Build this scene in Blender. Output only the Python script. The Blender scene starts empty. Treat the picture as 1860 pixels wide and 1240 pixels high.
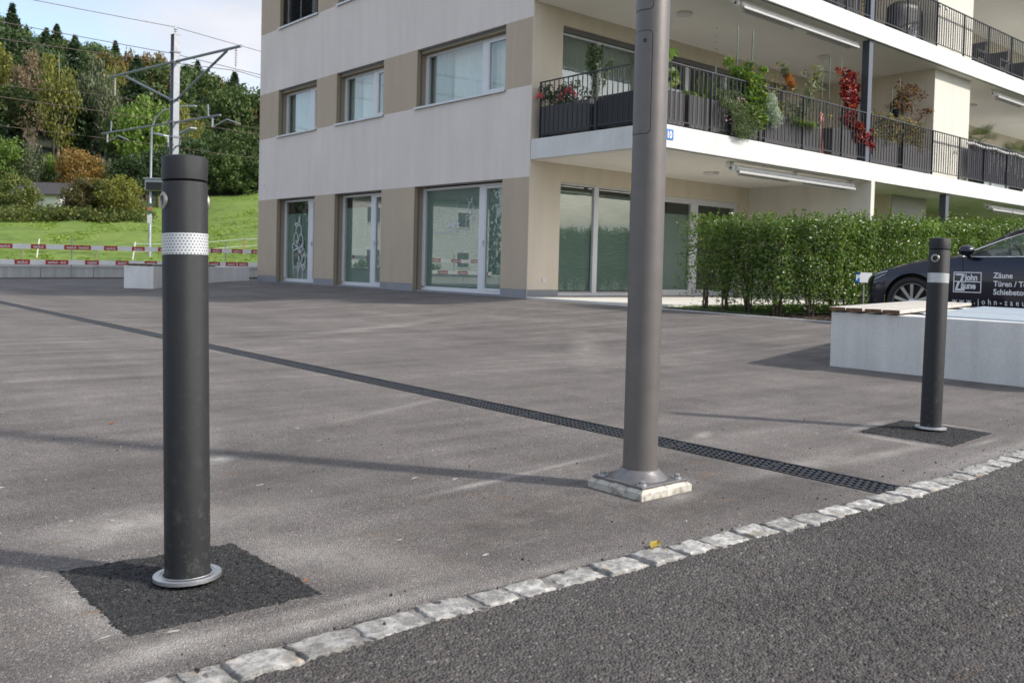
import bpy, bmesh, math, random
from math import pi, sin, cos, radians, sqrt, atan2
from mathutils import Matrix, Vector, noise
import numpy as np

SC = bpy.context.scene
COL = SC.collection

# ------------------------------------------------------------------ camera
CAM_LOC = Vector((-11.064, -12.637, 0.577))
cam_d = bpy.data.cameras.new('camera')
cam = bpy.data.objects.new('camera', cam_d)
COL.objects.link(cam)
R3 = Matrix(((7.53823384e-01, 8.23115967e-04, -6.57076578e-01),
             (-6.56574991e-01, 4.00294493e-02, -7.53197799e-01),
             (2.56824444e-02, 9.99198161e-01, 3.07155723e-02)))
cam.matrix_world = Matrix.Translation(CAM_LOC) @ R3.to_4x4()
cam_d.sensor_width = 36.0
cam_d.lens = 31.69
cam_d.shift_x = -0.0129
cam_d.shift_y = -0.0452
cam_d.clip_start = 0.05
cam_d.clip_end = 3000
cam_d.dof.use_dof = True
cam_d.dof.focus_distance = 3.6
cam_d.dof.aperture_fstop = 7.1
SC.camera = cam

# ------------------------------------------------------------------ sky and sun
SUN_EL = radians(37)
SUN_H = Vector((0.578, -0.816, 0)).normalized()          # horizontal direction towards the sun
world = bpy.data.worlds.new('World')
SC.world = world
world.use_nodes = True
wn = world.node_tree
wn.nodes.clear()
w_out = wn.nodes.new('ShaderNodeOutputWorld')
w_bg = wn.nodes.new('ShaderNodeBackground')
w_sky = wn.nodes.new('ShaderNodeTexSky')
w_sky.sky_type = 'NISHITA'
w_sky.sun_disc = False
w_sky.sun_elevation = SUN_EL
w_sky.sun_rotation = atan2(SUN_H.x, SUN_H.y)
w_sky.air_density = 1.0
w_sky.dust_density = 1.5
w_tc = wn.nodes.new('ShaderNodeTexCoord')
w_map = wn.nodes.new('ShaderNodeMapping')
w_map.inputs['Scale'].default_value = (1.0, 1.0, 2.6)
w_map.inputs['Location'].default_value = (0.35, 0.2, 0.1)
w_noi = wn.nodes.new('ShaderNodeTexNoise')
w_noi.inputs['Scale'].default_value = 2.3
w_noi.inputs['Detail'].default_value = 7.0
w_noi.inputs['Roughness'].default_value = 0.52
w_rmp = wn.nodes.new('ShaderNodeValToRGB')
w_rmp.color_ramp.elements[0].position = 0.38
w_rmp.color_ramp.elements[1].position = 0.60
w_noi2 = wn.nodes.new('ShaderNodeTexNoise')
w_noi2.inputs['Scale'].default_value = 5.0
w_noi2.inputs['Detail'].default_value = 5.0
w_rmp2 = wn.nodes.new('ShaderNodeValToRGB')
w_rmp2.color_ramp.elements[0].position = 0.3
w_rmp2.color_ramp.elements[0].color = (5.45, 5.65, 6.35, 1)
w_rmp2.color_ramp.elements[1].position = 0.72
w_rmp2.color_ramp.elements[1].color = (7.4, 7.55, 8.0, 1)
w_mix = wn.nodes.new('ShaderNodeMix')
w_mix.data_type = 'RGBA'
w_mul = wn.nodes.new('ShaderNodeMix')
w_mul.data_type = 'RGBA'
w_mul.blend_type = 'MULTIPLY'
w_mul.inputs[0].default_value = 1.0
w_mul.inputs[7].default_value = (2.1, 2.0, 1.95, 1)
L = wn.links.new
L(w_tc.outputs['Generated'], w_map.inputs['Vector'])
L(w_map.outputs['Vector'], w_noi.inputs['Vector'])
L(w_map.outputs['Vector'], w_noi2.inputs['Vector'])
L(w_noi.outputs['Fac'], w_rmp.inputs['Fac'])
L(w_noi2.outputs['Fac'], w_rmp2.inputs['Fac'])
L(w_sky.outputs['Color'], w_mul.inputs[6])
L(w_rmp.outputs['Color'], w_mix.inputs[0])
L(w_mul.outputs[2], w_mix.inputs[6])
L(w_rmp2.outputs['Color'], w_mix.inputs[7])
L(w_mix.outputs[2], w_bg.inputs['Color'])
w_bg.inputs['Strength'].default_value = 0.055
L(w_bg.outputs['Background'], w_out.inputs['Surface'])

sun_d = bpy.data.lights.new('sun', 'SUN')
sun_d.energy = 2.0
sun_d.angle = radians(2.6)
sun_d.color = (1.0, 0.95, 0.87)
sun = bpy.data.objects.new('sun', sun_d)
COL.objects.link(sun)
sun_dir = Vector((SUN_H.x * cos(SUN_EL), SUN_H.y * cos(SUN_EL), sin(SUN_EL)))
sun.rotation_euler = sun_dir.to_track_quat('Z', 'Y').to_euler()
sun.location = (0, -30, 30)

SC.view_settings.view_transform = 'Standard'
SC.view_settings.look = 'None'
SC.view_settings.exposure = 1.27
SC.view_settings.gamma = 1.0
SC.view_settings.use_curve_mapping = False
SC.render.engine = 'CYCLES'
SC.cycles.use_denoising = True
SC.cycles.max_bounces = 7
SC.cycles.diffuse_bounces = 3
SC.cycles.transparent_max_bounces = 12
SC.cycles.caustics_reflective = False
SC.cycles.caustics_refractive = False
SC.cycles.sample_clamp_indirect = 4.0

# ------------------------------------------------------------------ helpers: objects
def tag(o, label=None, cat=None, group=None, kind=None):
    if label: o['label'] = label
    if cat: o['category'] = cat
    if group: o['group'] = group
    if kind: o['kind'] = kind
    return o

def empty(name, loc=(0, 0, 0), label=None, cat=None, group=None, rz=0.0):
    o = bpy.data.objects.new(name, None)
    o.empty_display_size = 0.2
    COL.objects.link(o)
    o.location = loc
    o.rotation_euler = (0, 0, rz)
    return tag(o, label, cat, group)

def kids(o):
    return list(o.children)

def copy_tree(o, parent=None):
    c = o.copy()
    COL.objects.link(c)
    if parent is not None:
        c.parent = parent
    for ch in kids(o):
        copy_tree(ch, c)
    return c

class MB:
    """collects shapes and links them as ONE mesh object"""
    def __init__(s):
        s.v = []; s.f = []; s.m = []
    def add(s, vs, fs, m=0):
        b = len(s.v)
        s.v.extend([tuple(p) for p in vs])
        s.f.extend([tuple(i + b for i in f) for f in fs])
        s.m.extend([m] * len(fs))
        return s
    def box(s, x0, x1, y0, y1, z0, z1, m=0):
        return s.add([(x0, y0, z0), (x1, y0, z0), (x1, y1, z0), (x0, y1, z0), (x0, y0, z1), (x1, y0, z1), (x1, y1, z1), (x0, y1, z1)],
                     [(0, 3, 2, 1), (4, 5, 6, 7), (0, 1, 5, 4), (1, 2, 6, 5), (2, 3, 7, 6), (3, 0, 4, 7)], m)
    def obox(s, c, ax, ay, az, m=0):
        c, ax, ay, az = Vector(c), Vector(ax), Vector(ay), Vector(az)
        vs = [c + sx * ax + sy * ay + sz * az for sz in (-1, 1) for sx, sy in ((-1, -1), (1, -1), (1, 1), (-1, 1))]
        return s.add(vs, [(0, 3, 2, 1), (4, 5, 6, 7), (0, 1, 5, 4), (1, 2, 6, 5), (2, 3, 7, 6), (3, 0, 4, 7)], m)
    def tube(s, pts, r, n=8, m=0, caps=True):
        pts = [Vector(p) for p in pts]
        rs = r if isinstance(r, (list, tuple)) else [r] * len(pts)
        vs = []; prev = None
        for i, p in enumerate(pts):
            t = (pts[min(i + 1, len(pts) - 1)] - pts[max(i - 1, 0)])
            if t.length < 1e-9: t = Vector((0, 0, 1))
            t.normalize()
            if prev is None:
                a = Vector((0, 0, 1)) if abs(t.z) < 0.9 else Vector((1, 0, 0))
                u = t.cross(a).normalized()
            else:
                u = (prev - t * prev.dot(t))
                u = u.normalized() if u.length > 1e-6 else t.orthogonal().normalized()
            prev = u
            w = t.cross(u)
            for k in range(n):
                an = 2 * pi * k / n
                vs.append(p + (u * cos(an) + w * sin(an)) * rs[i])
        fs = []
        for i in range(len(pts) - 1):
            for k in range(n):
                k2 = (k + 1) % n
                fs.append((i * n + k, i * n + k2, (i + 1) * n + k2, (i + 1) * n + k))
        if caps:
            fs.append(tuple(range(n - 1, -1, -1)))
            fs.append(tuple(range((len(pts) - 1) * n, len(pts) * n)))
        return s.add(vs, fs, m)
    def lathe(s, prof, n=32, c=(0, 0, 0), m=0, axis='z', closed=False):
        vs = []
        for (r, z) in prof:
            for k in range(n):
                a = 2 * pi * k / n
                p = (r * cos(a), r * sin(a), z)
                if axis == 'x': p = (z, r * cos(a), r * sin(a))
                if axis == 'y': p = (r * sin(a), z, r * cos(a))
                vs.append((p[0] + c[0], p[1] + c[1], p[2] + c[2]))
        fs = []
        rows = len(prof)
        for i in range(rows - 1 + (1 if closed else 0)):
            j = (i + 1) % rows
            for k in range(n):
                k2 = (k + 1) % n
                fs.append((i * n + k, i * n + k2, j * n + k2, j * n + k))
        if not closed:
            if prof[0][0] > 1e-6: fs.append(tuple(range(n - 1, -1, -1)))
            if prof[-1][0] > 1e-6: fs.append(tuple(range((rows - 1) * n, rows * n)))
        return s.add(vs, fs, m)
    def prism(s, poly, z0, z1, m=0):
        n = len(poly)
        vs = [(x, y, z0) for x, y in poly] + [(x, y, z1) for x, y in poly]
        fs = [tuple(range(n - 1, -1, -1)), tuple(range(n, 2 * n))]
        fs += [(i, (i + 1) % n, n + (i + 1) % n, n + i) for i in range(n)]
        return s.add(vs, fs, m)
    def grid(s, nx, ny, fn, m=0):
        vs = [fn(i / nx, j / ny) for j in range(ny + 1) for i in range(nx + 1)]
        fs = [(j * (nx + 1) + i, j * (nx + 1) + i + 1, (j + 1) * (nx + 1) + i + 1, (j + 1) * (nx + 1) + i) for j in range(ny) for i in range(nx)]
        return s.add(vs, fs, m)
    def sphere(s, c, r, nu=12, nv=8, m=0, sc=(1, 1, 1)):
        prof = [(max(1e-4, r * sin(pi * j / nv)), -r * cos(pi * j / nv)) for j in range(nv + 1)]
        b = len(s.v)
        s.lathe(prof, nu, (0, 0, 0), m)
        for i in range(b, len(s.v)):
            x, y, z = s.v[i]
            s.v[i] = (x * sc[0] + c[0], y * sc[1] + c[1], z * sc[2] + c[2])
        return s
    def mesh(s, name, mats, smooth=None):
        me = bpy.data.meshes.new(name)
        me.from_pydata(s.v, [], s.f)
        for mt in (mats if isinstance(mats, (list, tuple)) else [mats]):
            me.materials.append(mt)
        if any(s.m):
            me.polygons.foreach_set('material_index', s.m)
        if smooth is not None:
            me.polygons.foreach_set('use_smooth', [True] * len(me.polygons))
            if smooth < 179: me.set_sharp_from_angle(angle=radians(smooth))
        me.update()
        return me
    def obj(s, name, mats, parent=None, smooth=None, bevel=0.0, kind=None):
        me = s.mesh(name, mats, smooth)
        return link(name, me, parent, bevel, kind)

def pieces(name, mat, parent, boxes, bevel=0.0):
    """alike pieces, each an object of its own"""
    for bx in boxes:
        MB().box(*bx).obj(name, mat, parent, bevel=bevel)

def link(name, me, parent=None, bevel=0.0, kind=None):
    o = bpy.data.objects.new(name, me)
    COL.objects.link(o)
    if parent is not None:
        o.parent = parent
        o.matrix_parent_inverse = PINV.get(parent.name, Matrix.Identity(4))
    if bevel > 0:
        b = o.modifiers.new('bevel', 'BEVEL')
        b.width = bevel; b.segments = 2; b.limit_method = 'ANGLE'; b.angle_limit = radians(40)
    if kind: o['kind'] = kind
    return o

PINV = {}
def base_at(e):
    """parts of this thing are given in world coordinates"""
    x, y, z = e.location
    PINV[e.name] = (Matrix.Translation((x, y, z)) @ e.rotation_euler.to_matrix().to_4x4()).inverted()
    return e
def wthing(name, loc, label, cat, group=None):
    return base_at(empty(name, loc, label, cat, group))
def sub_base(o, parent):
    """a part that will hold sub-parts given in the same coordinates"""
    return o

# ------------------------------------------------------------------ helpers: materials
def new_mat(name):
    m = bpy.data.materials.new(name)
    m.use_nodes = True
    nt = m.node_tree
    bs = nt.nodes['Principled BSDF']
    return m, nt, bs
def nd(nt, typ, **kw):
    n = nt.nodes.new('ShaderNode' + typ)
    for k, v in kw.items():
        if k in n.inputs.keys(): n.inputs[k].default_value = v
        else: setattr(n, k, v)
    return n
def coord(nt, scale=(1, 1, 1), rot=(0, 0, 0), loc=(0, 0, 0), src='Object'):
    t = nd(nt, 'TexCoord'); mp = nd(nt, 'Mapping')
    mp.inputs['Scale'].default_value = scale; mp.inputs['Rotation'].default_value = rot; mp.inputs['Location'].default_value = loc
    nt.links.new(t.outputs[src], mp.inputs['Vector'])
    return mp.outputs['Vector']
def noi(nt, vec, scale, detail=4.0, rough=0.55, out='Fac'):
    n = nd(nt, 'TexNoise', Scale=scale, Detail=detail, Roughness=rough)
    nt.links.new(vec, n.inputs['Vector'])
    return n.outputs[out]
def vor(nt, vec, scale, out='Distance', feature='F1'):
    n = nd(nt, 'TexVoronoi', feature=feature, Scale=scale)
    nt.links.new(vec, n.inputs['Vector'])
    return n.outputs[out]
def ramp(nt, fac, stops):
    r = nd(nt, 'ValToRGB')
    e = r.color_ramp.elements
    while len(e) < len(stops): e.new(0.5)
    for i, (p, c) in enumerate(stops):
        e[i].position = p
        e[i].color = (c, c, c, 1) if isinstance(c, (int, float)) else (c[0], c[1], c[2], 1)
    nt.links.new(fac, r.inputs['Fac'])
    return r.outputs['Color']
def mixc(nt, fac, a, b, blend='MIX'):
    n = nd(nt, 'Mix', data_type='RGBA', blend_type=blend)
    for i, val in ((0, fac), (6, a), (7, b)):
        sock = n.inputs[i]
        if hasattr(val, 'links'): nt.links.new(val, sock)
        elif isinstance(val, (int, float)): sock.default_value = val if i == 0 else (val, val, val, 1)
        else: sock.default_value = (val[0], val[1], val[2], 1)
    return n.outputs[2]
def mth(nt, op, a, b=None, clamp=False):
    n = nd(nt, 'Math', operation=op, use_clamp=clamp)
    for i, val in enumerate((a, b)):
        if val is None: continue
        if hasattr(val, 'links'): nt.links.new(val, n.inputs[i])
        else: n.inputs[i].default_value = val
    return n.outputs[0]
def bump(nt, bs, h, strength=0.3, dist=0.01, chain=None):
    b = nd(nt, 'Bump', Strength=strength, Distance=dist)
    nt.links.new(h, b.inputs['Height'])
    if chain is not None: nt.links.new(chain, b.inputs['Normal'])
    nt.links.new(b.outputs['Normal'], bs.inputs['Normal'])
    return b.outputs['Normal']
def simple(name, col, rough=0.6, metal=0.0, var=0.12, vscale=8.0, bmp=0.0, bscale=60.0, spec=0.5, coat=0.0):
    m, nt, bs = new_mat(name)
    v = coord(nt)
    n = noi(nt, v, vscale, 5)
    dark = tuple(c * (1 - var) for c in col); lite = tuple(min(1, c * (1 + var)) for c in col)
    c = ramp(nt, n, [(0.3, dark), (0.7, lite)])
    nt.links.new(c, bs.inputs['Base Color'])
    bs.inputs['Roughness'].default_value = rough
    bs.inputs['Metallic'].default_value = metal
    bs.inputs['Specular IOR Level'].default_value = spec
    bs.inputs['Coat Weight'].default_value = coat
    if bmp > 0:
        bump(nt, bs, noi(nt, v, bscale, 3), bmp, 0.01)
    return m

# ------------------------------------------------------------------ materials
def asphalt(name, base, grain_scale, contrast, bump_s, bump_d, speck=0.03, streak=0.25, dust=None, warm=(1.12, 1.0, 0.915), rust=None, coarse_fade=0.0, streak_rot=0.15):
    m, nt, bs = new_mat(name)
    lk = nt.links.new
    v = coord(nt)
    vc = nd(nt, 'TexVoronoi', Scale=grain_scale); lk(v, vc.inputs['Vector'])
    sep = nd(nt, 'SeparateColor'); lk(vc.outputs['Color'], sep.inputs['Color'])
    g = sep.outputs[0]
    lo = tuple(base * w * (1 - contrast) for w in (1.0, 1.0, 1.0)); hi = tuple(base * w * (1 + contrast) for w in warm)
    c = ramp(nt, g, [(0.0, lo), (0.55, tuple(base * w for w in warm)), (1.0, hi)])
    # aggregate showing pale
    sp = ramp(nt, sep.outputs[1], [(1 - speck * 1.6, 0.0), (1 - speck, 1.0)])
    c = mixc(nt, mth(nt, 'MULTIPLY', sp, 0.55), c, (base * 3.2, base * 3.0, base * 2.8))
    sp2 = ramp(nt, sep.outputs[2], [(0.9, 0.0), (0.95, 1.0)])
    c = mixc(nt, mth(nt, 'MULTIPLY', sp2, 0.5), c, (base * 0.35, base * 0.34, base * 0.34))
    # slow tone: patches, sweeping and tyre streaks
    big = noi(nt, v, 0.9, 6, 0.6)
    c = mixc(nt, 1.0, c, ramp(nt, big, [(0.25, 0.74), (0.5, 1.0), (0.75, 1.22)]), 'MULTIPLY')
    mid = noi(nt, v, 5.0, 5, 0.65)
    c = mixc(nt, 1.0, c, ramp(nt, mid, [(0.25, 0.82), (0.75, 1.18)]), 'MULTIPLY')
    if streak > 0:
        sv = coord(nt, scale=(0.22, 2.6, 1), rot=(0, 0, streak_rot))
        st = noi(nt, sv, 1.6, 6, 0.62)
        c = mixc(nt, 1.0, c, ramp(nt, st, [(0.3, 1 - streak), (0.5, 1.0), (0.72, 1 + streak * 1.1)]), 'MULTIPLY')
        sv2 = coord(nt, scale=(1.5, 0.16, 1), rot=(0, 0, -0.12))
        st2 = noi(nt, sv2, 1.1, 6, 0.6)
        c = mixc(nt, 1.0, c, ramp(nt, st2, [(0.3, 1 - streak * .55), (0.5, 1.0), (0.75, 1 + streak * .7)]), 'MULTIPLY')
    nv = noi(nt, v, 9.0, 6, 0.7)
    nv2 = noi(nt, v, 60.0, 4, 0.7)
    for (x, y, rx, ry, ang, amt, col) in (dust or []):
        mp = nd(nt, 'Mapping'); t = nd(nt, 'TexCoord')
        mp.vector_type = 'TEXTURE'
        mp.inputs['Location'].default_value = (x, y, -0.2); mp.inputs['Rotation'].default_value = (0, 0, ang); mp.inputs['Scale'].default_value = (rx, ry, 1)
        lk(t.outputs['Object'], mp.inputs['Vector'])
        ln = nd(nt, 'VectorMath', operation='LENGTH'); lk(mp.outputs['Vector'], ln.inputs[0])
        fall = ramp(nt, ln.outputs['Value'], [(0.05, 1.0), (0.45, 0.55), (1.0, 0.0)])
        k = mth(nt, 'MULTIPLY', fall, ramp(nt, nv, [(0.28, 0.15), (0.62, 1.0)]))
        k = mth(nt, 'MULTIPLY', k, ramp(nt, nv2, [(0.3, 0.45), (0.6, 1.0)]))
        c = mixc(nt, mth(nt, 'MULTIPLY', k, amt, True), c, col)
    # rusty stains
    if rust:
        rn = noi(nt, coord(nt, scale=(1.1, 7.0, 1), rot=(0, 0, 0.35)), 2.3, 5, 0.6)
        rk = mth(nt, 'MULTIPLY', ramp(nt, rn, [(0.62, 0.0), (0.74, 1.0)]), ramp(nt, noi(nt, v, 14, 4), [(0.4, 0.0), (0.65, 1.0)]))
        c = mixc(nt, mth(nt, 'MULTIPLY', rk, rust), c, (0.22, 0.125, 0.055))
    lk(c, bs.inputs['Base Color'])
    bs.inputs['Roughness'].default_value = 0.85
    bs.inputs['Specular IOR Level'].default_value = 0.35
    h = mth(nt, 'ADD', mth(nt, 'MULTIPLY', vc.outputs['Distance'], -1.0), mth(nt, 'MULTIPLY', nv2, 0.5))
    bump(nt, bs, h, bump_s, bump_d)
    return m

PALE = (0.47, 0.445, 0.41)
BROWN = (.066, .057, .051)
DUST = [(-8.7, -10.75, .95, .32, .0, 0.95, BROWN), (-9.3, -10.55, .9, .3, .25, 0.91, BROWN), (-8.2, -10.3, .5, .35, .3, 0.65, BROWN), (-9.75, -9.75, .8, .3, .9, 0.65, BROWN), (-10.75, -10.3, .25, .8, .0, 0.78, BROWN), (-10.2, -9.3, .5, .5, .2, 0.52, BROWN), (-9.0, -8.9, 1.3, .3, .3, 0.45, BROWN), (-6.9, -9.3, 1.2, .35, .2, 0.45, BROWN), (-5.6, -5.6, 2.6, .5, .7, 0.45, BROWN), (-3.6, -2.4, 2.4, .4, .6, 0.52, BROWN), (-10.22, -9.92, .34, .20, .25, .75, PALE), (-10.0, -10.02, .5, .22, .2, .5, PALE), (-9.66, -9.24, .12, .07, .7, .95, (.45, .44, .42)),
        (-9.0, -10.12, .42, .035, .13, .85, PALE), (-8.55, -10.06, .3, .03, .13, .6, PALE), (-7.85, -10.62, .5, .09, .0, .7, PALE), (-7.3, -10.72, .6, .07, -.05, .55, PALE),
        (-10.05, -10.9, .42, .055, .0, .8, PALE), (-9.5, -10.95, .35, .04, .0, .6, PALE), (-10.42, -10.84, .2, .07, .1, .75, PALE), (-6.62, -10.30, .32, .045, .07, .9, PALE), (-6.24, -10.55, .27, .03, 1.57, .9, PALE), (-6.92, -10.58, .28, .05, 1.57, .85, PALE), (-6.55, -10.86, .3, .03, .05, .6, PALE), (-10.03, -10.83, .45, .035, .02, .5, PALE),
        (-8.3, -8.5, .9, .06, .4, .45, PALE), (-10.5, -10.5, .06, .4, .1, .55, PALE), (-9.9, -10.5, .18, .5, .5, .45, PALE),
        (-7.6, -9.98, .14, .05, .4, .8, PALE), (-9.6, -8.9, 1.1, .12, 1.2, .35, PALE), (-5.2, -3.2, 3.2, .25, .5, .45, PALE), (-4.8, -6.4, 2.4, .22, .8, .4, PALE),
        (-6.6, -11.0, 1.6, .06, .0, .5, PALE), (-8.62, -10.68, .18, .06, .2, .55, PALE), (-8.42, -10.5, .08, .2, .0, .5, PALE)]
M = {}
M['plaza'] = asphalt('plaza_asphalt', 0.142, 260, 0.37, 0.8, 0.005, speck=0.032, streak=0.24, dust=DUST, rust=0.6)
M['road'] = asphalt('road_asphalt', 0.076, 150, 0.34, 0.9, 0.007, speck=0.02, streak=0.10, rust=0.5, warm=(1.10, 1.0, 0.93))
M['patch'] = asphalt('patch_asphalt', 0.038, 210, 0.7, 0.9, 0.006, speck=0.03, streak=0.0, warm=(1.0, 1.0, 1.02))
M['crumb'] = simple('asphalt_crumb', (0.03, 0.03, 0.03), 0.8, var=0.3)

def granite():
    m, nt, bs = new_mat('granite_sett')
    oi = nd(nt, 'ObjectInfo'); ge = nd(nt, 'NewGeometry')
    v = ge.outputs['Position']
    a = noi(nt, v, 420, 5, 0.75)
    c = ramp(nt, a, [(0.30, (.09, .088, .084)), (0.46, (.22, .215, .20)), (0.6, (.34, .33, .31)), (0.8, (.52, .50, .475))])
    b = noi(nt, v, 26, 6, 0.7)
    c = mixc(nt, ramp(nt, b, [(0.44, 0.0), (0.62, 0.85)]), c, (.60, .585, .555))
    d = noi(nt, v, 60, 5, 0.7)
    c = mixc(nt, ramp(nt, d, [(0.56, 0.0), (0.68, 0.7)]), c, (.085, .08, .076))
    tv = nd(nt, 'Mapping'); tv.inputs['Location'].default_value = (3, 1, 2); nt.links.new(v, tv.inputs['Vector'])
    r = noi(nt, tv.outputs['Vector'], 15, 4, 0.6)
    c = mixc(nt, ramp(nt, r, [(0.60, 0.0), (0.72, 0.65)]), c, (.40, .26, .115))
    c = mixc(nt, 1.0, c, ramp(nt, oi.outputs['Random'], [(0.0, 0.78), (1.0, 1.2)]), 'MULTIPLY')
    nt.links.new(c, bs.inputs['Base Color'])
    bs.inputs['Roughness'].default_value = 0.85
    bump(nt, bs, mth(nt, 'ADD', mth(nt, 'MULTIPLY', a, .6), d), 0.9, 0.006)
    return m
M['sett'] = granite()
M['fleck'] = simple('trodden_mortar', (.36, .34, .31), 0.9, var=0.2, vscale=60)
M['joint'] = simple('joint_filling', (0.20, 0.19, 0.178), 0.95, var=0.4, vscale=60, bmp=0.6, bscale=300)

def concrete(name, col, streaky=0.12, pore=0.25, rough=0.8, edge=None):
    m, nt, bs = new_mat(name)
    v = coord(nt)
    c = ramp(nt, noi(nt, v, 1.7, 7, 0.62), [(0.28, tuple(x * 0.86 for x in col)), (0.72, tuple(min(1, x * 1.08) for x in col))])
    st = noi(nt, coord(nt, scale=(5, 5, 0.25)), 1.6, 5, 0.6)
    c = mixc(nt, 1.0, c, ramp(nt, st, [(0.3, 1 - streaky), (0.6, 1.0), (0.75, 1 + streaky * .5)]), 'MULTIPLY')
    c = mixc(nt, 1.0, c, ramp(nt, noi(nt, v, 40, 4, 0.7), [(0.25, 0.9), (0.7, 1.05)]), 'MULTIPLY')
    pr = vor(nt, v, 26)
    pk = ramp(nt, pr, [(0.03, pore), (0.09, 0.0)])
    c = mixc(nt, pk, c, tuple(x * 0.35 for x in col))
    nt.links.new(c, bs.inputs['Base Color'])
    bs.inputs['Roughness'].default_value = rough
    bs.inputs['Specular IOR Level'].default_value = 0.3
    bump(nt, bs, noi(nt, v, 90, 4), 0.25, 0.004)
    return m
M['slab'] = concrete('slab_concrete', (.69, .70, .69), 0.05, 0.35)
M['soffit'] = simple('soffit_paint', (.84, .81, .74), 0.9, var=0.03, vscale=1.2)
M['bench_conc'] = concrete('bench_concrete', (.66, .66, .64), 0.12, 0.12)
M['wall_conc'] = concrete('platform_concrete', (.56, .57, .55), 0.22, 0.15)
M['white_conc'] = concrete('pale_capping', (.80, .79, .77), 0.06, 0.1)
M['found'] = concrete('foundation_concrete', (.52, .50, .44), 0.18, 0.45)
def stain(m, col, lo, hi, amt, sc):
    nt = m.node_tree; bs = nt.nodes['Principled BSDF']; src = bs.inputs['Base Color'].links[0].from_socket
    nt.links.new(mixc(nt, ramp(nt, noi(nt, coord(nt, loc=(5, 2, 7)), sc, 6, 0.7), [(lo, 0.0), (hi, amt)]), src, col), bs.inputs['Base Color'])
stain(M['found'], (.13, .09, .055), .50, .66, .85, 9)
stain(M['found'], (.16, .15, .13), .50, .62, .7, 34)
M['terrace'] = concrete('terrace_paving', (.66, .64, .60), 0.0, 0.1)

def plaster(name, col, b=0.35):
    m, nt, bs = new_mat(name)
    v = coord(nt)
    c = ramp(nt, noi(nt, v, 0.8, 6, 0.6), [(0.3, tuple(x * 0.955 for x in col)), (0.7, tuple(x * 1.03 for x in col))])
    c = mixc(nt, 1.0, c, ramp(nt, noi(nt, v, 130, 3, 0.7), [(0.25, 0.90), (0.75, 1.08)]), 'MULTIPLY')
    c = mixc(nt, 1.0, c, ramp(nt, noi(nt, coord(nt, scale=(3, 3, .3)), 1.4, 4), [(0.3, 0.93), (0.6, 1.0)]), 'MULTIPLY')
    nt.links.new(c, bs.inputs['Base Color'])
    bs.inputs['Roughness'].default_value = 0.95
    bs.inputs['Specular IOR Level'].default_value = 0.2
    bump(nt, bs, noi(nt, v, 170, 3, 0.7), b, 0.004)
    return m
M['plaster_light'] = plaster('plaster_pale_grey', (.775, .715, .675))
M['plaster_brown'] = plaster('plaster_taupe', (.52, .435, .34))
M['plaster_beige'] = plaster('plaster_beige', (.73, .65, .53))
M['plaster_cream'] = plaster('plaster_cream', (.66, .64, .575), 0.15)
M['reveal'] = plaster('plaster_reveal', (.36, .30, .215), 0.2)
M['plinth'] = concrete('plinth_render', (.30, .31, .335), 0.1, 0.0)
M['closet'] = simple('closet_panel', (.47, .46, .43), 0.6, var=0.03)

M['bollard'] = simple('bollard_powder_coat', (.019, .0205, .022), 0.5, var=0.06, vscale=20, bmp=0.25, bscale=900, spec=0.32)
def dusty(m):
    """splashes of dust and fine scratches, most of them near the foot"""
    nt = m.node_tree; bs = nt.nodes['Principled BSDF']
    src = bs.inputs['Base Color'].links[0].from_socket
    v = coord(nt); sx = nd(nt, 'SeparateXYZ'); nt.links.new(v, sx.inputs[0])
    low = ramp(nt, sx.outputs[2], [(0.0, 1.0), (0.09, .55), (0.30, .16), (1.0, .05)])
    k = mth(nt, 'MULTIPLY', ramp(nt, noi(nt, v, 42, 6, 0.75), [(0.52, 0.0), (0.68, 1.0)]), low)
    k2 = mth(nt, 'MULTIPLY', ramp(nt, noi(nt, coord(nt, scale=(60, 60, 4)), 3, 4, 0.6), [(0.66, 0.0), (0.74, .5)]), low)
    c = mixc(nt, mth(nt, 'MAXIMUM', mth(nt, 'MULTIPLY', k, .35), mth(nt, 'MULTIPLY', k2, .6), True), src, (.22, .21, .195))
    nt.links.new(c, bs.inputs['Base Color'])
dusty(M['bollard'])
M['gap'] = simple('dark_gap', (.006, .006, .006), 0.9)
M['alu'] = simple('cast_aluminium', (.58, .59, .60), 0.42, 1.0, var=0.10, vscale=40, bmp=0.15, bscale=300)
M['steel'] = simple('stainless_ring', (.36, .335, .30), 0.45, 0.7, var=0.06)
M['pole'] = simple('lamp_pole_paint', (.150, .138, .130), 0.40, 0.35, var=0.07, vscale=14, bmp=0.18, bscale=700)
M['plate'] = simple('base_plate_paint', (.175, .170, .172), 0.36, 0.45, var=0.18, vscale=18, bmp=0.15, bscale=200)
M['plate_edge'] = M['plate']
M['bolt'] = simple('zinc_bolt', (.38, .39, .38), 0.5, 0.85, var=0.2, vscale=60)
M['grate'] = simple('cast_iron_grate', (.050, .055, .064), 0.48, 0.35, var=0.3, vscale=30, bmp=0.25, bscale=250)
M['rail'] = simple('railing_paint', (.022, .026, .034), 0.45, 0.0, var=0.1)
M['column'] = simple('column_paint', (.085, .10, .125), 0.4, 0.2, var=0.06)
M['white_frame'] = simple('white_window_frame', (.70, .715, .75), 0.35, var=0.03)
M['grey_frame'] = simple('guide_rail_grey', (.16, .165, .17), 0.4, 0.5, var=0.05)
M['sill'] = simple('sill_aluminium', (.60, .62, .64), 0.4, 0.3, var=0.04)
M['awning'] = simple('awning_white', (.80, .80, .79), 0.35, var=0.02)
M['awning_grey'] = simple('awning_hardware', (.45, .45, .45), 0.45, 0.2, var=0.05)
M['planter'] = simple('planter_grey', (.062, .060, .063), 0.6, var=0.08, bmp=0.1, bscale=200)
M['planter_black'] = simple('planter_black', (.018, .018, .021), 0.55, var=0.1)
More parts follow.
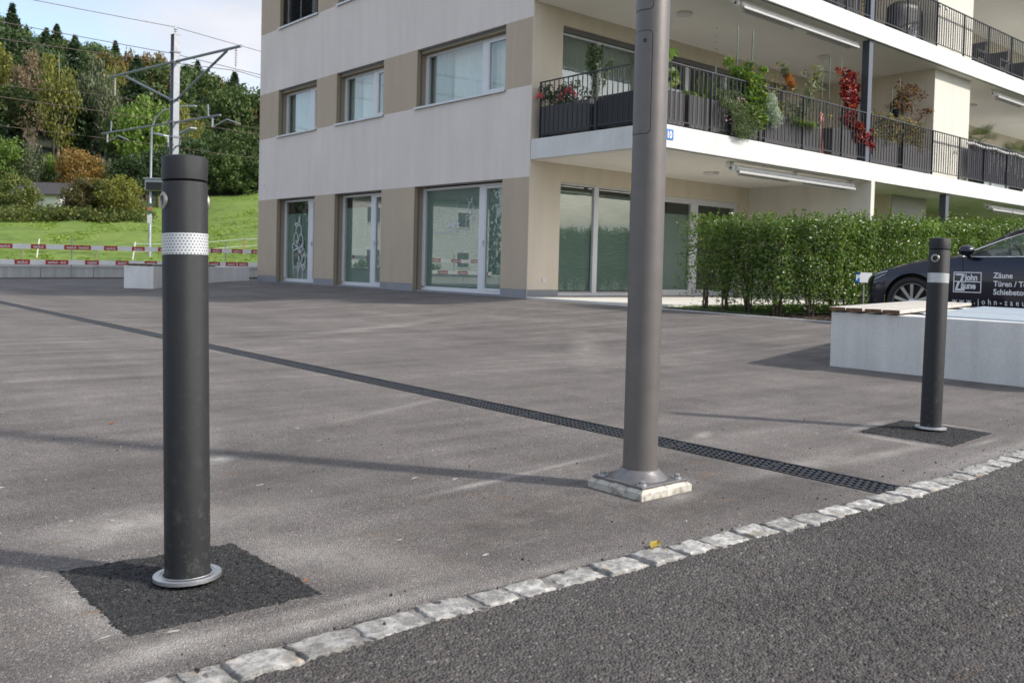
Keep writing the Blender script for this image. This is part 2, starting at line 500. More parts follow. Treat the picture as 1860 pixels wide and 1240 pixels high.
M['soil'] = simple('soil', (.035, .025, .018), 0.95, var=0.4, vscale=40, bmp=0.8, bscale=120)
M['mulch'] = simple('bark_mulch', (.060, .040, .028), 0.95, var=0.6, vscale=50, bmp=1.0, bscale=90)
M['stake'] = simple('green_plant_stake', (.075, .125, .085), 0.5, var=0.15)
M['interior'] = simple('dim_interior', (.10, .095, .085), 0.9, var=0.1)
M['tyre'] = simple('tyre_rubber', (.012, .012, .012), 0.75, var=0.2, bmp=0.2, bscale=200)
M['rim'] = simple('alloy_rim', (.42, .43, .44), 0.28, 0.9, var=0.05)
M['rim_dark'] = simple('dark_disc', (.03, .03, .03), 0.5, 0.6)
M['chrome'] = simple('chrome_trim', (.80, .81, .82), 0.18, 1.0, var=0.02)
M['black_plastic'] = simple('black_plastic', (.012, .012, .013), 0.45, var=0.1)
M['decal'] = simple('white_lettering', (.66, .68, .72), 0.5, var=0.02)
M['galv'] = simple('galvanised_steel', (.33, .35, .38), 0.5, 0.45, var=0.12, vscale=5)
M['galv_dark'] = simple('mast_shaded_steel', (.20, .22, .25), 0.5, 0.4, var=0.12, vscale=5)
M['copper'] = simple('catenary_wire', (.11, .085, .07), 0.6, 0.5)
M['porcelain'] = simple('insulator', (.55, .55, .52), 0.4)
M['barrier_white'] = simple('barrier_white', (.88, .88, .88), 0.55, var=0.06, vscale=3)
M['barrier_red'] = simple('barrier_red', (.44, .025, .032), 0.5, var=0.1, vscale=5)
M['roof_dark'] = simple('dark_roof_tiles', (.05, .047, .048), 0.85, var=0.2, vscale=3)
M['house_white'] = simple('white_house_wall', (.66, .66, .65), 0.9, var=0.03)
M['sheet'] = simple('blue_grey_sheet', (.43, .50, .56), 0.45, 0.25, var=0.06, vscale=3)
M['pink'] = simple('pink_plastic', (.75, .33, .27), 0.5, var=0.08)
M['blue_sign'] = simple('blue_enamel', (.015, .15, .50), 0.35, var=0.03)
M['white_sign'] = simple('white_enamel', (.80, .81, .82), 0.35, var=0.02)
M['lamp_white'] = simple('opal_white', (.66, .655, .63), 0.5, var=0.02)
M['bulb'] = simple('lantern_white', (.72, .68, .66), 0.6, var=0.03)
M['cloth_dark'] = simple('dark_screen_cloth', (.020, .020, .030), 0.8, var=0.15)
M['grill_cover'] = simple('black_cover', (.012, .012, .014), 0.5, var=0.2, bmp=0.3, bscale=25)
M['rattan'] = simple('dark_rattan', (.025, .025, .028), 0.6, var=0.3, bmp=0.6, bscale=90)
M['red_plastic'] = simple('red_plastic', (.45, .02, .03), 0.4)
M['orange_pot'] = simple('terracotta', (.42, .17, .08), 0.8)
M['yellow'] = simple('yellow_plastic', (.75, .55, .05), 0.5)
M['bark'] = simple('bark', (.085, .065, .05), 0.95, var=0.35, vscale=20, bmp=0.6, bscale=60)
M['bark_grey'] = simple('grey_bark', (.25, .22, .18), 0.95, var=0.3, vscale=6)
M['stem'] = simple('green_stem', (.10, .11, .045), 0.8, var=0.3)
M['ballast'] = simple('ballast_stones', (.20, .185, .17), 0.95, var=0.4, vscale=25, bmp=0.8, bscale=30)
M['garden_grass'] = simple('lawn', (.060, .105, .026), 0.9, var=0.4, vscale=12, bmp=0.8, bscale=150)
M['seat'] = simple('car_seat', (.03, .03, .032), 0.8)

def wood():
    m, nt, bs = new_mat('weathered_wood')
    v = coord(nt, scale=(1.2, 26, 26))
    oi = nd(nt, 'ObjectInfo')
    g = noi(nt, v, 3.0, 6, 0.65)
    c = ramp(nt, g, [(0.25, (.30, .275, .24)), (0.55, (.47, .445, .40)), (0.8, (.60, .58, .54))])
    c = mixc(nt, 1.0, c, ramp(nt, oi.outputs['Random'], [(0, 0.82), (1, 1.1)]), 'MULTIPLY')
    nt.links.new(c, bs.inputs['Base Color'])
    bs.inputs['Roughness'].default_value = 0.8
    bump(nt, bs, g, 0.35, 0.004)
    return m
M['wood'] = wood()
def wood_end():
    m, nt, bs = new_mat('wood_end_grain')
    v = coord(nt)
    c = ramp(nt, noi(nt, v, 45, 4), [(0.3, (.07, .035, .02)), (0.7, (.21, .12, .065))])
    nt.links.new(c, bs.inputs['Base Color']); bs.inputs['Roughness'].default_value = 0.9
    return m
M['wood_end'] = wood_end()

def glass(name, tint=(0.93, 0.97, 0.95), boost=1.6, rough=0.0, base=0.0):
    m = bpy.data.materials.new(name); m.use_nodes = True
    nt = m.node_tree; nt.nodes.clear()
    o = nd(nt, 'OutputMaterial'); mx = nd(nt, 'MixShader'); t = nd(nt, 'BsdfTransparent'); g = nd(nt, 'BsdfGlossy', Roughness=rough)
    t.inputs['Color'].default_value = (*tint, 1)
    g.inputs['Color'].default_value = (0.95, 0.98, 1.0, 1)
    f = nd(nt, 'LayerWeight', Blend=0.5)
    k = mth(nt, 'ADD', mth(nt, 'MULTIPLY', mth(nt, 'POWER', f.outputs['Facing'], 4.0), boost), base, True)
    lk = nt.links.new
    lk(k, mx.inputs[0]); lk(t.outputs[0], mx.inputs[1]); lk(g.outputs[0], mx.inputs[2]); lk(mx.outputs[0], o.inputs['Surface'])
    return m
M['glass'] = glass('window_glass', (0.93, 0.97, 0.955), .75, base=.075)
M['glass_car'] = glass('car_glass', (0.72, 0.82, 0.80), .8, base=.05)

def curtain(name, col, trans=0.35):
    m, nt, bs = new_mat(name)
    v = coord(nt)
    c = ramp(nt, noi(nt, v, 4, 3), [(0.3, tuple(x * .93 for x in col)), (0.7, col)])
    nt.links.new(c, bs.inputs['Base Color']); bs.inputs['Roughness'].default_value = 0.95
    return m
M['sheer'] = curtain('sheer_curtain', (.80, .81, .80))
M['drape'] = curtain('grey_green_drape', (.46, .49, .45))
M['pleated'] = curtain('pleated_blind', (.22, .29, .255))
M['slat'] = simple('venetian_slat', (.10, .105, .115), 0.45, 0.3, var=0.1)

def carpaint():
    m, nt, bs = new_mat('dark_blue_car_paint')
    bs.inputs['Base Color'].default_value = (.0035, .0045, .018, 1)
    bs.inputs['Roughness'].default_value = 0.28
    bs.inputs['Metallic'].default_value = 0.25
    bs.inputs['Coat Weight'].default_value = 0.8
    bs.inputs['Specular IOR Level'].default_value = 0.25
    bs.inputs['Coat Roughness'].default_value = 0.03
    return m
M['paint'] = carpaint()

def leaf(name, cols, trans=0.35, rough=0.5, spec=0.4, k=1.0):
    """cols: list of (position, colour) over the random value of each leaf"""
    m = bpy.data.materials.new(name); m.use_nodes = True
    nt = m.node_tree; bs = nt.nodes['Principled BSDF']; out = nt.nodes['Material Output']
    ge = nd(nt, 'NewGeometry')
    c = ramp(nt, ge.outputs['Random Per Island'], [(p, tuple(x * k for x in q)) for p, q in cols])
    oi = nd(nt, 'ObjectInfo')
    c = mixc(nt, 1.0, c, ramp(nt, oi.outputs['Random'], [(0, 0.78), (1, 1.2)]), 'MULTIPLY')
    nt.links.new(c, bs.inputs['Base Color'])
    bs.inputs['Roughness'].default_value = rough
    bs.inputs['Specular IOR Level'].default_value = spec
    tr = nd(nt, 'BsdfTranslucent'); mx = nd(nt, 'MixShader')
    bright = mixc(nt, 1.0, c, (1.3, 1.35, 0.8), 'MULTIPLY')
    nt.links.new(bright, tr.inputs['Color'])
    mx.inputs[0].default_value = trans
    nt.links.new(bs.outputs[0], mx.inputs[1]); nt.links.new(tr.outputs[0], mx.inputs[2]); nt.links.new(mx.outputs[0], out.inputs['Surface'])
    return m
M['l_hedge'] = leaf('hedge_leaf', [(0, (.040, .085, .014)), (.5, (.10, .18, .026)), (.85, (.16, .25, .045)), (1, (.28, .30, .08))], 0.3, 0.36, 0.5, k=1.08)
M['l_green'] = leaf('broadleaf_green', [(0, (.018, .036, .012)), (.6, (.045, .075, .02)), (1, (.085, .11, .03))], k=1.8)
M['l_dark'] = leaf('dark_green_leaf', [(0, (.012, .026, .010)), (.6, (.028, .052, .018)), (1, (.05, .075, .025))], k=1.8)
M['l_bright'] = leaf('bright_green_leaf', [(0, (.045, .085, .015)), (.6, (.095, .15, .028)), (1, (.15, .19, .04))], 0.4, k=1.45)
M['l_yellow'] = leaf('yellow_green_leaf', [(0, (.05, .06, .014)), (.5, (.105, .115, .026)), (1, (.18, .165, .035))], 0.4, k=1.8)
M['l_rust'] = leaf('rust_leaf', [(0, (.055, .04, .014)), (.5, (.115, .07, .022)), (.8, (.10, .085, .02)), (1, (.17, .10, .03))], k=1.8)
M['l_orange'] = leaf('orange_brown_leaf', [(0, (.07, .045, .014)), (.5, (.16, .085, .025)), (1, (.14, .12, .03))], k=1.8)
M['l_grey'] = leaf('grey_green_leaf', [(0, (.035, .05, .028)), (.6, (.08, .095, .05)), (1, (.13, .14, .085))], k=1.8)
M['l_pink'] = leaf('pinkish_brown_leaf', [(0, (.10, .075, .045)), (.6, (.20, .145, .095)), (1, (.26, .20, .13))])
M['l_spruce'] = leaf('spruce_needle', [(0, (.008, .018, .009)), (.6, (.02, .037, .017)), (1, (.036, .055, .022))], 0.15, k=2.1)
M['l_bush'] = leaf('olive_bush_leaf', [(0, (.025, .042, .011)), (.5, (.06, .082, .02)), (1, (.13, .125, .03))], k=1.8)
M['l_brown'] = leaf('brown_olive_leaf', [(0, (.03, .036, .014)), (.5, (.062, .058, .022)), (1, (.11, .09, .03))], k=1.8)
M['l_red'] = leaf('red_creeper_leaf', [(0, (.05, .004, .007)), (.5, (.20, .011, .016)), (.85, (.33, .03, .025)), (1, (.42, .15, .05))], 0.3)
M['l_herb'] = leaf('herb_leaf', [(0, (.05, .085, .035)), (.6, (.10, .15, .06)), (1, (.18, .22, .10))])
M['l_tomato'] = leaf('tomato_leaf', [(0, (.06, .12, .025)), (.6, (.12, .21, .04)), (.9, (.20, .27, .05)), (1, (.36, .33, .06))], 0.45)
M['l_silver'] = leaf('silver_leaf', [(0, (.22, .27, .25)), (.6, (.36, .42, .39)), (1, (.48, .53, .49))])
M['l_rosemary'] = leaf('rosemary_leaf', [(0, (.07, .11, .04)), (.6, (.14, .19, .08)), (1, (.26, .27, .09))])
M['l_deadbrown'] = leaf('dry_brown_leaf', [(0, (.045, .02, .012)), (.6, (.12, .055, .03)), (1, (.20, .13, .05))])
M['l_fresh'] = leaf('fresh_leaf', [(0, (.12, .20, .03)), (.6, (.20, .30, .05)), (1, (.32, .36, .08))], 0.5)
M['l_flower'] = leaf('pink_petal', [(0, (.55, .10, .14)), (1, (.75, .25, .25))], 0.3)
M['l_lilac'] = leaf('lilac_petal', [(0, (.45, .28, .34)), (1, (.62, .48, .50))], 0.3)
M['l_orangetip'] = leaf('orange_tip_leaf', [(0, (.30, .10, .03)), (1, (.48, .22, .06))], 0.4)
M['l_pale'] = leaf('pale_mixed_leaf', [(0, (.09, .11, .035)), (.5, (.22, .22, .10)), (.8, (.36, .27, .18)), (1, (.44, .20, .12))], 0.35)
M['l_fallen'] = leaf('fallen_leaf', [(0, (.5, .36, .05)), (1, (.55, .42, .10))], 0.3)
M['l_fallen_brown'] = leaf('fallen_brown_leaf', [(0, (.35, .13, .04)), (1, (.35, .13, .04))], 0.3)

def meadow():
    m, nt, bs = new_mat('meadow_grass')
    v = coord(nt)
    a = noi(nt, coord(nt, scale=(1, 1, 2)), 0.35, 6, 0.65)
    c = ramp(nt, a, [(0.25, (.085, .145, .026)), (0.5, (.145, .215, .042)), (0.75, (.20, .265, .06))])
    c = mixc(nt, 1.0, c, ramp(nt, noi(nt, v, 1.8, 6, 0.7), [(0.3, 0.5), (0.5, 1.0), (0.75, 1.25)]), 'MULTIPLY')
    c = mixc(nt, ramp(nt, noi(nt, v, 0.6, 4), [(0.66, 0.0), (0.78, 0.55)]), c, (.20, .19, .06))
    nt.links.new(c, bs.inputs['Base Color'])
    bs.inputs['Roughness'].default_value = 0.95
    bs.inputs['Specular IOR Level'].default_value = 0.2
    bump(nt, bs, noi(nt, v, 6, 6, 0.7), 0.5, 0.12)
    return m
M['meadow'] = meadow()
M['tuft'] = leaf('meadow_tuft', [(0, (.12, .20, .035)), (.5, (.19, .28, .05)), (.85, (.24, .32, .065)), (1, (.30, .30, .11))], 0.45)
M['forest_floor'] = simple('forest_floor', (.018, .024, .011), 0.95, var=0.5, vscale=0.3)
M['lawn_blades'] = leaf('lawn_blades', [(0, (.05, .10, .02)), (1, (.11, .18, .04))], 0.3)

def reflective():
    m, nt, bs = new_mat('reflective_band')
    v = coord(nt, src='UV')
    # triangular prism pattern: three line families
    tot = None
    for ang in (0, pi / 3, 2 * pi / 3):
        mp = nd(nt, 'Mapping'); mp.inputs['Rotation'].default_value = (0, 0, ang)
        nt.links.new(v, mp.inputs['Vector'])
        sx = nd(nt, 'SeparateXYZ'); nt.links.new(mp.outputs['Vector'], sx.inputs[0])
        fr = mth(nt, 'FRACT', mth(nt, 'MULTIPLY', sx.outputs[1], 140.0))
        ln = mth(nt, 'LESS_THAN', mth(nt, 'ABSOLUTE', mth(nt, 'SUBTRACT', fr, 0.5)), 0.16)
        tot = ln if tot is None else mth(nt, 'MAXIMUM', tot, ln)
    c = mixc(nt, tot, (.22, .24, .26), (.60, .615, .63))
    nt.links.new(c, bs.inputs['Base Color'])
    bs.inputs['Roughness'].default_value = 0.3
    bs.inputs['Metallic'].default_value = 0.25
    return m
M['reflect'] = reflective()

# ------------------------------------------------------------------ ground
def clamp01(t): return 0.0 if t < 0 else 1.0 if t > 1 else t
def g(x, y):
    """height of the paved square: level by the kerb, rising to the house"""
    t = clamp01((x + 4.5) / 4.5)
    z = 0.2 * t
    if y < 0: z += t * 0.009 * y
    if y > 11.6:
        k = clamp01((y - 11.6) / 6.5)
        z = z * (1 - k) + 0.05 * k * clamp01((x + 6) / 8)
    return -0.2 + z
FW = (0.657, 0.754); RT = (0.754, -0.657)
HCOL = [(-.58, [(30, -.5), (36, -.3), (45, .35), (90, 4.6), (100, 6), (180, 34), (260, 44), (420, 50)]),
        (-.38, [(30, -.5), (36, -.3), (45, .35), (90, 4.9), (110, 7.5), (190, 29), (260, 44), (320, 50), (420, 50)]),
        (-.30, [(30, -.5), (36, -.3), (45, .4), (110, 8.6), (130, 12), (200, 19), (320, 45), (420, 49)])]
def _li(tab, d):
    if d <= tab[0][0]: return tab[0][1]
    for (a, b), (c, e) in zip(tab, tab[1:]):
        if d <= c: return b + (e - b) * (d - a) / (c - a)
    return tab[-1][1]
def hill(t, d):
    if t <= HCOL[0][0]: return _li(HCOL[0][1], d)
    for (a, A), (b, B) in zip(HCOL, HCOL[1:]):
        if t <= b:
            w = (t - a) / (b - a)
            return _li(A, d) * (1 - w) + _li(B, d) * w
    return _li(HCOL[-1][1], d)
def hill_xy(x, y):
    dx, dy = x - CAM_LOC.x, y - CAM_LOC.y
    d = dx * FW[0] + dy * FW[1]; s = dx * RT[0] + dy * RT[1]
    return hill(s / max(d, 1), d)

b = MB(); b.add([(-1500, -1500, -.62), (1500, -1500, -.62), (1500, 1500, -.62), (-1500, 1500, -.62)], [(0, 1, 2, 3)])
tag(b.obj('ground', M['garden_grass']), kind='structure')

b = MB()
ds = [26, 30, 33, 36, 39, 42, 45, 50, 56, 63, 70, 78, 86, 94, 100, 106, 112, 120, 130, 140, 155, 170, 190, 210, 235, 260, 290, 320, 360, 420]
ts = [-1.7 + 1.62 * i / 54 for i in range(55)]
rnd = random.Random(3)
vs = []
for d in ds:
    for t in ts:
        z = hill(t, d) + (noise.noise((t * 22, d * .06, 0)) * min(1.0, max(0, (d - 44)) / 25) * .45)
        vs.append((CAM_LOC.x + FW[0] * d + RT[0] * t * d, CAM_LOC.y + FW[1] * d + RT[1] * t * d, z))
nT = len(ts)
fm = []; ff = []
for j in range(len(ds) - 1):
    for i in range(nT - 1):
        q = (j * nT + i, j * nT + i + 1, (j + 1) * nT + i + 1, (j + 1) * nT + i)
        lim = 95 if ts[i] < -.42 else 108
        (ff if ds[j] >= lim else fm).append(q)
b.add(vs, fm, 0); b.f.extend(ff); b.m.extend([1] * len(ff))
tag(b.obj('hillside', [M['meadow'], M['forest_floor']], smooth=180), kind='structure')

YC = [(-10.9, -11.01), (-10.4, -11.008), (-9.9, -11.004), (-9.4, -11.03), (-8.9, -11.062), (-8.4, -11.1), (-7.9, -11.118), (-7.3, -11.112), (-6.7, -11.085), (-6.0, -11.07), (-5, -11.05)]
def yc(x):
    for (a, b_), (c, d) in zip(YC, YC[1:]):
        if x <= c: return b_ + (d - b_) * (x - a) / (c - a)
    return YC[-1][1]
DX0, DX1, DYE = -7.985, -7.815, -11.065
def sheet(b, x0, x1, y0, y1, sx, sy, fn):
    nx = max(1, round((x1 - x0) / sx)); ny = max(1, round((y1 - y0) / sy))
    b.grid(nx, ny, lambda u, v: (x0 + (x1 - x0) * u, y0 + (y1 - y0) * v, fn(x0 + (x1 - x0) * u, y0 + (y1 - y0) * v)))
b = MB()
def rim_strip(b, x0, x1, sx):      # the edge of the asphalt follows the kerb stones
    nx = max(1, round((x1 - x0) / sx))
    b.grid(nx, 1, lambda u, v: ((x0 + (x1 - x0) * u), (yc(x0 + (x1 - x0) * u) + .043 + .010 * noise.noise((x0 * 14 + (x1 - x0) * u * 14, 0, 3)) + .005 * noise.noise((x0 * 45 + (x1 - x0) * u * 45, 2, 3)) if v == 0 else -10.9), g(x0 + (x1 - x0) * u, -10.9)))
rim_strip(b, -45, -11, 4); rim_strip(b, -11, DX0, .012); rim_strip(b, DX1, -4.5, .012); rim_strip(b, -4.5, 0, .45)
sheet(b, -45, DX0, -10.9, 11.62, 2.0, 2.0, g)
sheet(b, DX1, -4.5, -10.9, 11.62, 1.2, 1.2, g)
sheet(b, -4.5, 0.0, -10.9, 11.62, 0.45, 0.6, g)
sheet(b, -45, DX0, 11.62, 24.0, 2.0, 1.0, g)
sheet(b, DX1, 14.0, 11.62, 24.0, 1.0, 0.6, g)
tag(b.obj('plaza', M['plaza']), kind='structure')

# road: a coarse sheet, and real grain where the camera stands close
b = MB()
b.add([(-60, -40, -.216), (40, -40, -.216), (40, -11.06, -.216), (-60, -11.06, -.216)], [(0, 1, 2, 3)])
tag(b.obj('road', M['road']), kind='structure')
def grain_sheet(name, x0, x1, y0, y1, step, amp, mat, zf, keep=None, warp=None, seed=1):
    nx = int((x1 - x0) / step); ny = int((y1 - y0) / step)
    rs = np.random.RandomState(seed)
    X, Y = np.meshgrid(np.linspace(x0, x1, nx + 1), np.linspace(y0, y1, ny + 1))
    h = rs.rand(ny + 1, nx + 1)
    h = (h + 0.5 * np.roll(h, 1, 0) + 0.5 * np.roll(h, 1, 1)) / 2.0
    big = rs.rand(ny // 6 + 2, nx // 6 + 2)
    h = h + 0.5 * np.kron(big, np.ones((6, 6)))[:ny + 1, :nx + 1] * 0.4
    cz = rs.rand(9, 17)
    iy = np.linspace(0, 7.999, ny + 1); ix = np.linspace(0, 15.999, nx + 1)
    y0i = iy.astype(int); x0i = ix.astype(int); fy = (iy - y0i)[:, None]; fx = (ix - x0i)[None, :]
    amp2 = (cz[y0i][:, x0i] * (1 - fy) * (1 - fx) + cz[y0i + 1][:, x0i] * fy * (1 - fx) + cz[y0i][:, x0i + 1] * (1 - fy) * fx + cz[y0i + 1][:, x0i + 1] * fy * fx)
    h = h.mean() + (h - h.mean()) * (.55 + 1.0 * amp2)
    jx = (rs.rand(ny + 1, nx + 1) - .5) * step * .6; jy = (rs.rand(ny + 1, nx + 1) - .5) * step * .6
    Z = zf + (h - h.mean()) * amp
    if warp is not None: X, Y, Z = warp(X, Y, Z)
    V = np.stack([X + jx, Y + jy, Z], -1).reshape(-1, 3)
    idx = np.arange((nx + 1) * (ny + 1)).reshape(ny + 1, nx + 1)
    F = np.stack([idx[:-1, :-1], idx[:-1, 1:], idx[1:, 1:], idx[1:, :-1]], -1).reshape(-1, 4)
    me = bpy.data.meshes.new(name)
    me.vertices.add(len(V)); me.vertices.foreach_set('co', V.ravel())
    me.loops.add(F.size); me.loops.foreach_set('vertex_index', F.ravel().astype(np.int32))
    me.polygons.add(len(F)); me.polygons.foreach_set('loop_start', np.arange(0, F.size, 4, dtype=np.int32))
    me.update(calc_edges=True)
    me.polygons.foreach_set('use_smooth', [True] * len(F))
    me.materials.append(mat)
    me.validate()
    o = bpy.data.objects.new(name, me); COL.objects.link(o)
    return tag(o, kind='structure')
def to_kerb(X, Y, Z):
    top_ = np.array([yc(x) - .044 + .010 * noise.noise((x * 13, 1, 7)) + .006 * noise.noise((x * 42, 4, 7)) for x in X[0]])
    k = (Y + 12.35) / 1.25
    return X, -12.35 + (top_[None, :] + 12.35) * k, Z
grain_sheet('road_surface', -10.95, -5.2, -12.35, -11.10, .0065, .0072, M['road'], -.2018, warp=to_kerb, seed=4)

def quad_patch(name, c, seed):
    (x00, y00), (x10, y10), (x11, y11), (x01, y01) = c
    def warp(U, V, Z):
        n = U.shape
        e = np.vectorize(lambda a, q: noise.noise((a * 9 + seed * 7, q * 9, 0)) * .016 + noise.noise((a * 40 + seed, q * 40, 3)) * .006)
        du = e(U, V); dv = e(U + 5, V + 9)
        U2, V2 = U + du, V + dv
        X = (1 - U2) * (1 - V2) * x00 + U2 * (1 - V2) * x10 + U2 * V2 * x11 + (1 - U2) * V2 * x01
        Y = (1 - U2) * (1 - V2) * y00 + U2 * (1 - V2) * y10 + U2 * V2 * y11 + (1 - U2) * V2 * y01
        ed = np.minimum(np.minimum(U, 1 - U), np.minimum(V, 1 - V))
        Z2 = np.where(ed < .012, Z - .004, Z)
        return X, Y, Z2
    nx = int(.5 / .0055)
    return grain_sheet(name, 0, 1, 0, 1, 1 / nx, .0066, M['patch'], -.1972, warp=warp, seed=seed)
quad_patch('asphalt_patch', [(-10.48, -10.235), (-10.474, -10.744), (-10.024, -10.766), (-10.039, -10.268)], 11)
quad_patch('asphalt_patch', [(-6.86, -10.36), (-6.85, -10.83), (-6.286, -10.79), (-6.295, -10.32)], 12)

# kerb of single granite setts, flush with the asphalt
b = MB()
xs = [-10.9 + i * .05 for i in range(119)]
vs = []
for x in xs: vs += [(x, yc(x) - .056, -.2035), (x, yc(x) + .054, -.2025)]
b.add(vs, [(2 * i, 2 * i + 2, 2 * i + 3, 2 * i + 1) for i in range(len(xs) - 1)])
kerb = tag(b.obj('kerb', M['joint']), kind='structure')
protos = []
for k in range(9):
    rr = random.Random(40 + k); n = 12
    def top(u, v, k=k):
        e = min(u, 1 - u, v, 1 - v)
        z = -.0055 * max(0, 1 - e / .07) ** 2 + .0028 * noise.noise((u * 2.2 + k * 5, v * 2.2, k)) + .003 * noise.noise((u * 6 + k, v * 6, 7))
        ox = .12 * noise.noise((v * 4 + k * 3, 1.7, k)) ; oy = .11 * noise.noise((u * 4 + k * 2, 5.1, k))
        return ((u - .5) + ox * (1 if u < .5 else -1) * .8, (v - .5) + oy, z)
    b = MB()
    b.grid(n, n, top)
    nb = len(b.v)
    rim = [i for i in range(n + 1)] + [(n + 1) * j + n for j in range(1, n + 1)] + [(n + 1) * n + i for i in range(n - 1, -1, -1)] + [(n + 1) * j for j in range(n - 1, 0, -1)]
    b.v += [(b.v[i][0], b.v[i][1], -.08) for i in rim]
    for q in range(len(rim)):
        q2 = (q + 1) % len(rim)
        b.f.append((rim[q], nb + q, nb + q2, rim[q2])); b.m.append(0)
    protos.append(b.mesh('sett', M['sett'], 180))
rr = random.Random(8)
x = -10.86
while x < -5.3:
    ln = rr.uniform(.088, .165)
    wd = rr.uniform(.094, .108)
    o = link('sett', protos[rr.randrange(9)], kerb)
    o.location = (x + ln / 2, yc(x + ln / 2) + rr.uniform(-.005, .005), -.1985 + rr.uniform(-.002, .003))
    o.scale = (ln - .003, wd, 1)
    o.rotation_euler = (rr.uniform(-.03, .03), rr.uniform(-.02, .02), rr.uniform(-.05, .05) + (pi if rr.random() < .5 else 0))
    x += ln

# drainage channel with slotted cast grates
dc = wthing('drainage_channel', (-7.9, -11.0, -.2), 'black slotted drainage channel running straight across the asphalt square', 'drain')
b = MB()
b.box(DX0 - .004, DX0 + .004, DYE, 23, -.29, -.1975); b.box(DX1 - .004, DX1 + .004, DYE, 23, -.29, -.1975); b.box(DX0, DX1, DYE, 23, -.30, -.285); b.box(DX0, DX1, DYE - .01, DYE, -.3, -.1995)
b.obj('channel', M['gap'], dc)
b = MB()
W = DX1 - DX0 - .012; Lg = .498
nr = 5
for i in range(nr):
    x = -W / 2 + W * i / (nr - 1)
    b.box(x - .0045, x + .0045, 0, Lg, -.022, 0 if 0 < i < nr - 1 else .0015)
for i in range(nr - 1):
    x0 = -W / 2 + W * i / (nr - 1) + .0045; x1 = -W / 2 + W * (i + 1) / (nr - 1) - .0045
    for j in range(17):
        y = (j + (.5 if i % 2 else 0)) * Lg / 17
        b.add([(x0, y, -.018), (x1, y + .010, -.018), (x1, y + .024, -.018), (x0, y + .014, -.018), (x0, y, -.002), (x1, y + .010, -.002), (x1, y + .024, -.002), (x0, y + .014, -.002)],
              [(0, 3, 2, 1), (4, 5, 6, 7), (0, 1, 5, 4), (1, 2, 6, 5), (2, 3, 7, 6), (3, 0, 4, 7)])
b.box(-W / 2, W / 2, 0, .010, -.02, 0); b.box(-W / 2, W / 2, Lg - .008, Lg, -.02, 0)
gm = b.mesh('grate', M['grate'])
for k in range(66):
    o = link('grate', gm, dc)
    o.location = ((DX0 + DX1) / 2, DYE + .004 + k * .5, -.1995 + random.Random(k).uniform(-.0015, .0015))

# loose crumbs of asphalt and grit
rr = random.Random(77)
b = MB()
for k in range(620):
    if k < 430: x, y = rr.uniform(-10.8, -5.6), rr.uniform(-10.95, -8.4)
    else: x, y = rr.uniform(-10.6, -6.0), rr.gauss(-10.99, .06)
    if y < -11.08: continue
    s = rr.choice([.0016, .002, .0025, .003, .0045]) * (1.0 if k < 430 else 1.3)
    if DX0 - .01 < x < DX1 + .01: continue
    vs = [(x + s * rr.uniform(.6, 1.3) * a, y + s * rr.uniform(.6, 1.3) * c, g(x, y) + max(0, s * d * rr.uniform(.6, 1.1))) for a, c, d in ((1, 0, 0), (-.5, .9, 0), (-.5, -.9, 0), (.2, .1, 1.3))]
    b.add(vs, [(0, 1, 3), (1, 2, 3), (2, 0, 3), (0, 2, 1)], 0 if rr.random() < .72 else 1)
tag(b.obj('loose_grit', [M['crumb'], M['sett']]), kind='stuff')

# flat pale flecks of trodden mortar and paint
rr = random.Random(91)
b = MB()
for k in range(120):
    x, y = rr.uniform(-10.8, -5.2), rr.uniform(-10.9, -4.5)
    if DX0 - .03 < x < DX1 + .03: continue
    a = rr.uniform(-.4, .5); L_, W_ = rr.uniform(.004, .024), rr.uniform(.003, .010); n = 12
    ring = []
    for i in range(n):
        t = 2 * pi * i / n; q = rr.uniform(.35, 1.2); px_, py_ = L_ * q * cos(t), W_ * q * sin(t)
        ring.append((x + px_ * cos(a) - py_ * sin(a), y + px_ * sin(a) + py_ * cos(a), g(x, y) + .0009))
    b.add(ring, [tuple(range(n))])
tag(b.obj('pale_flecks', M['fleck']), kind='stuff')

# ------------------------------------------------------------------ strips by the house: terrace, edging, planting bed, lawn, parking bay
b = MB(); b.box(0.0, 7.0, -3.05, 0, -.15, .028)
tag(b.obj('terrace', M['terrace'], bevel=.006), kind='structure')
b = MB()
vs = []
ny = 24
for j in range(ny + 1):
    y = -3.05 - j * (6.2 / ny); vs += [(0.0, y, g(0, y) + .012), (.05, y, g(0, y) + .012), (0.0, y, -.3), (.05, y, -.3)]
b.add(vs, [(4 * j, 4 * j + 1, 4 * j + 5, 4 * j + 4) for j in range(ny)] + [(4 * j + 2, 4 * j, 4 * j + 4, 4 * j + 6) for j in range(ny)] + [(4 * j + 1, 4 * j + 3, 4 * j + 7, 4 * j + 5) for j in range(ny)])
tag(b.obj('edging', M['bench_conc']), kind='structure')
def bed(u, v):
    x = .05 + 11.0 * u; y = -3.4 - 2.7 * v
    return (x, y, g(0, y) - .015 + .03 * noise.noise((x * 5, y * 5, 0)) + .02 * noise.noise((x * 19, y * 19, 2)))
b = MB(); b.grid(110, 34, bed)
tag(b.obj('planting_bed', M['mulch'], smooth=180), kind='structure')
b = MB()
rr = random.Random(5)
vs = []; fs = []
for k in range(15000):
    x = rr.uniform(.7, 11) if rr.random() < .6 else rr.uniform(.6, 4.5); y = rr.uniform(-4.75, -3.08)
    z = g(0, y) + .005; a = rr.uniform(0, 6.3); h = rr.uniform(.03, .075); w = .006; lx, ly = rr.uniform(-.03, .03), rr.uniform(-.03, .03)
    n = len(vs); vs += [(x - w * cos(a), y - w * sin(a), z), (x + w * cos(a), y + w * sin(a), z), (x + lx, y + ly, z + h)]; fs.append((n, n + 1, n + 2))
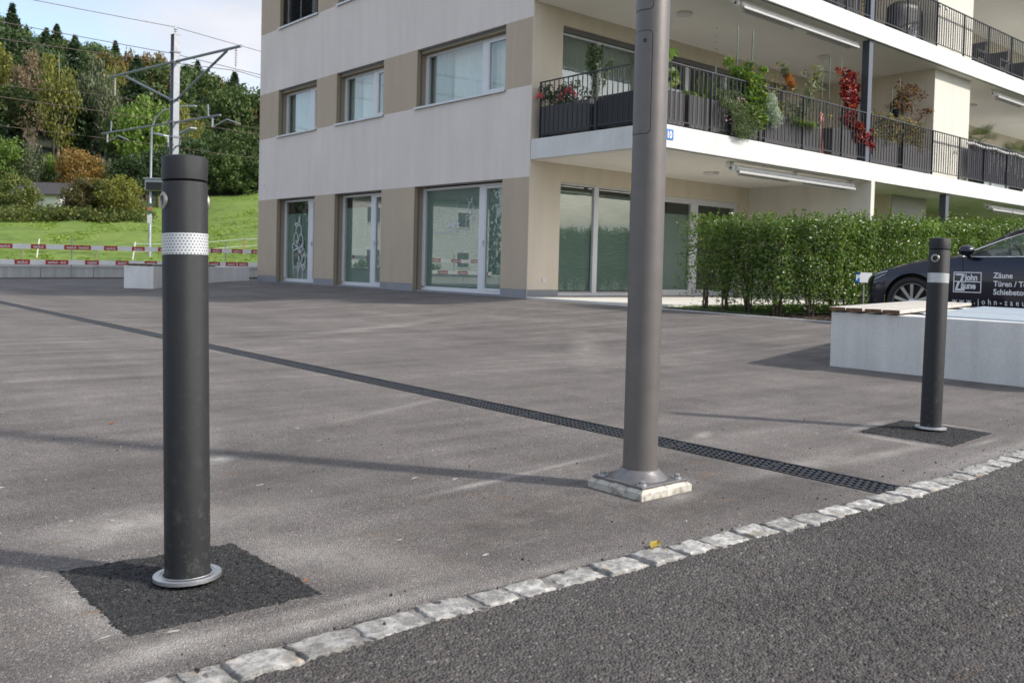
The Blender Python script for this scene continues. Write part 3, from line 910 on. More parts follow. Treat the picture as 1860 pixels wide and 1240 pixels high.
b.add(vs, fs); tag(b.obj('grass_blades', M['lawn_blades']), kind='stuff')
b = MB(); b.add([(.3, -4.85, -.035), (11.2, -4.85, -.035), (11.2, -3.05, -.01), (.3, -3.05, -.01)], [(0, 1, 2, 3)])
b.grid(14, 6, lambda u, v: (7.0 + 20 * u, -3.05 + 3.05 * v, .012))
tag(b.obj('lawn', M['garden_grass']), kind='structure')
b = MB(); b.grid(14, 12, lambda u, v: (.05 + 26 * u, -6.1 - 4.96 * v, g(0, -6.1 - 4.96 * v) - .005))
tag(b.obj('parking_bay', M['road']), kind='structure')
b = MB()
rr = random.Random(15)
for k in range(900):
    x = rr.uniform(.07, 3.6); y = rr.uniform(-6.05, -3.3) if x < 1.1 else rr.uniform(-6.1, -5.0); s = rr.uniform(.008, .022); a = rr.uniform(0, 6.3); z = g(0, y) + rr.uniform(.0, .02)
    b.obox((x, y, z), (s * cos(a), s * sin(a), s * rr.uniform(-.4, .4)), (-s * .4 * sin(a), s * .4 * cos(a), 0), (0, 0, .003))
tag(b.obj('bark_chips', M['mulch']), kind='stuff')

# fallen leaves
def fallen(loc, size, rz, mat, label):
    b = MB()
    n = 7
    pts = []
    for i in range(n + 1):
        u = i / n; w = sin(pi * u ** .8) * .30
        pts.append((u - .5, w, .10 * sin(pi * u) + .10 * u * u)); 
    vs = [(p[0] * size, p[1] * size, p[2] * size + size * .05) for p in pts] + [(p[0] * size, -p[1] * size, p[2] * size + size * .12) for p in pts] + [(p[0] * size, 0, p[2] * size * .6) for p in pts]
    m = n + 1
    fs = [(2 * m + i, 2 * m + i + 1, i + 1, i) for i in range(n)] + [(m + i, m + i + 1, 2 * m + i + 1, 2 * m + i) for i in range(n)]
    b.add(vs, fs)
    b.tube([(-.5 * size, 0, .01 * size), (-.75 * size, .04 * size, .03 * size)], .012 * size, 5)
    o = b.obj('fallen_leaf', mat, smooth=180)
    o.location = loc; o.rotation_euler = (0.1, -.1, rz)
    return tag(o, label, 'leaf')
fallen((-9.127, -11.0, -.194), .05, .35, M['l_fallen'], 'yellow leaf lying on the granite kerb in front of the lamp post')
fallen((-10.032, -10.677, -.192), .016, .2, M['l_fallen_brown'], 'tiny orange brown leaf scrap on the corner of the near asphalt patch')
fallen((-9.76, -8.25, -.197), .03, .9, M['l_fallen_brown'], 'small brown leaf on the asphalt behind the near bollard')

# ------------------------------------------------------------------ bollards
def make_bollard():
    root = empty('bollard')
    r = .0525; H = 1.02
    b = MB()
    b.lathe([(r, .006), (r, .945), (r - .001, .947), (r - .0015, .950)], 56)
    b.obj('post', M['bollard'], root, 40)
    b = MB()
    b.lathe([(r - .006, .9485), (r - .006, .9545)], 48)
    b.obj('groove', M['gap'], root, 40)
    b = MB()
    b.lathe([(r - .006, .954), (r - .0015, .954), (r, .9555), (r, 1.008), (r - .0015, 1.0105), (r - .006, 1.0125), (0.0005, 1.020)], 56)
    b.obj('cap', M['bollard'], root, 40)
    # reflective band with its own UVs
    n = 56
    b = MB()
    b.lathe([(r + .0004, .776), (r + .0006, .7762), (r + .0006, .8268), (r + .0004, .827)], n)
    band = b.obj('reflective_band', M['reflect'], root, 40)
    uv = band.data.uv_layers.new(name='UVMap')
    for p in band.data.polygons:
        angs = []
        for li in p.loop_indices:
            co = band.data.vertices[band.data.loops[li].vertex_index].co
            angs.append(atan2(co.y, co.x))
        mx = max(angs)
        for li, a in zip(p.loop_indices, angs):
            if mx - a > pi: a += 2 * pi
            co = band.data.vertices[band.data.loops[li].vertex_index].co
            uv.data[li].uv = (a * r, co.z)
    b = MB()
    b.lathe([(r - .002, .004), (.0560, .004), (.0565, .0105), (.0590, .0108), (.0595, .0085), (.0625, .0085), (.063, .0105), (.0765, .0105), (.0785, .009), (.0785, .0), (r - .002, 0.0)], 64)
    b.obj('flange', M['alu'], root, 30)
    # locks on two opposite sides
    for s in (1, -1):
        b = MB()
        b.lathe([(.0125, -.012), (.0125, .0010), (.0135, .0028), (.0205, .0016), (.0222, -.0008), (.0222, -.014)], 36, axis='x')
        ring = b.obj('lock_ring', M['steel'], root, 40)
        ring.location = (s * (r - .001), 0, .905); ring.rotation_euler = (0, 0, 0 if s > 0 else pi)
        b = MB()
        b.lathe([(.0001, -.004), (.0085, -.004), (.0088, -.006), (.0123, -.0065), (.0123, -.012)], 24, axis='x')
        b.box(-.0042, -.0036, -.0016, .0016, -.006, .004)
        core = b.obj('lock_core', M['gap'] if s > 0 else M['gap'], ring, 40)
    b = MB()
    b.lathe([(.0001, .0012), (.0025, .0015), (.0035, .0008), (.0035, -.002)], 14, axis='x')
    sc = b.obj('screw', M['steel'], root, 40)
    sc.location = ((r) * cos(-2.05), (r) * sin(-2.05), .934); sc.rotation_euler = (0, 0, -2.05)
    return root
bl = make_bollard()
tag(bl, 'nearer grey bollard with a white reflective band, in the dark patch at left', 'bollard', 'bollards along the kerb')
br_ = copy_tree(bl)
tag(br_, 'farther grey bollard in front of the concrete bench at right', 'bollard', 'bollards along the kerb')
def stand(o, base, top, rz):
    d = (Vector(top) - Vector(base)).normalized()
    q = Vector((0, 0, 1)).rotation_difference(d)
    o.rotation_mode = 'QUATERNION'
    o.rotation_quaternion = q @ Matrix.Rotation(rz, 4, 'Z').to_quaternion()
    o.location = base
stand(bl, (-10.248, -10.487, -.190), (-10.253, -10.443, .826), radians(178))
stand(br_, (-6.478, -10.555, -.190), (-6.440, -10.549, .785), radians(182))
br_.scale = (.965, .965, .957)

# ------------------------------------------------------------------ lamp post on a concrete footing
lp = wthing('lamp_post', (-8.645, -10.51, -.2), 'tall brown grey lamp post with bolted base plate and service door', 'lamp post')
cx_, cy_ = -8.645, -10.51
b = MB()
n = 10
def jag(x, y, z): 
    return (x + .006 * noise.noise((x * 40, y * 40, z * 40)), y + .006 * noise.noise((x * 40 + 9, y * 40, z * 40)), z + .004 * noise.noise((x * 30, y * 30, z * 30 + 4)))
h = .131
ring0 = []
for lvl, (hh, z) in enumerate(((h, -.23), (h, -.178), (h - .014, -.1655), (h - .02, -.1655))):
    for s in range(4):
        for i in range(n):
            t = -1 + 2 * i / n
            p = [(t, -1), (1, t), (-t, 1), (-1, -t)][s]
            q = (cx_ + p[0] * hh, cy_ + p[1] * hh, z)
            ring0.append(jag(*q) if lvl < 3 else q)
N4 = 4 * n
b.add(ring0, [(l * N4 + k, l * N4 + (k + 1) % N4, (l + 1) * N4 + (k + 1) % N4, (l + 1) * N4 + k) for l in range(3) for k in range(N4)] + [tuple(range(3 * N4, 4 * N4))])
b.obj('footing', M['found'], lp)
b = MB()
hp = .119
b.box(cx_ - hp, cx_ + hp, cy_ - hp, cy_ + hp, -.1650, -.1565)
b.obj('base_plate', M['plate'], lp, bevel=.0015)
b = MB()
b.lathe([(.0985, -.1564), (.094, -.1525), (.083, -.142), (.074, -.133), (.0690, -.127), (.0665, -.1245), (.064, -.1235)], 48, (cx_, cy_, 0))
b.obj('base_flare', M['plate'], lp, 60)
b = MB()
def pole_r(z): return .0615 - (z + .12) * .0014
prof = [(pole_r(z), z) for z in (-.1245, 0.2, .6, 1.0, 1.4, 1.8, 2.6, 3.4, 4.3)]
b.lathe(prof, 64, (0, 0, 0))
LT = (.022, .021)     # slight lean over 1.65 m
def lean(v):
    k = (v[2] + .125) / 1.65
    return (v[0] + cx_ + LT[0] * k, v[1] + cy_ + LT[1] * k, v[2])
b.v = [lean(v) for v in b.v]
b.obj('pole', M['pole'], lp, 40)
def door(name, z0, z1, a0, a1, rad_r, off, mat, cut=True):
    """curved door leaf: a panel with rounded corners standing off the tube"""
    b = MB()
    r = pole_r((z0 + z1) / 2)
    nu, nv = 22, 30
    cr = rad_r
    def fn(u, v):
        a = a0 + (a1 - a0) * u; z = z0 + (z1 - z0) * v
        wu = (a1 - a0) * r
        du = min(u, 1 - u) * wu; dv = min(v, 1 - v) * (z1 - z0)
        o = off
        return (a, z, o)
    # outline polygon with rounded corners in (arc, z)
    w = (a1 - a0) * r; pts = []
    for (cxx, czz, st) in ((w - cr, z0 + cr, -pi / 2), (w - cr, z1 - cr, 0), (cr, z1 - cr, pi / 2), (cr, z0 + cr, pi)):
        for i in range(7):
            an = st + i * pi / 12
            pts.append((cxx + cr * cos(an), czz + cr * sin(an)))
    # strips by z so that the curve is followed
    zs = sorted(set([round(p[1], 6) for p in pts]))
    def ext(z):
        lo, hi = 0.0, w
        for (cz, sgn) in ((z0 + cr, -1), (z1 - cr, 1)):
            if (z - cz) * sgn > 0:
                k = min(1.0, abs(z - cz) / cr); ins = cr - cr * sqrt(max(0, 1 - k * k)); lo, hi = ins, w - ins
        return lo, hi
    vs = []; nu = 24
    for z in zs:
        lo, hi = ext(z)
        for i in range(nu + 1):
            a = a0 + (lo + (hi - lo) * i / nu) / r
            rr_ = pole_r(z) + off
            vs.append(lean((rr_ * cos(a), rr_ * sin(a), z)))
    b.add(vs, [(j * (nu + 1) + i, j * (nu + 1) + i + 1, (j + 1) * (nu + 1) + i + 1, (j + 1) * (nu + 1) + i) for j in range(len(zs) - 1) for i in range(nu)])
    return b.obj(name, mat, lp, 60)
A1 = radians(221.6); A0 = radians(122)
for (z0, z1) in ((1.055, 1.412), (1.487, 1.86)):
    gapw = .0022
    door('door_gap', z0 - gapw, z1 + gapw, A0 - .04, A1 + gapw / .06, .017, .0004, M['gap'])
    door('service_door', z0, z1, A0, A1, .015, .0009, M['pole'])
b = MB(); b.lathe([(.0001, .0006), (.0032, .0006), (.0036, .0022), (.0062, .0026), (.0066, .0)], 18, axis='x')
dl = b.obj('door_lock', M['gap'], lp, 40)
a_ = radians(197); zl = 1.378
pz = lean(((pole_r(zl)) * cos(a_), (pole_r(zl)) * sin(a_), zl))
dl.location = pz; dl.rotation_euler = (0, 0, a_)
bm_ = MB()
bm_.lathe([(.0001, .0205), (.0085, .0205), (.0092, .0195), (.0092, .006), (.0155, .0058), (.0158, .004), (.0158, .0)], 6)
washer = MB(); washer.lathe([(.0001, .0035), (.0170, .0035), (.0175, .003), (.0175, 0)], 28)
hexm = MB(); hexm.lathe([(.0001, .0155), (.0080, .0155), (.0098, .0140), (.0100, .0035), (.0098, .0030)], 6)
hexme = hexm.mesh('bolt', M['bolt'], 30); wme = washer.mesh('washer', M['alu'], 30)
for k, (sx, sy) in enumerate(((-1, -1), (1, -1), (1, 1), (-1, 1))):
    o = link('bolt', hexme, lp); o.location = (cx_ + sx * .093, cy_ + sy * .093, -.1563); o.rotation_euler = (0, 0, .3 + k)
    w = link('washer', wme, o)
b = MB()   # lantern head high above, outside the picture
b.box(-.9, .25, -.12, .12, 0, .07)
hd = b.obj('lamp_head', M['pole'], lp, bevel=.02)
hd.location = (cx_ + .07, cy_ + .07, 4.3)

# ------------------------------------------------------------------ concrete benches
def bench(name, poly, z0, z1, label, planks, sheet_poly=None, mat=None):
    c = (sum(p[0] for p in poly) / len(poly), sum(p[1] for p in poly) / len(poly))
    t = wthing(name, (c[0], c[1], z0), label, 'bench')
    b = MB(); b.prism(poly, z0, z1)
    b.obj('block', mat or M['bench_conc'], t, bevel=.008)
    for (p0, dirv, ln, wid, th, zz) in planks:
        d = Vector((dirv[0], dirv[1], 0)).normalized(); s = Vector((-d.y, d.x, 0))
        bb = MB()
        bb.box(0, ln, -wid / 2, wid / 2, 0, th)
        for i, f in enumerate(bb.f):
            if all(abs(bb.v[k][0]) < 1e-6 for k in f) or all(abs(bb.v[k][0] - ln) < 1e-6 for k in f): bb.m[i] = 1
        o = bb.obj('plank', [M['wood'], M['wood_end']], t, bevel=.004)
        o.matrix_parent_inverse = PINV[t.name]
        o.location = (p0[0], p0[1], zz); o.rotation_euler = (0, 0, atan2(d.y, d.x))
    return t
v = Vector((3.47, .86, 0)).normalized(); nrm = Vector((-v.y, v.x, 0))
P0 = Vector((-4.10, -8.60, 0)); P1 = Vector((-4.10, -10.62, 0))
poly = [P0, P1, P1 + v * 3.3, P0 + v * 3.3]
planks = []
for i in range(4):
    st = Vector((-4.135 - (.012 if i % 2 else 0), -8.672 - i * .158, 0))
    planks.append(((st.x, st.y), (v.x, v.y), 3.38, .132, .030, .283))
bt = bench('concrete_bench', [(p.x, p.y) for p in poly], -.24, .270, 'large pale concrete bench block topped with four weathered planks, beside the far bollard', planks)
b = MB()
for k in range(4):      # bearers under the planks
    q = P0 + v * (.25 + k * .9) - nrm * .03
    b.obox((q.x + nrm.x * -.33, q.y + nrm.y * -.33, .2765), v * .035, nrm * .32, (0, 0, .0062))
b.obj('bearer', M['black_plastic'], bt)
b = MB()
q0 = P0 - nrm * .70 + v * .10; q1 = P1 + nrm * .06 + v * .08
b.prism([(q0.x, q0.y), (q1.x, q1.y), (q1.x + v.x * 3.1, q1.y + v.y * 3.1), (q0.x + v.x * 3.1, q0.y + v.y * 3.1)], .2705, .281)
sh = b.obj('cover_sheet', M['sheet'], bt, bevel=.002)
b = MB()
for k in range(150):
    for row in (0, 1):
        p = q0 + (q1 - q0) * ((k + .5) / 150) + v * (1.15 + row * .06)
        b.lathe([(.0001, .0012), (.0055, .0012), (.006, 0)], 6, (p.x, p.y, .2812))
b.obj('rivet_row', M['white_frame'], sh, kind='stuff')

Lf, Mf, Rf = Vector((-4.0, 10.35, 0)), Vector((-3.62, 9.42, 0)), Vector((.45, 13.15, 0))
dd = (Rf - Mf)
poly = [(Lf.x, Lf.y), (Mf.x, Mf.y), (Rf.x, Rf.y), (Lf.x + dd.x * .93, Lf.y + dd.y * .93)]
dn = dd.normalized(); nn = (Lf - Mf)
pl = []
for i in range(4):
    st = Mf + nn * (.12 + .24 * i) - dn * .02
    pl.append(((st.x, st.y), (dn.x, dn.y), 3.5, .16, .03, .395))
fb = bench('concrete_bench', poly, -.24, .375, 'distant pale concrete bench block by the railway wall, behind the near bollard', pl, mat=M['white_conc'])
b = MB()
for k in range(3):
    q = Mf + nn * .48 + dn * (.3 + 1.4 * k)
    b.obox((q.x, q.y, .385), dn * .25, nn * .42, (0, 0, .009))
b.obj('bearer', M['black_plastic'], fb)

# ------------------------------------------------------------------ text helper
def text_geo(s, size=1.0, bold=0.0, align='LEFT', spacing=1.0, shear=0.0):
    cu = bpy.data.curves.new('t', 'FONT')
    cu.body = s; cu.size = size; cu.offset = bold; cu.align_x = align; cu.space_character = spacing; cu.shear = shear
    cu.resolution_u = 3
    o = bpy.data.objects.new('t', cu); COL.objects.link(o)
    dg = bpy.context.evaluated_depsgraph_get()
    me = o.evaluated_get(dg).to_mesh()
    vs = [(v.co.x, v.co.y) for v in me.vertices]; fs = [tuple(p.vertices) for p in me.polygons]
    o.evaluated_get(dg).to_mesh_clear()
    bpy.data.objects.remove(o); bpy.data.curves.remove(cu)
    return vs, fs
def ribbon(pts, w):
    """flat line of constant width in 2D"""
    P = [Vector((p[0], p[1])) for p in pts]
    vs = []; 
    for i, p in enumerate(P):
        t = P[min(i + 1, len(P) - 1)] - P[max(i - 1, 0)]
        if t.length < 1e-9: t = Vector((1, 0))
        t.normalize(); n = Vector((-t.y, t.x)) * w / 2
        vs += [(p + n)[:], (p - n)[:]]
    return vs, [(2 * i, 2 * i + 1, 2 * i + 3, 2 * i + 2) for i in range(len(P) - 1)]
def smoothline(ctrl, n=6):
    """Catmull-Rom through the control points"""
    P = [Vector((a, c)) for a, c in ctrl]
    P = [P[0]] + P + [P[-1]]
    out = []
    for i in range(1, len(P) - 2):
        for k in range(n):
            t = k / n
            out.append(0.5 * ((2 * P[i]) + (-P[i - 1] + P[i + 1]) * t + (2 * P[i - 1] - 5 * P[i] + 4 * P[i + 1] - P[i + 2]) * t * t + (-P[i - 1] + 3 * P[i] - 3 * P[i + 1] + P[i + 2]) * t ** 3))
    out.append(P[-2])
    return [(p.x, p.y) for p in out]

# ------------------------------------------------------------------ apartment building
BL = 11.62
bld = wthing('apartment_building', (0, 0, 0), 'beige and taupe apartment building with concrete balconies', 'building')
ZB = [(-.3, .164, 'plinth'), (.164, 2.265, 'plaster_brown'), (2.265, 3.957, 'plaster_light'), (3.957, 5.215, 'plaster_brown'), (5.215, 6.875, 'plaster_light'), (6.875, 8.135, 'plaster_brown'), (8.135, 9.8, 'plaster_light'), (9.8, 11.05, 'plaster_brown'), (11.05, 12.0, 'plaster_light')]
YW = [(.795, 3.80), (5.135, 7.29), (8.31, 10.46)]
Y0 = .014; TH = .30
for (z0, z1, mt) in ZB:
    b = MB()
    if mt == 'plaster_light':
        b.box(0, TH, Y0, BL, z0, z1)
        b.obj('facade_band', M[mt], bld)
    elif mt == 'plinth':
        for (a, c) in zip([Y0] + [y for _, y in YW], [y for y, _ in YW] + [BL]): b.box(.004, TH, a, c, z0, z1)
        b.box(.10, TH, YW[0][0], YW[0][1], z0, .03); b.box(.10, TH, YW[1][0], YW[1][1], z0, .03); b.box(.10, TH, YW[2][0], YW[2][1], z0, .03)
        b.obj('plinth', M['plinth'], bld)
    else:
        for (a, c) in zip([Y0] + [y for _, y in YW], [y for y, _ in YW] + [BL]):
            b = MB(); b.box(0, TH, a, c, z0, z1)
            b.obj('facade_pier', M[mt], bld)
# far end wall and roof
b = MB(); b.box(TH, 24, BL - .3, BL, -.3, 12); b.obj('end_wall', M['plaster_light'], bld)
b = MB(); b.box(.3, 24, .3, BL - .3, 11.7, 12.0); b.obj('roof', M['slab'], bld)
b = MB(); b.box(23.7, 24, .3, BL - .3, -.3, 12); b.obj('side_wall', M['plaster_light'], bld)
# floors inside, so that rooms behind the panes are closed
b = MB()
for z in (-.05, 2.60, 5.52, 8.44): b.box(.31, 23.6, .31, BL - .31, z, z + .3)
b.obj('floor', M['interior'], bld)
b = MB(); b.box(3.2, 3.3, 3.95, BL - .4, 0, 11.6); b.box(.31, 3.3, 4.4, 4.5, 0, 11.6); b.box(.31, 3.3, 7.75, 7.85, 0, 11.6); b.box(3.3, 23.6, 3.95, 4.05, 0, 11.6); b.box(3.35, 3.45, .31, 3.95, 0, 11.6)
b.obj('partition', M['interior'], bld)

FX = .235          # frame plane
def folds(b, y0, y1, z0, z1, x, amp, n, m=0, seed=0):
    rr = random.Random(seed)
    ph = [rr.uniform(-.4, .4) for _ in range(n + 2)]
    steps = n * 6
    b.grid(steps, 3, lambda u, v: (x + amp * sin(2 * pi * n * u + ph[int(u * n)]) * (.75 + .25 * v), y0 + (y1 - y0) * u, z0 + (z1 - z0) * v), m)
def window(y0, y1, z0, z1, ym, yn, kind, reveal_mat, seed):
    """ym..yn: mullion; kind: curtain / blind / venetian"""
    fz1 = z1 - (.03 if kind == 'door' else .085)
    fz0 = z0 + (.035 if kind != 'door' else .0)
    b = MB()
    fw = .055
    # outer frame with the two casements
    b.box(FX, FX + .07, y0, y1, fz1 - fw, fz1); b.box(FX, FX + .07, y0, y1, fz0, fz0 + fw + (.03 if kind == 'door' else 0))
    b.box(FX, FX + .07, y1 - fw - .05, y1, fz0 + fw, fz1 - fw); b.box(FX, FX + .07, y0, y0 + fw, fz0 + fw, fz1 - fw)
    b.box(FX - .004, FX + .066, ym, yn, fz0 + fw, fz1 - fw)
    b.box(FX - .012, FX + .06, ym + .03, ym + .09, fz0 + fw, fz1 - fw)
    # casement of the narrow leaf
    cw = .05
    b.box(FX - .012, FX + .06, y0 + fw, ym - .002, fz1 - fw - cw, fz1 - fw); b.box(FX - .012, FX + .06, y0 + fw, ym - .002, fz0 + fw, fz0 + fw + cw)
    b.box(FX - .012, FX + .06, y0 + fw, y0 + fw + cw, fz0 + fw + cw, fz1 - fw - cw)
    w = b.obj('window', M['white_frame'], bld, bevel=.003)
    g0 = fz0 + fw + (.03 if kind == 'door' else 0); g1 = fz1 - fw
    b = MB(); b.box(FX + .02, FX + .026, yn, y1 - fw - .05, g0, g1); b.obj('pane', M['glass'], w)
    b = MB(); b.box(FX + .02, FX + .026, y0 + fw + cw, ym, g0 + cw - .03, g1 - cw + .03); b.obj('pane', M['glass'], w)
    # blind box above the frame, reveals and guide rails
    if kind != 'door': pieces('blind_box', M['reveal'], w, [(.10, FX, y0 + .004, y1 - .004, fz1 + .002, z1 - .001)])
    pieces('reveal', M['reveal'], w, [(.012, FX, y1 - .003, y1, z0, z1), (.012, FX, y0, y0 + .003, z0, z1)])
    pieces('guide_rail', M['grey_frame'], w, [(.10, .125, y1 - .016, y1 - .0035, z0 + .01, z1 - .02), (.10, .125, y0 + .0035, y0 + .016, z0 + .01, z1 - .02)])
    if kind != 'door': pieces('head_rail', M['grey_frame'], w, [(.085, .098, y0 + .01, y1 - .01, z1 - .045, z1 - .004)])
    if kind == 'door':
        b = MB(); b.obox((FX - .03, ym + .045, 1.05), (.008, 0, 0), (0, .012, 0), (0, 0, .06)); b.obox((FX - .05, ym + .045, 1.07), (.006, 0, 0), (0, .012, 0), (0, 0, .009)); b.obj('handle', M['white_frame'], w)
    if kind != 'door':
        b = MB(); b.box(-.045, FX, y0 - .035, y1 + .045, z0 - .006, z0 + .012); b.box(-.047, -.042, y0 - .037, y1 + .047, z0 - .03, z0 + .012)
        b.obj('sill', M['sill'], w)
    if kind == 'curtain':
        b = MB(); folds(b, yn - .3, yn + (y1 - yn) * .66, z0, z1, FX + .22, .028, 14, 0, seed)
        folds(b, y0, ym + .25, z0, z1, FX + .215, .024, 6, 0, seed + 3)
        b.obj('sheer_curtain', M['sheer'], w, smooth=180)
        b = MB(); folds(b, yn + (y1 - yn) * .62, y1 + .1, z0, z1, FX + .17, .035, 5, 0, seed + 1)
        b.obj('drape', M['drape'], w, smooth=180)
    if kind == 'drape':
        b = MB(); folds(b, y0 - .1, y1 + .1, z0, z1, FX + .18, .04, 15, 0, seed); b.obj('drape', M['drape'], w, smooth=180)
    if kind == 'door':
        top = {0: g1 + .02, 1: 1.93, 2: 1.86}[seed]
        b = MB(); n = int((top - g0) / .022)
        vs = []
        for k in range(n + 1):
            z = top - k * .022; x = FX + .06 + (.003 if k % 2 else 0)
            vs += [(x, y0 + fw, z), (x, y1 - fw, z)]
        b.add(vs, [(2 * k, 2 * k + 1, 2 * k + 3, 2 * k + 2) for k in range(n)])
        b.obj('pleated_blind', M['pleated'], w)
    if kind == 'venetian':
        b = MB()
        n = int((z1 - z0) / .072)
        for k in range(n):
            z = z0 + .04 + k * .072
            b.add([(.085, y0 + .02, z), (.085, y1 - .02, z), (.14, y1 - .02, z + .045), (.14, y0 + .02, z + .045)], [(0, 1, 2, 3)])
        o = b.obj('venetian_blind', M['slat'], w)
        b = MB()
        for y in (y0 + .35, (y0 + y1) / 2, y1 - .35): b.box(.07, .084, y - .015, y + .015, z0, z1)
        b.obj('blind_tape', M['grey_frame'], w)
    return w
MU = [(1.57, 1.80), (5.72, 5.95), (8.79, 9.08)]
doors = []
for i, (a, c) in enumerate(YW):
    k = (0, 1, 2)[i]
    doors.append(window(a, c, .03, 2.265, MU[i][0], MU[i][1], 'door', 'reveal', k))
for i, (a, c) in enumerate(YW):
    window(a, c, 3.957, 5.215, MU[i][0], MU[i][1], ('curtain', 'curtain', 'drape')[i], 'reveal', 20 + i)
for i, (a, c) in enumerate(YW):
    window(a, c, 6.875, 8.135, MU[i][0], MU[i][1], ('curtain', 'curtain', 'venetian')[i], 'reveal', 30 + i)
for i, (a, c) in enumerate(YW):
    window(a, c, 9.8, 11.05, MU[i][0], MU[i][1], 'drape', 'reveal', 40 + i)
# signs on the shop panes
def on_pane(w, shapes, name, mat, x=FX + .0185):
    b = MB()
    for (vs, fs) in shapes:
        b.add([(x, y, z) for y, z in vs], [tuple(f) for f in fs])
    return b.obj(name, mat, w)
def tpane(s, y, z, size, bold=0, sp=1.0, sq=1.0, shear=0):
    vs, fs = text_geo(s, size, bold, 'LEFT', sp, shear)
    return [(y - a * sq, z + c) for a, c in vs], fs
shapes = []
# hand-written word "gsund"
def hand(ctrl, y, z, sx, sz, w=.018):
    vs, fs = ribbon(smoothline(ctrl, 6), w)
    return [(y - a * sx, z + c * sz) for a, c in vs], fs
G = [(.62, .62), (.45, .78), (.2, .62), (.08, .3), (.25, .12), (.5, .3), (.66, .66), (.55, .1), (.3, -.6), (.12, -1.15)]
S_ = [(.55, .15), (.85, .6), (1.12, .95), (1.1, .6), (1.25, .25), (1.15, -.25), (.9, -.65), (.8, -.4), (1.05, -.05), (1.45, .25)]
U_ = [(1.45, .25), (1.6, .75), (1.58, .2), (1.75, .08), (1.98, .4), (2.06, .75), (2.02, .2), (2.18, .12)]
N_ = [(2.18, .12), (2.32, .7), (2.3, .1), (2.45, .5), (2.65, .72), (2.7, .3), (2.75, .1), (2.95, .25)]
D_ = [(3.45, .6), (3.25, .75), (3.02, .5), (3.0, .2), (3.18, .1), (3.42, .4), (3.6, .95), (3.95, 1.95), (3.75, 1.1), (3.55, .3), (3.45, -.9)]
for c in (G, S_, U_, N_, D_): shapes.append(hand(c, 3.42, 1.66, .225, .15, .016))
shapes.append(tpane('werk', 2.93, 1.375, .215, .006, 1.05, .98))
shapes.append(tpane('Naturheilpraxis f\u00fcr TCM', 3.40, 1.262, .082, .0016, 1.0, 1.06))
def flower(y, z, s, w=.014):
    out = []
    A = [(-.1, .3), (-.42, .5), (-.5, .95), (-.2, 1.25), (.05, 1.0), (.1, .55), (-.1, .3)]
    B = [(.1, .55), (.35, 1.1), (.7, 1.0), (.75, .6), (.45, .3), (.05, .25), (-.1, .3)]
    C = [(-.3, 1.15), (-.15, 1.6), (.25, 1.75), (.55, 1.5), (.55, 1.1)]
    D = [(-.12, .55), (.02, .42), (.16, .55), (.02, .68), (-.12, .55)]
    E_ = [(-.45, .55), (-.75, .35), (-.5, .05), (-.05, .15), (.4, .1), (.8, .3), (.75, .6)]
    F = [(-.62, .3), (-.6, -.6), (-.5, -1.5)]
    H = [(.2, .1), (.3, -.6), (.25, -1.4)]
    I_ = [(.2, -.3), (.55, -.1), (.8, .15), (.5, .2), (.2, -.3)]
    J = [(-.2, 1.6), (-.45, 2.3), (-.3, 1.9), (.1, 1.9), (.3, 2.35), (.3, 1.7)]
    for c in (A, B, C, D, E_, F, H, I_, J):
        vs, fs = ribbon(smoothline(c, 6), w / s)
        out.append(([(y - a * s, z + q * s) for a, q in vs], fs))
    return out
shapes += flower(2.13, 1.52, .20, .011)
on_pane(doors[0], shapes, 'window_lettering', M['decal'])
on_pane(doors[2], flower(9.72, .86, .40, .028) + flower(9.48, .42, .30, .026), 'window_flower', M['decal'])
b = MB(); b.box(-.02, 0, 11.24, 11.30, 2.68, 2.745); b.lathe([(.0001, -.03), (.02, -.02), (.022, 0)], 12, (-.012, 11.27, 2.68)); b.obj('motion_sensor', M['white_frame'], bld, bevel=.006)

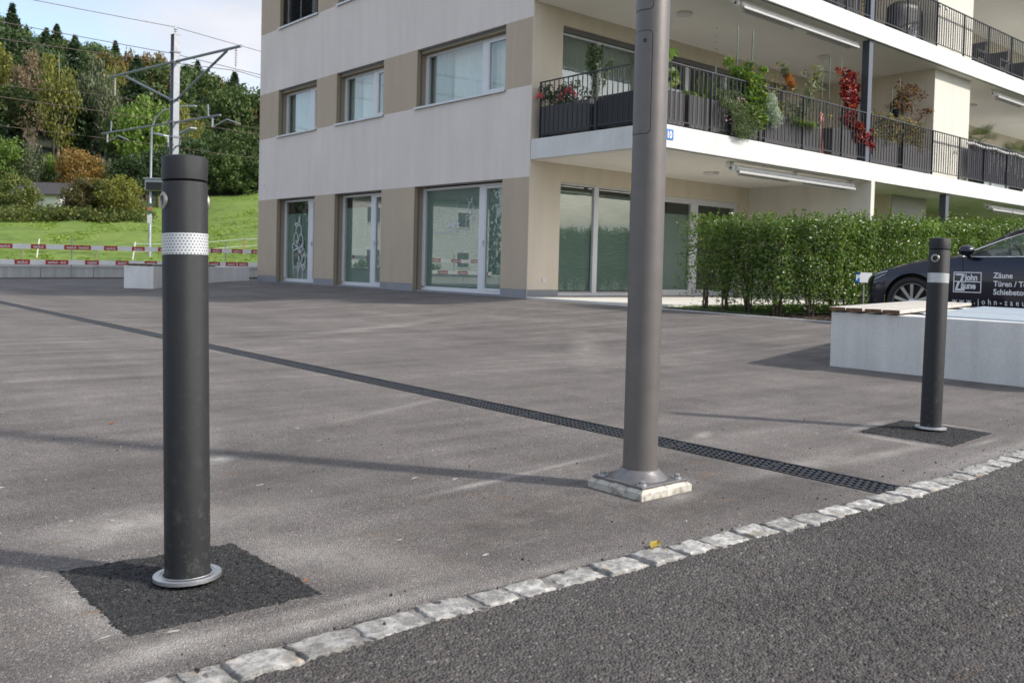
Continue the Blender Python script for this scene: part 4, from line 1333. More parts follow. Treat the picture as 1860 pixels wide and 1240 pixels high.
# loggia walls behind the balconies (plane y = 0)
def wall_y(x0, x1, z0, z1, holes, mat, name='loggia_wall', y0=0.0, y1=.30):
    """wall with rectangular holes [(x0,x1,z0,z1)] built from butted blocks"""
    b = MB()
    xs = sorted(holes)
    cur = x0
    for (a, c, p, q) in xs:
        b.box(cur, a, y0, y1, z0, z1)
        if p > z0: b.box(a, c, y0, y1, z0, p)
        if q < z1: b.box(a, c, y0, y1, q, z1)
        cur = c
    b.box(cur, x1, y0, y1, z0, z1)
    return b.obj(name, M[mat], bld)
def terrace_window(x0, x1, z0, z1, mull, y=.10, blind=None, fw=.05, seed=0, head=.0):
    b = MB()
    b.box(x0, x1, y, y + .07, z1 - fw - head, z1); b.box(x0, x1, y, y + .07, z0, z0 + fw + .035)
    b.box(x0, x0 + fw, y, y + .07, z0 + fw, z1 - fw - head); b.box(x1 - fw, x1, y, y + .07, z0 + fw, z1 - fw - head)
    for (a, c) in mull: b.box(a, c, y - .003, y + .067, z0 + fw + .035, z1 - fw - head)
    w = b.obj('window', M['white_frame'], bld, bevel=.003)
    ed = [x0 + fw] + [e for ac in mull for e in ac] + [x1 - fw]
    for i in range(0, len(ed), 2):
        bb = MB(); bb.box(ed[i], ed[i + 1], y + .03, y + .036, z0 + fw + .035, z1 - fw - head); bb.obj('pane', M['glass'], w)
        if blind and blind[i // 2]:
            kind, top, mt = blind[i // 2]
            bb = MB()
            if kind == 'pleat':
                n = int((top - z0 - .1) / .022); vs = []
                for k in range(n + 1):
                    z = top - k * .022; yy = y + .085 + (.004 if k % 2 else 0); vs += [(ed[i], yy, z), (ed[i + 1], yy, z)]
                bb.add(vs, [(2 * k, 2 * k + 1, 2 * k + 3, 2 * k + 2) for k in range(n)])
                bb.obj('pleated_blind', M[mt], w)
            else:
                n = 14
                bb.grid(n * 6, 2, lambda u, v, i=i: (ed[i] + (ed[i + 1] - ed[i]) * u, y + .2 + .035 * sin(2 * pi * n * u), z0 + (z1 - z0) * v))
                bb.obj('curtain', M[mt], w, smooth=180)
    return w
GH = [(.79, 3.05, .03, 2.23), (3.6, 6.56, .03, 2.2)]
FH = [(.755, 2.95, 2.96, 5.2), (3.6, 8.36, 2.96, 5.2)]
wall_y(0.31, 10.0, -.2, 2.578, GH, 'plaster_beige')
for (p, q) in ((-.2, 2.578), (2.95, 5.50), (5.88, 8.42), (8.8, 11.3)):
    b = MB(); b.box(0.0, .31, 0.0, .0135, p, q); b.obj('corner_strip', M['plaster_beige'], bld)
b = MB(); b.box(.006, .785, -.0032, 0.0, 0.028, .164); b.obj('plinth', M['plinth'], bld)
wall_y(0.31, 10.15, 2.95, 5.50, FH, 'plaster_beige')
wall_y(0.31, 10.15, 5.88, 8.42, [(.755, 2.95, 5.89, 8.1), (3.6, 8.36, 5.89, 8.1)], 'plaster_beige')
terrace_window(.79, 3.05, .04, 2.23, [(1.815, 1.94)], blind=[('pleat', 2.1, 'pleated'), ('pleat', 2.06, 'pleated')], fw=.03)
terrace_window(3.6, 6.56, .04, 2.2, [(4.87, 5.12)], blind=[('pleat', 1.83, 'pleated'), None], fw=.10, head=.03)
terrace_window(.755, 2.95, 2.965, 5.09, [(1.766, 1.89)], blind=[('fold', 0, 'drape'), ('fold', 0, 'drape')], fw=.035)
terrace_window(3.6, 8.36, 2.965, 5.09, [(4.53, 4.66), (5.9, 6.02), (7.2, 7.3)], blind=[None, None, None, None], fw=.04)
terrace_window(.755, 2.95, 5.895, 8.02, [(1.766, 1.89)], blind=[('fold', 0, 'drape'), ('fold', 0, 'drape')], fw=.035)
terrace_window(3.6, 8.36, 5.895, 8.02, [(4.53, 4.66), (5.9, 6.02), (7.2, 7.3)], blind=[None] * 4, fw=.04)
for z in (5.10, 8.03): pieces('blind_box', M['grey_frame'], bld, [(.755, 2.95, .06, .16, z, z + .099), (3.6, 8.36, .06, .16, z, z + .099)])
# partition walls between the flats
b = MB(); b.box(6.855, 7.0, -3.06, -.002, -.05, 2.577); b.obj('partition_wall', M['plaster_cream'], bld)
b = MB(); b.box(9.995, 10.14, -1.9, -.002, -.05, 2.577); b.obj('partition_wall', M['plaster_beige'], bld)
b = MB(); b.box(10.005, 10.73, -1.93, -1.2, 0, 2.576); b.box(10.735, 11.78, -1.93, -1.2, 0, 2.576); b.obj('closet', M['closet'], bld)
for (z0, z1) in ((2.952, 5.499), (5.882, 8.419)):
    b = MB(); b.box(10.15, 12.07, -2.79, .0, z0, z1)
    for i, f in enumerate(b.f):
        if all(abs(b.v[k][0] - 10.15) < 1e-6 for k in f): b.m[i] = 1
    b.obj('service_shaft', [M['plaster_cream'], M['plaster_beige']], bld)
    b = MB(); b.box(10.1485, 10.15, -1.32, -1.312, z0, z0 + 1.75); b.box(10.1485, 10.15, -1.32, -.3, z0 + 1.75, z0 + 1.758); b.box(10.1485, 10.15, -.95, -.945, z0 + 1.758, z1)
    b.obj('shaft_joint', M['gap'], bld)
# second flat further right
for (z0, z1, h) in ((-.2, 2.578, 0.05), (2.95, 5.5, 2.96), (5.88, 8.42, 5.89)):
    wall_y(12.07 if z0 > 0 else 10.14, 24, z0, z1, [(14.2, 17.55, h, h + 2.16), (18.9, 22.6, h, h + 2.16)], 'plaster_beige')
    terrace_window(14.2, 17.55, h + .01, h + 2.16, [(15.3, 15.42)], blind=[None, None], fw=.05)
    terrace_window(18.9, 22.6, h + .01, h + 2.16, [(20.8, 20.95)], blind=[('pleat', h + 2.0, 'pleated'), ('pleat', h + 2.0, 'pleated')], fw=.05)
# slabs with soffits
for (z0, z1) in ((2.578, 2.95), (5.50, 5.88), (8.42, 8.80), (11.3, 11.6)):
    b = MB(); b.box(0.0, 24, -3.05, -.0015, z0, z1)
    b.obj('balcony_slab', M['slab'], bld, bevel=.006)
    b = MB(); b.box(.06, 23.9, -2.96, -.004, z0 - .006, z0 - .001)
    b.obj('soffit', M['soffit'], bld)
    b = MB(); b.box(.02, 23.95, -2.995, -2.975, z0 - .0015, z0 - .0005); b.obj('drip_groove', M['gap'], bld)
    pieces('slab_joint', M['wall_conc'], bld, [(x - .003, x + .003, -3.0515, -3.049, z0 + .006, z1 - .006) for x in (4.4, 9.2, 14.1, 19.0)])
# columns
for (x0, x1, z0, z1) in ((6.70, 6.86, 2.951, 5.497), (6.70, 6.86, 5.881, 8.418), (6.70, 6.86, 8.801, 11.298), (10.52, 10.68, -.05, 2.576), (18.5, 18.66, 2.951, 5.497), (18.5, 18.66, -.05, 2.576), (18.5, 18.66, 5.881, 8.418)):
    b = MB(); b.box(x0, x1, -2.99, -2.83, z0, z1); b.obj('column', M['column'], bld, bevel=.006)
# ceiling lamps
for (x, y, z) in ((3.57, -1.42, 2.571), (14.82, -1.57, 2.571), (2.5, -1.49, 5.493), (7.36, -1.57, 5.493), (15.2, -1.5, 5.493), (15.0, -1.5, 8.41)):
    b = MB(); b.lathe([(.0001, -.055), (.13, -.055), (.15, -.045), (.155, -.02), (.155, 0)], 28, (x, y, z)); b.obj('ceiling_lamp', M['lamp_white'], bld, 40)
# socket and number plate
b = MB(); b.box(.37, .445, -.03, 0, .30, .39); b.obj('outdoor_socket', M['white_frame'], bld, bevel=.008)
b = MB(); b.box(.10, .405, -3.062, -3.053, 2.705, 2.875)
pl = b.obj('number_plate', M['blue_sign'], bld, bevel=.003)
vs, fs = text_geo('10', .16, .004, 'RIGHT', 1.0)
b = MB(); b.add([(.37 + a * .82, -3.0635, 2.733 + c) for a, c in vs], fs); b.obj('plate_number', M['white_sign'], pl)

# balcony railings
def railing(z, x0, x1, first_side, skip=()):
    """top rail at z+1.03; uprights every 0.118 m; one part, its pieces are sub-parts"""
    yr = -2.985
    b = MB()
    b.box(x0, x1, yr - .02, yr + .02, z + 1.015, z + 1.033)
    b.box(x0, x1, yr - .0125, yr + .0125, z + .085, z + .10)
    if first_side:
        b.box(x0, x0 + .04, yr + .02, -.19, z + 1.015, z + 1.033); b.box(x0 + .0075, x0 + .0325, yr + .0125, -.19, z + .085, z + .10)
    r = b.obj('balcony_railing', M['rail'], bld)
    bm = MB(); bm.box(-.006, .006, -.0085, .0085, .10, 1.015); bme = bm.mesh('bar', M['rail'])
    pm = MB(); pm.box(-.009, .009, -.022, .022, .0, 1.015); pme = pm.mesh('rail_post', M['rail'])
    x = x0 + .02; k = 0
    n = int((x1 - x0) / .118)
    for k in range(n + 1):
        x = x0 + .012 + k * (x1 - x0 - .024) / n
        if any(a < x < c for a, c in skip): continue
        o = link('rail_post' if k % 12 == 0 else 'bar', pme if k % 12 == 0 else bme, r); o.location = (x, yr, z)
    if first_side:
        n = int((-.19 - yr) / .118)
        for k in range(1, n + 1):
            y = yr + k * (-.20 - yr) / n
            o = link('rail_post' if k == n or k == n // 2 else 'bar', pme if (k == n or k == n // 2) else bme, r); o.location = (x0 + .02, y, z)
            o.rotation_euler = (0, 0, pi / 2)
    return r
railing(2.951, .02, 6.69, True)
railing(2.951, 6.87, 18.4, False)
railing(5.881, .02, 6.69, True)
railing(5.881, 6.87, 18.4, False)
railing(8.801, .02, 18.4, True)

# rolled-up awnings under the slabs
def awning(x0, x1, z, label):
    t = wthing('awning', ((x0 + x1) / 2, -2.75, z), label, 'awning', 'rolled awnings under the balcony slabs')
    b = MB(); b.tube([(x0 + .16, -2.78, z - .05), (x1, -2.78, z - .05)], .056, 18); b.obj('roller', M['awning'], t, 40)
    b = MB(); b.box(x0 + .18, x1 - .02, -2.87, -2.78, z - .135, z - .112); b.box(x0 + .16, x1 - .05, -2.885, -2.868, z - .145, z - .10); b.obj('front_bar', M['awning_grey'], t, bevel=.006)
    b = MB()
    for k in range(2):
        xa = (x0 + .3, x1 - .25)[k]; xb = xa + (1.6, -1.6)[k]
        b.obox(((xa + xb) / 2, -2.76, z - .155), ((xb - xa) / 2, 0, 0), (0, .022, 0), (0, 0, .016))
    b.obj('folding_arm', M['awning_grey'], t)
    b = MB()
    b.lathe([(.0001, -.02), (.055, -.02), (.065, -.012), (.065, .03)], 18, (x0 + .05, -2.78, z - .06), axis='x')
    b.obj('gear_box', M['awning'], t, bevel=.004)
    pieces('bracket', M['awning'], t, [(x - .02, x + .02, -2.80, -2.70, z - .03, z + .055) for x in (x0 + .09, (x0 + x1) / 2, x1 - .06)] + [(x0 - .04, x0 + .02, -2.77, -2.72, z - .06, z + .055)], .004)
    b = MB(); b.lathe([(.0001, -.004), (.02, -.004), (.02, 0)], 12, (x0 + .028, -2.78, z - .06), axis='x'); b.obj('gear_eye', M['gap'], t)
    return t
awning(2.32, 6.60, 2.515, 'long white rolled awning above the hedge, under the lowest slab')
awning(13.35, 17.8, 2.515, 'white rolled awning above the parked car, beyond the dark ground floor column')
awning(2.30, 6.55, 5.445, 'white rolled awning high over the planted balcony')
awning(13.4, 17.8, 5.445, 'white rolled awning over the balcony with the palm')
awning(2.30, 6.55, 8.365, 'white rolled awning under the topmost visible slab')

# ------------------------------------------------------------------ foliage helpers
LEAF = 1.3
def leafmesh(b, pts, nrms, size, rr, aspect=.55, m=0, fold=.25, jitter=.8):
    """each leaf is one small folded blade: four corners round a midrib"""
    for p, n in zip(pts, nrms):
        s = size * LEAF * rr.uniform(.65, 1.3)
        n = Vector(n) + Vector((rr.uniform(-1, 1), rr.uniform(-1, 1), rr.uniform(-1, 1))) * jitter
        if n.length < 1e-3: n = Vector((0, 0, 1))
        n.normalize()
        t = Vector((rr.uniform(-1, 1), rr.uniform(-1, 1), rr.uniform(-1, 1)))
        t = t - n * t.dot(n)
        if t.length < 1e-3: t = n.orthogonal()
        t.normalize(); w = n.cross(t)
        p = Vector(p)
        q = len(b.v)
        h = n * s * fold * .5
        b.v += [(p - t * s * .5)[:], (p + w * s * aspect * .5 + h)[:], (p + t * s * .5)[:], (p - w * s * aspect * .5 + h)[:]]
        b.f += [(q, q + 1, q + 2), (q, q + 2, q + 3)]; b.m += [m, m]
def ball_pts(n, c, r, rr, shell=.55):
    P = []; N = []
    for _ in range(n):
        d = Vector((rr.gauss(0, 1), rr.gauss(0, 1), rr.gauss(0, 1))).normalized()
        k = (rr.uniform(shell ** 3, 1)) ** (1 / 3)
        P.append((c[0] + d.x * r[0] * k, c[1] + d.y * r[1] * k, c[2] + d.z * r[2] * k)); N.append(d)
    return P, N

# ------------------------------------------------------------------ planters and plants on the first floor balcony
ZP = 2.951
def planter(x0, x1, y0, y1, label, mat='planter', h=.60, feet=.055):
    t = wthing('planter', ((x0 + x1) / 2, (y0 + y1) / 2, ZP), label, 'planter', 'planters along the balcony rail')
    z0 = ZP + feet; z1 = ZP + h; w = .025
    b = MB()
    b.box(x0, x1, y0, y0 + w, z0, z1); b.box(x0, x1, y1 - w, y1, z0, z1); b.box(x0, x0 + w, y0 + w, y1 - w, z0, z1); b.box(x1 - w, x1, y0 + w, y1 - w, z0, z1); b.box(x0 + w, x1 - w, y0 + w, y1 - w, z0, z0 + .02)
    b.obj('box', M[mat], t)
    b = MB(); b.grid(10, 5, lambda u, v: (x0 + w + (x1 - x0 - 2 * w) * u, y0 + w + (y1 - y0 - 2 * w) * v, z1 - .04 + .02 * noise.noise((u * 7, v * 5, x0)))); b.obj('soil', M['soil'], t)
    b = MB()
    for xx in (x0 + .12, x1 - .12):
        for yy in (y0 + .07, y1 - .07): b.box(xx - .04, xx + .04, yy - .03, yy + .03, ZP, z0)
    for f in ('foot',): b.obj(f, M['planter_black'], t)
    return t
PY0, PY1 = -2.90, -2.50
planter(-.0 + .10, .44, -1.42, -.10, 'grey planter with the pink flowers on the short side of the balcony', h=.59)
planter(.10, .44, -2.46, -1.52, 'black planter on the short balcony side, left of the lamp post', 'planter_black', .60)
planter(.16, .86, PY0, PY1, 'grey planter with the big leaved plant, just right of the lamp post')
planter(1.00, 2.05, PY0, PY1, 'grey planter holding lettuces and upright rosemary')
planter(2.15, 3.10, PY0, PY1, 'grey planter mostly hidden by the trailing herb with tiny pink flowers')
planter(3.20, 5.12, PY0, PY1, 'long grey planter with orange tipped shrub and low grasses')
planter(5.52, 6.52, PY0, PY1, 'grey planter under the red creeper beside the column')
planter(7.05, 8.28, PY0, PY1, 'grey planter just right of the dark balcony column')
planter(8.45, 9.85, PY0, PY1, 'grey planter in front of the black wall disc')
ZS = ZP + .555
def plant(name, label, loc, fol, fmat, stems=None, extra=None, smat='stem', cat='plant'):
    t = wthing(name, loc, label, cat)
    b = MB(); fol(b); b.obj('foliage', M[fmat] if isinstance(fmat, str) else [M[q] for q in fmat], t)
    if stems:
        b = MB(); stems(b); b.obj('stem', M[smat], t)
    if extra:
        for nm, mt, fn in extra:
            b = MB(); fn(b); b.obj(nm, M[mt], t)
    return t
def stalks(base, tips, r, n=5, seed=0):
    def fn(b):
        rr = random.Random(seed)
        for tip in tips:
            B0 = Vector(base(rr) if callable(base) else base); T = Vector(tip)
            m_ = (B0 + T) / 2 + Vector((rr.uniform(-.04, .04), rr.uniform(-.04, .04), .03))
            b.tube([B0, m_, T], [r, r * .8, r * .4], n)
    return fn
# rose bush with pink flowers on the short side
rr = random.Random(1)
tips = [(.25 + rr.uniform(-.14, .2), -.55 + rr.uniform(-.42, .42), ZS + rr.uniform(.1, .42)) for _ in range(16)]
def f(b):
    r2 = random.Random(2)
    for t in tips:
        P, N = ball_pts(60, t, (.12, .14, .11), r2, .1); leafmesh(b, P, N, .042, r2)
    P, N = ball_pts(200, (.25, -.6, ZS + .05), (.14, .6, .1), r2, .1); leafmesh(b, P, N, .04, r2)
def fl(b):
    r2 = random.Random(3)
    for (y, z) in ((-.62, .15), (-.68, .2), (-.78, .26), (-.86, .23), (-.95, .2), (-.90, .28), (-.66, .12), (-1.0, .16)):
        P, N = ball_pts(22, (.13, y, ZS + z), (.045, .05, .04), r2, .2); leafmesh(b, P, N, .045, r2, .8)
plant('flowering_shrub', 'small leaved shrub with pink blossoms at the left end of the balcony', (.25, -.6, ZS), f, 'l_green', stalks(lambda r: (.25 + r.uniform(-.05, .05), -.6 + r.uniform(-.4, .4), ZS), tips, .006, seed=4), [('blossom', 'l_flower', fl)])
def f(b):
    r2 = random.Random(6)
    for k in range(34):
        u = k / 33; c = (.25 + .05 * sin(u * 9), -1.36 + .05 * cos(u * 7), ZS + .05 + u * .92)
        P, N = ball_pts(16 if u < .6 else 34, c, (.08 + .07 * (u > .55), .09 + .09 * (u > .55), .05), r2, .2); leafmesh(b, P, N, .05, r2)
    for k in range(10):
        c = (.2, -1.62 - .02 * k, ZS + .25 + .045 * k); P, N = ball_pts(8, c, (.05, .06, .04), r2); leafmesh(b, P, N, .05, r2)
plant('climbing_plant', 'tall thin climbing plant in front of the mullion, left of the lamp post', (.25, -1.36, ZS), f, 'l_herb', stalks((.25, -1.36, ZS), [(.25, -1.36, ZS + .95), (.22, -1.6, ZS + .7)], .007, seed=2))
# fig-like plant right of the lamp post
def f(b):
    r2 = random.Random(9)
    for k in range(26):
        z = ZS + .1 + .62 * (k / 25); c = (.45 + r2.uniform(-.16, .24), -2.72 + r2.uniform(-.15, .12), z)
        leafmesh(b, [c], [(-.5, -.8, .5)], .19, r2, .65, jitter=.5, fold=.2)
plant('big_leaved_plant', 'plant with large bright leaves right behind the lamp post', (.45, -2.7, ZS), f, 'l_fresh', stalks((.45, -2.7, ZS), [(.5, -2.7, ZS + .7), (.35, -2.75, ZS + .5)], .009))
def f(b):
    r2 = random.Random(10)
    for k in range(5):
        c = (1.06 + k * .17, -2.74, ZS + .05); P, N = ball_pts(26, c, (.1, .1, .09), r2, .3); leafmesh(b, P, N, .10, r2, .7, jitter=.5)
plant('lettuce', 'low bright lettuce leaves at the left end of the rosemary planter', (1.3, -2.74, ZS), f, 'l_fresh')
def f(b):
    r2 = random.Random(11)
    for k in range(110):
        B0 = Vector((1.68 + r2.uniform(-.18, .22), -2.7 + r2.uniform(-.12, .1), ZS - .02)); T = B0 + Vector((r2.uniform(-.22, .22), r2.uniform(-.16, .08), r2.uniform(.22, .52)))
        for i in range(22):
            p = B0.lerp(T, (i + 1) / 22); d = Vector((r2.uniform(-1, 1), r2.uniform(-1, 1), .8)).normalized()
            leafmesh(b, [p + d * .012], [d.orthogonal()], .034, r2, .22, jitter=.3)
plant('rosemary', 'feathery upright rosemary behind the balcony bars', (1.68, -2.7, ZS), f, 'l_rosemary')
def f(b):
    r2 = random.Random(12)
    for k in range(130):
        u = r2.random(); x = 2.06 + r2.gauss(.16, .24); z = ZS + .22 - r2.random() ** 1.2 * .72 * (1 if x > 2.0 else .5)
        y = -2.93 - max(0, (ZS - z)) * .12 - .05 * (z < ZS)
        if z < ZS + .02: y -= .10
        P, N = ball_pts(46, (x, y, z), (.10, .08, .10), r2, .2); leafmesh(b, P, N, .026, r2, .5)
    for k in range(16):
        z = ZS - .25 - .02 * k; P, N = ball_pts(16, (2.42 + r2.uniform(-.06, .06), -3.02, z), (.05, .03, .05), r2); leafmesh(b, P, N, .024, r2)
def fl(b):
    r2 = random.Random(13)
    for k in range(120):
        x = 2.06 + r2.gauss(.2, .22); z = ZS + .15 - r2.random() * .62
        P, N = ball_pts(3, (x, -3.03 + r2.uniform(-.03, .04), z), (.014, .012, .014), r2); leafmesh(b, P, N, .020, r2, .9)
plant('trailing_herb', 'bushy herb with tiny lilac flowers spilling over the balcony rail', (2.2, -2.75, ZS), f, 'l_herb', None, [('blossom', 'l_lilac', fl)])
tips = [(2.62 + rr.uniform(-.35, .42), -2.74 + rr.uniform(-.2, .15), ZS + rr.uniform(.35, .85)) for _ in range(20)]
def f(b):
    r2 = random.Random(14)
    for t in tips:
        P, N = ball_pts(40, t, (.12, .10, .10), r2, .1); leafmesh(b, P, N, .075, r2, .5)
    for k in range(70):
        c = (2.70 + r2.uniform(-.22, .24), -2.95 + r2.uniform(-.14, .08), ZS + r2.uniform(-.25, .6)); P, N = ball_pts(22, c, (.09, .08, .09), r2); leafmesh(b, P, N, .06, r2)
plant('tomato_plant', 'tall light green tomato plant between two green stakes', (2.65, -2.72, ZS), f, 'l_tomato', stalks(lambda r: (2.62 + r.uniform(-.06, .06), -2.72, ZS), tips, .007, seed=5))
def f(b):
    r2 = random.Random(15)
    for (x, z, n, col) in ((3.18, .20, 700, 0), (3.28, .02, 700, 0), (3.38, -.06, 300, 0)):
        P, N = ball_pts(int(n * 1.6), (x, -2.96, ZS + z), (.19, .16, .20), r2, .35); leafmesh(b, P, N, .032, r2, .4, 0)
    for (x, z, n) in ((3.40, .12, 500), (3.50, -.02, 420)):
        P, N = ball_pts(n, (x, -2.84, ZS + z), (.13, .13, .17), r2, .35); leafmesh(b, P, N, .03, r2, .3, 1)
plant('silver_bush', 'round silvery bush leaning through the balcony bars', (3.3, -2.82, ZS), f, ['l_silver', 'l_herb'])
tips = [(3.62 + rr.uniform(-.2, .45), -2.74 + rr.uniform(-.1, .1), ZS + rr.uniform(.2, .72)) for _ in range(9)] + [(3.82, -2.74, ZS + 1.05), (3.66, -2.72, ZS + .8)]
def f(b):
    r2 = random.Random(16)
    for t in tips:
        P, N = ball_pts(9, t, (.06, .06, .07), r2); leafmesh(b, P, N, .05, r2)
    for k in range(16):
        c = (3.65 + r2.uniform(-.15, .4), -2.75, ZS + r2.uniform(.0, .3)); P, N = ball_pts(9, c, (.07, .06, .08), r2); leafmesh(b, P, N, .085, r2, .7)
plant('leggy_plant', 'leggy sparse plant with thin bare stems right of the silvery bush', (3.7, -2.74, ZS), f, 'l_yellow', stalks(lambda r: (3.7 + r.uniform(-.12, .12), -2.74, ZS), tips, .005, seed=8), smat='bark_grey')
# orange tipped shrub
def f(b):
    r2 = random.Random(17)
    for k in range(26):
        u = k / 25; c = Vector((4.02 + u * .55, -2.72, ZS + 1.02 - u * .62)) if k < 16 else Vector((4.35 + r2.uniform(-.2, .3), -2.74, ZS + r2.uniform(-.05, .42)))
        P, N = ball_pts(18, c, (.09, .08, .08), r2); leafmesh(b, P, N, .06, r2, .5, 1 if 4 < k < 14 else 0)
plant('orange_tipped_shrub', 'arching shrub whose shoots turn orange in the long planter', (4.3, -2.74, ZS), f, ['l_grey', 'l_orangetip'], stalks((4.35, -2.74, ZS), [(4.05, -2.72, ZS + 1.0), (4.4, -2.72, ZS + .6), (4.6, -2.7, ZS + .45)], .006))
def f(b):
    r2 = random.Random(18)
    for k in range(60):
        u = r2.random(); x = 4.75 + .45 * u * r2.uniform(-.6, 1.0) ; z = ZS + .25 + u * .95 if x < 5.2 else ZS + .3 + u * .35
        c = (x + (.22 if z > ZS + .75 else 0), -2.72 + r2.uniform(-.1, .1), z)
        leafmesh(b, [c, (c[0] + .05, c[1], c[2] - .05)], [(-.3, -.6, .6)] * 2, .105, r2, .45, jitter=.7)
    for k in range(24):
        c = (5.1 + r2.uniform(-.1, .12), -2.72, ZS + .92 + r2.uniform(-.05, .3)); leafmesh(b, [c], [(0, -.6, .6)], .09, r2, .35, 1)
plant('tall_shrub', 'tall upright shrub with large grey green leaves beside the garden stakes', (4.95, -2.72, ZS), f, ['l_grey', 'l_yellow'], stalks((4.95, -2.72, ZS), [(5.1, -2.72, ZS + 1.2), (4.8, -2.72, ZS + .8), (5.25, -2.72, ZS + .6)], .007))
def f(b):
    r2 = random.Random(19)
    for k in range(1100):
        x = 3.9 + r2.random() * .95; B0 = Vector((x, -2.75 + r2.uniform(-.12, .1), ZS - .03)); T = B0 + Vector((r2.uniform(-.12, .12), r2.uniform(-.2, .05), r2.uniform(.0, .26))); 
        if r2.random() < .35: T.z = ZS - r2.random() * .16; T.y -= .15
        w = Vector((.006, .004, 0)); q = len(b.v); md = (B0 + T) / 2 + Vector((0, 0, .06))
        b.v += [(B0 - w)[:], (B0 + w)[:], (md + w)[:], (md - w)[:], T[:]]; b.f += [(q, q + 1, q + 2, q + 3), (q + 3, q + 2, q + 4)]; b.m += [0, 0]
plant('low_grasses', 'low green grass tuft hanging over the rim of the long planter', (4.5, -2.75, ZS), f, 'l_tomato')
# flamingo-like garden ornament, partly behind the leaves
t = wthing('garden_ornament', (5.02, -2.86, ZP), 'pink bird shaped garden ornament at the right end of the long planter', 'ornament')
b = MB(); b.sphere((5.03, -2.94, ZS + .14), .066, 16, 10, sc=(1.0, .6, 1.7)); b.tube([(5.01, -2.94, ZS + .22), (4.96, -2.94, ZS + .27), (4.95, -2.94, ZS + .21)], [.024, .018, .01], 10); b.obj('body', M['pink'], t, 180)
for dx in (-.03, .04):
    b = MB(); b.tube([(5.03 + dx, -2.94, ZS + .06), (5.03 + dx, -2.97, ZP)], .009, 8); b.obj('leg', M['pink'], t, 180)
# stakes
def stake(x, z1, y=-2.70, label='', zb=ZS - .3, r=.011):
    t = wthing('plant_stake', (x, y, zb), label, 'stake', 'green plant stakes on the balcony')
    b = MB(); b.tube([(x, y, zb), (x + .004, y, (zb + z1) / 2), (x, y, z1 - .012), (x, y, z1)], [r, r, r, r * .5], 8)
    for k in range(14): b.lathe([(r, 0), (r + .0016, .004), (r, .008)], 8, (x, y, zb + .1 + k * .12))
    b.obj('rod', M['stake'], t, 60)
    return t
stake(1.93, 4.2, label='short pale stake standing in the rosemary')
stake(2.545, 5.035, label='left one of the two green stakes over the tomato plant')
stake(3.0, 5.035, label='right one of the two green stakes over the tomato plant')
s5 = stake(5.40, 4.78, label='shorter green stake left of the red creeper, carrying a cross rod')
b = MB(); b.tube([(5.3, -2.70, 4.74), (6.14, -2.70, 4.70)], .008, 8); b.obj('cross_rod', M['stake'], s5, 60)
stake(5.675, 5.05, label='tall green stake left of the red creeper')
stake(6.12, 5.06, label='green stake standing within the red creeper')
stake(8.30, 4.77, label='left one of the three stakes before the black disc')
stake(8.64, 5.045, label='middle one of the three stakes before the black disc')
stake(9.085, 5.04, label='right one of the three stakes before the black disc')
# red creeper
def f(b):
    r2 = random.Random(21)
    for k in range(150):
        u = r2.random()
        if u < .62:
            z = ZS + .25 + u / .62 * 1.03; x = 6.40 + r2.gauss(0, .10); 
            if z > ZS + .75 and r2.random() < .3: x -= .22
        else:
            v = (u - .62) / .38; z = ZS + .30 - v * .55; x = 6.46 + .36 * v + r2.gauss(0, .13)
        P, N = ball_pts(13, (x, -2.78 - (.16 if z < ZS + .2 else 0), z), (.09, .08, .09), r2); leafmesh(b, P, [(-.3, -.6, -.2 + n.z * .4) for n in N], .082, r2, .55, jitter=.6)
plant('red_creeper', 'bright red creeper climbing a stake and spilling over the rail beside the column', (6.3, -2.75, ZS), f, 'l_red', stalks((6.3, -2.72, ZS), [(6.28, -2.72, ZS + 1.2), (6.5, -2.9, ZS + .3)], .008), smat='bark')
b = MB(); b.box(5.40, 5.46, -2.87, -2.85, ZS + .27, ZS + .285); b.box(5.50, 5.57, -2.87, -2.85, ZS + .27, ZS + .285); b.tube([(5.48, -2.86, ZS), (5.48, -2.86, ZS + .28)], .005, 6)
tag(b.obj('plant_label', M['yellow']), 'small yellow plant tag stuck in the planter under the stakes', 'tag')
# mixed foliage right of the column, dry flowers above
def f(b):
    r2 = random.Random(22)
    for k in range(120):
        c = (7.05 + r2.random() * 2.35, -2.82 + r2.uniform(-.12, .1), ZS + .02 + r2.random() ** 1.3 * .55); P, N = ball_pts(24, c, (.11, .09, .1), r2); leafmesh(b, P, N, .05, r2, .55)
plant('mixed_border', 'mixed pale and pinkish foliage filling the planters right of the column', (8.2, -2.78, ZS), f, 'l_pale')
tips = [(9.05 + rr.gauss(.05, .42), -2.72 + rr.uniform(-.15, .15), ZS + .95 + rr.uniform(-.12, .42)) for _ in range(60)] + [(9.45 + rr.uniform(-.2, .3), -2.72, ZS + rr.uniform(.3, .9)) for _ in range(10)]
def f(b):
    r2 = random.Random(23)
    for t in tips:
        P, N = ball_pts(11, t, (.10, .08, .09), r2); leafmesh(b, P, N, .05, r2, .75)
plant('dry_flowers', 'dried brown seed heads standing above the planter before the black disc', (9.1, -2.72, ZS), f, 'l_deadbrown', stalks(lambda r: (9.0 + r.uniform(-.15, .25), -2.72, ZS), tips, .004, seed=3), smat='bark_grey')
t = wthing('wall_disc', (10.13, -1.96, 4.69), 'round black disc hung on the shaded wall behind the balcony stakes', 'disc')
b = MB(); b.lathe([(.0001, -.075), (.12, -.07), (.20, -.055), (.235, -.03), (.24, -.01), (.225, 0)], 40, (10.145, -1.96, 4.69), axis='x'); b.obj('bowl', M['black_plastic'], t, 50)
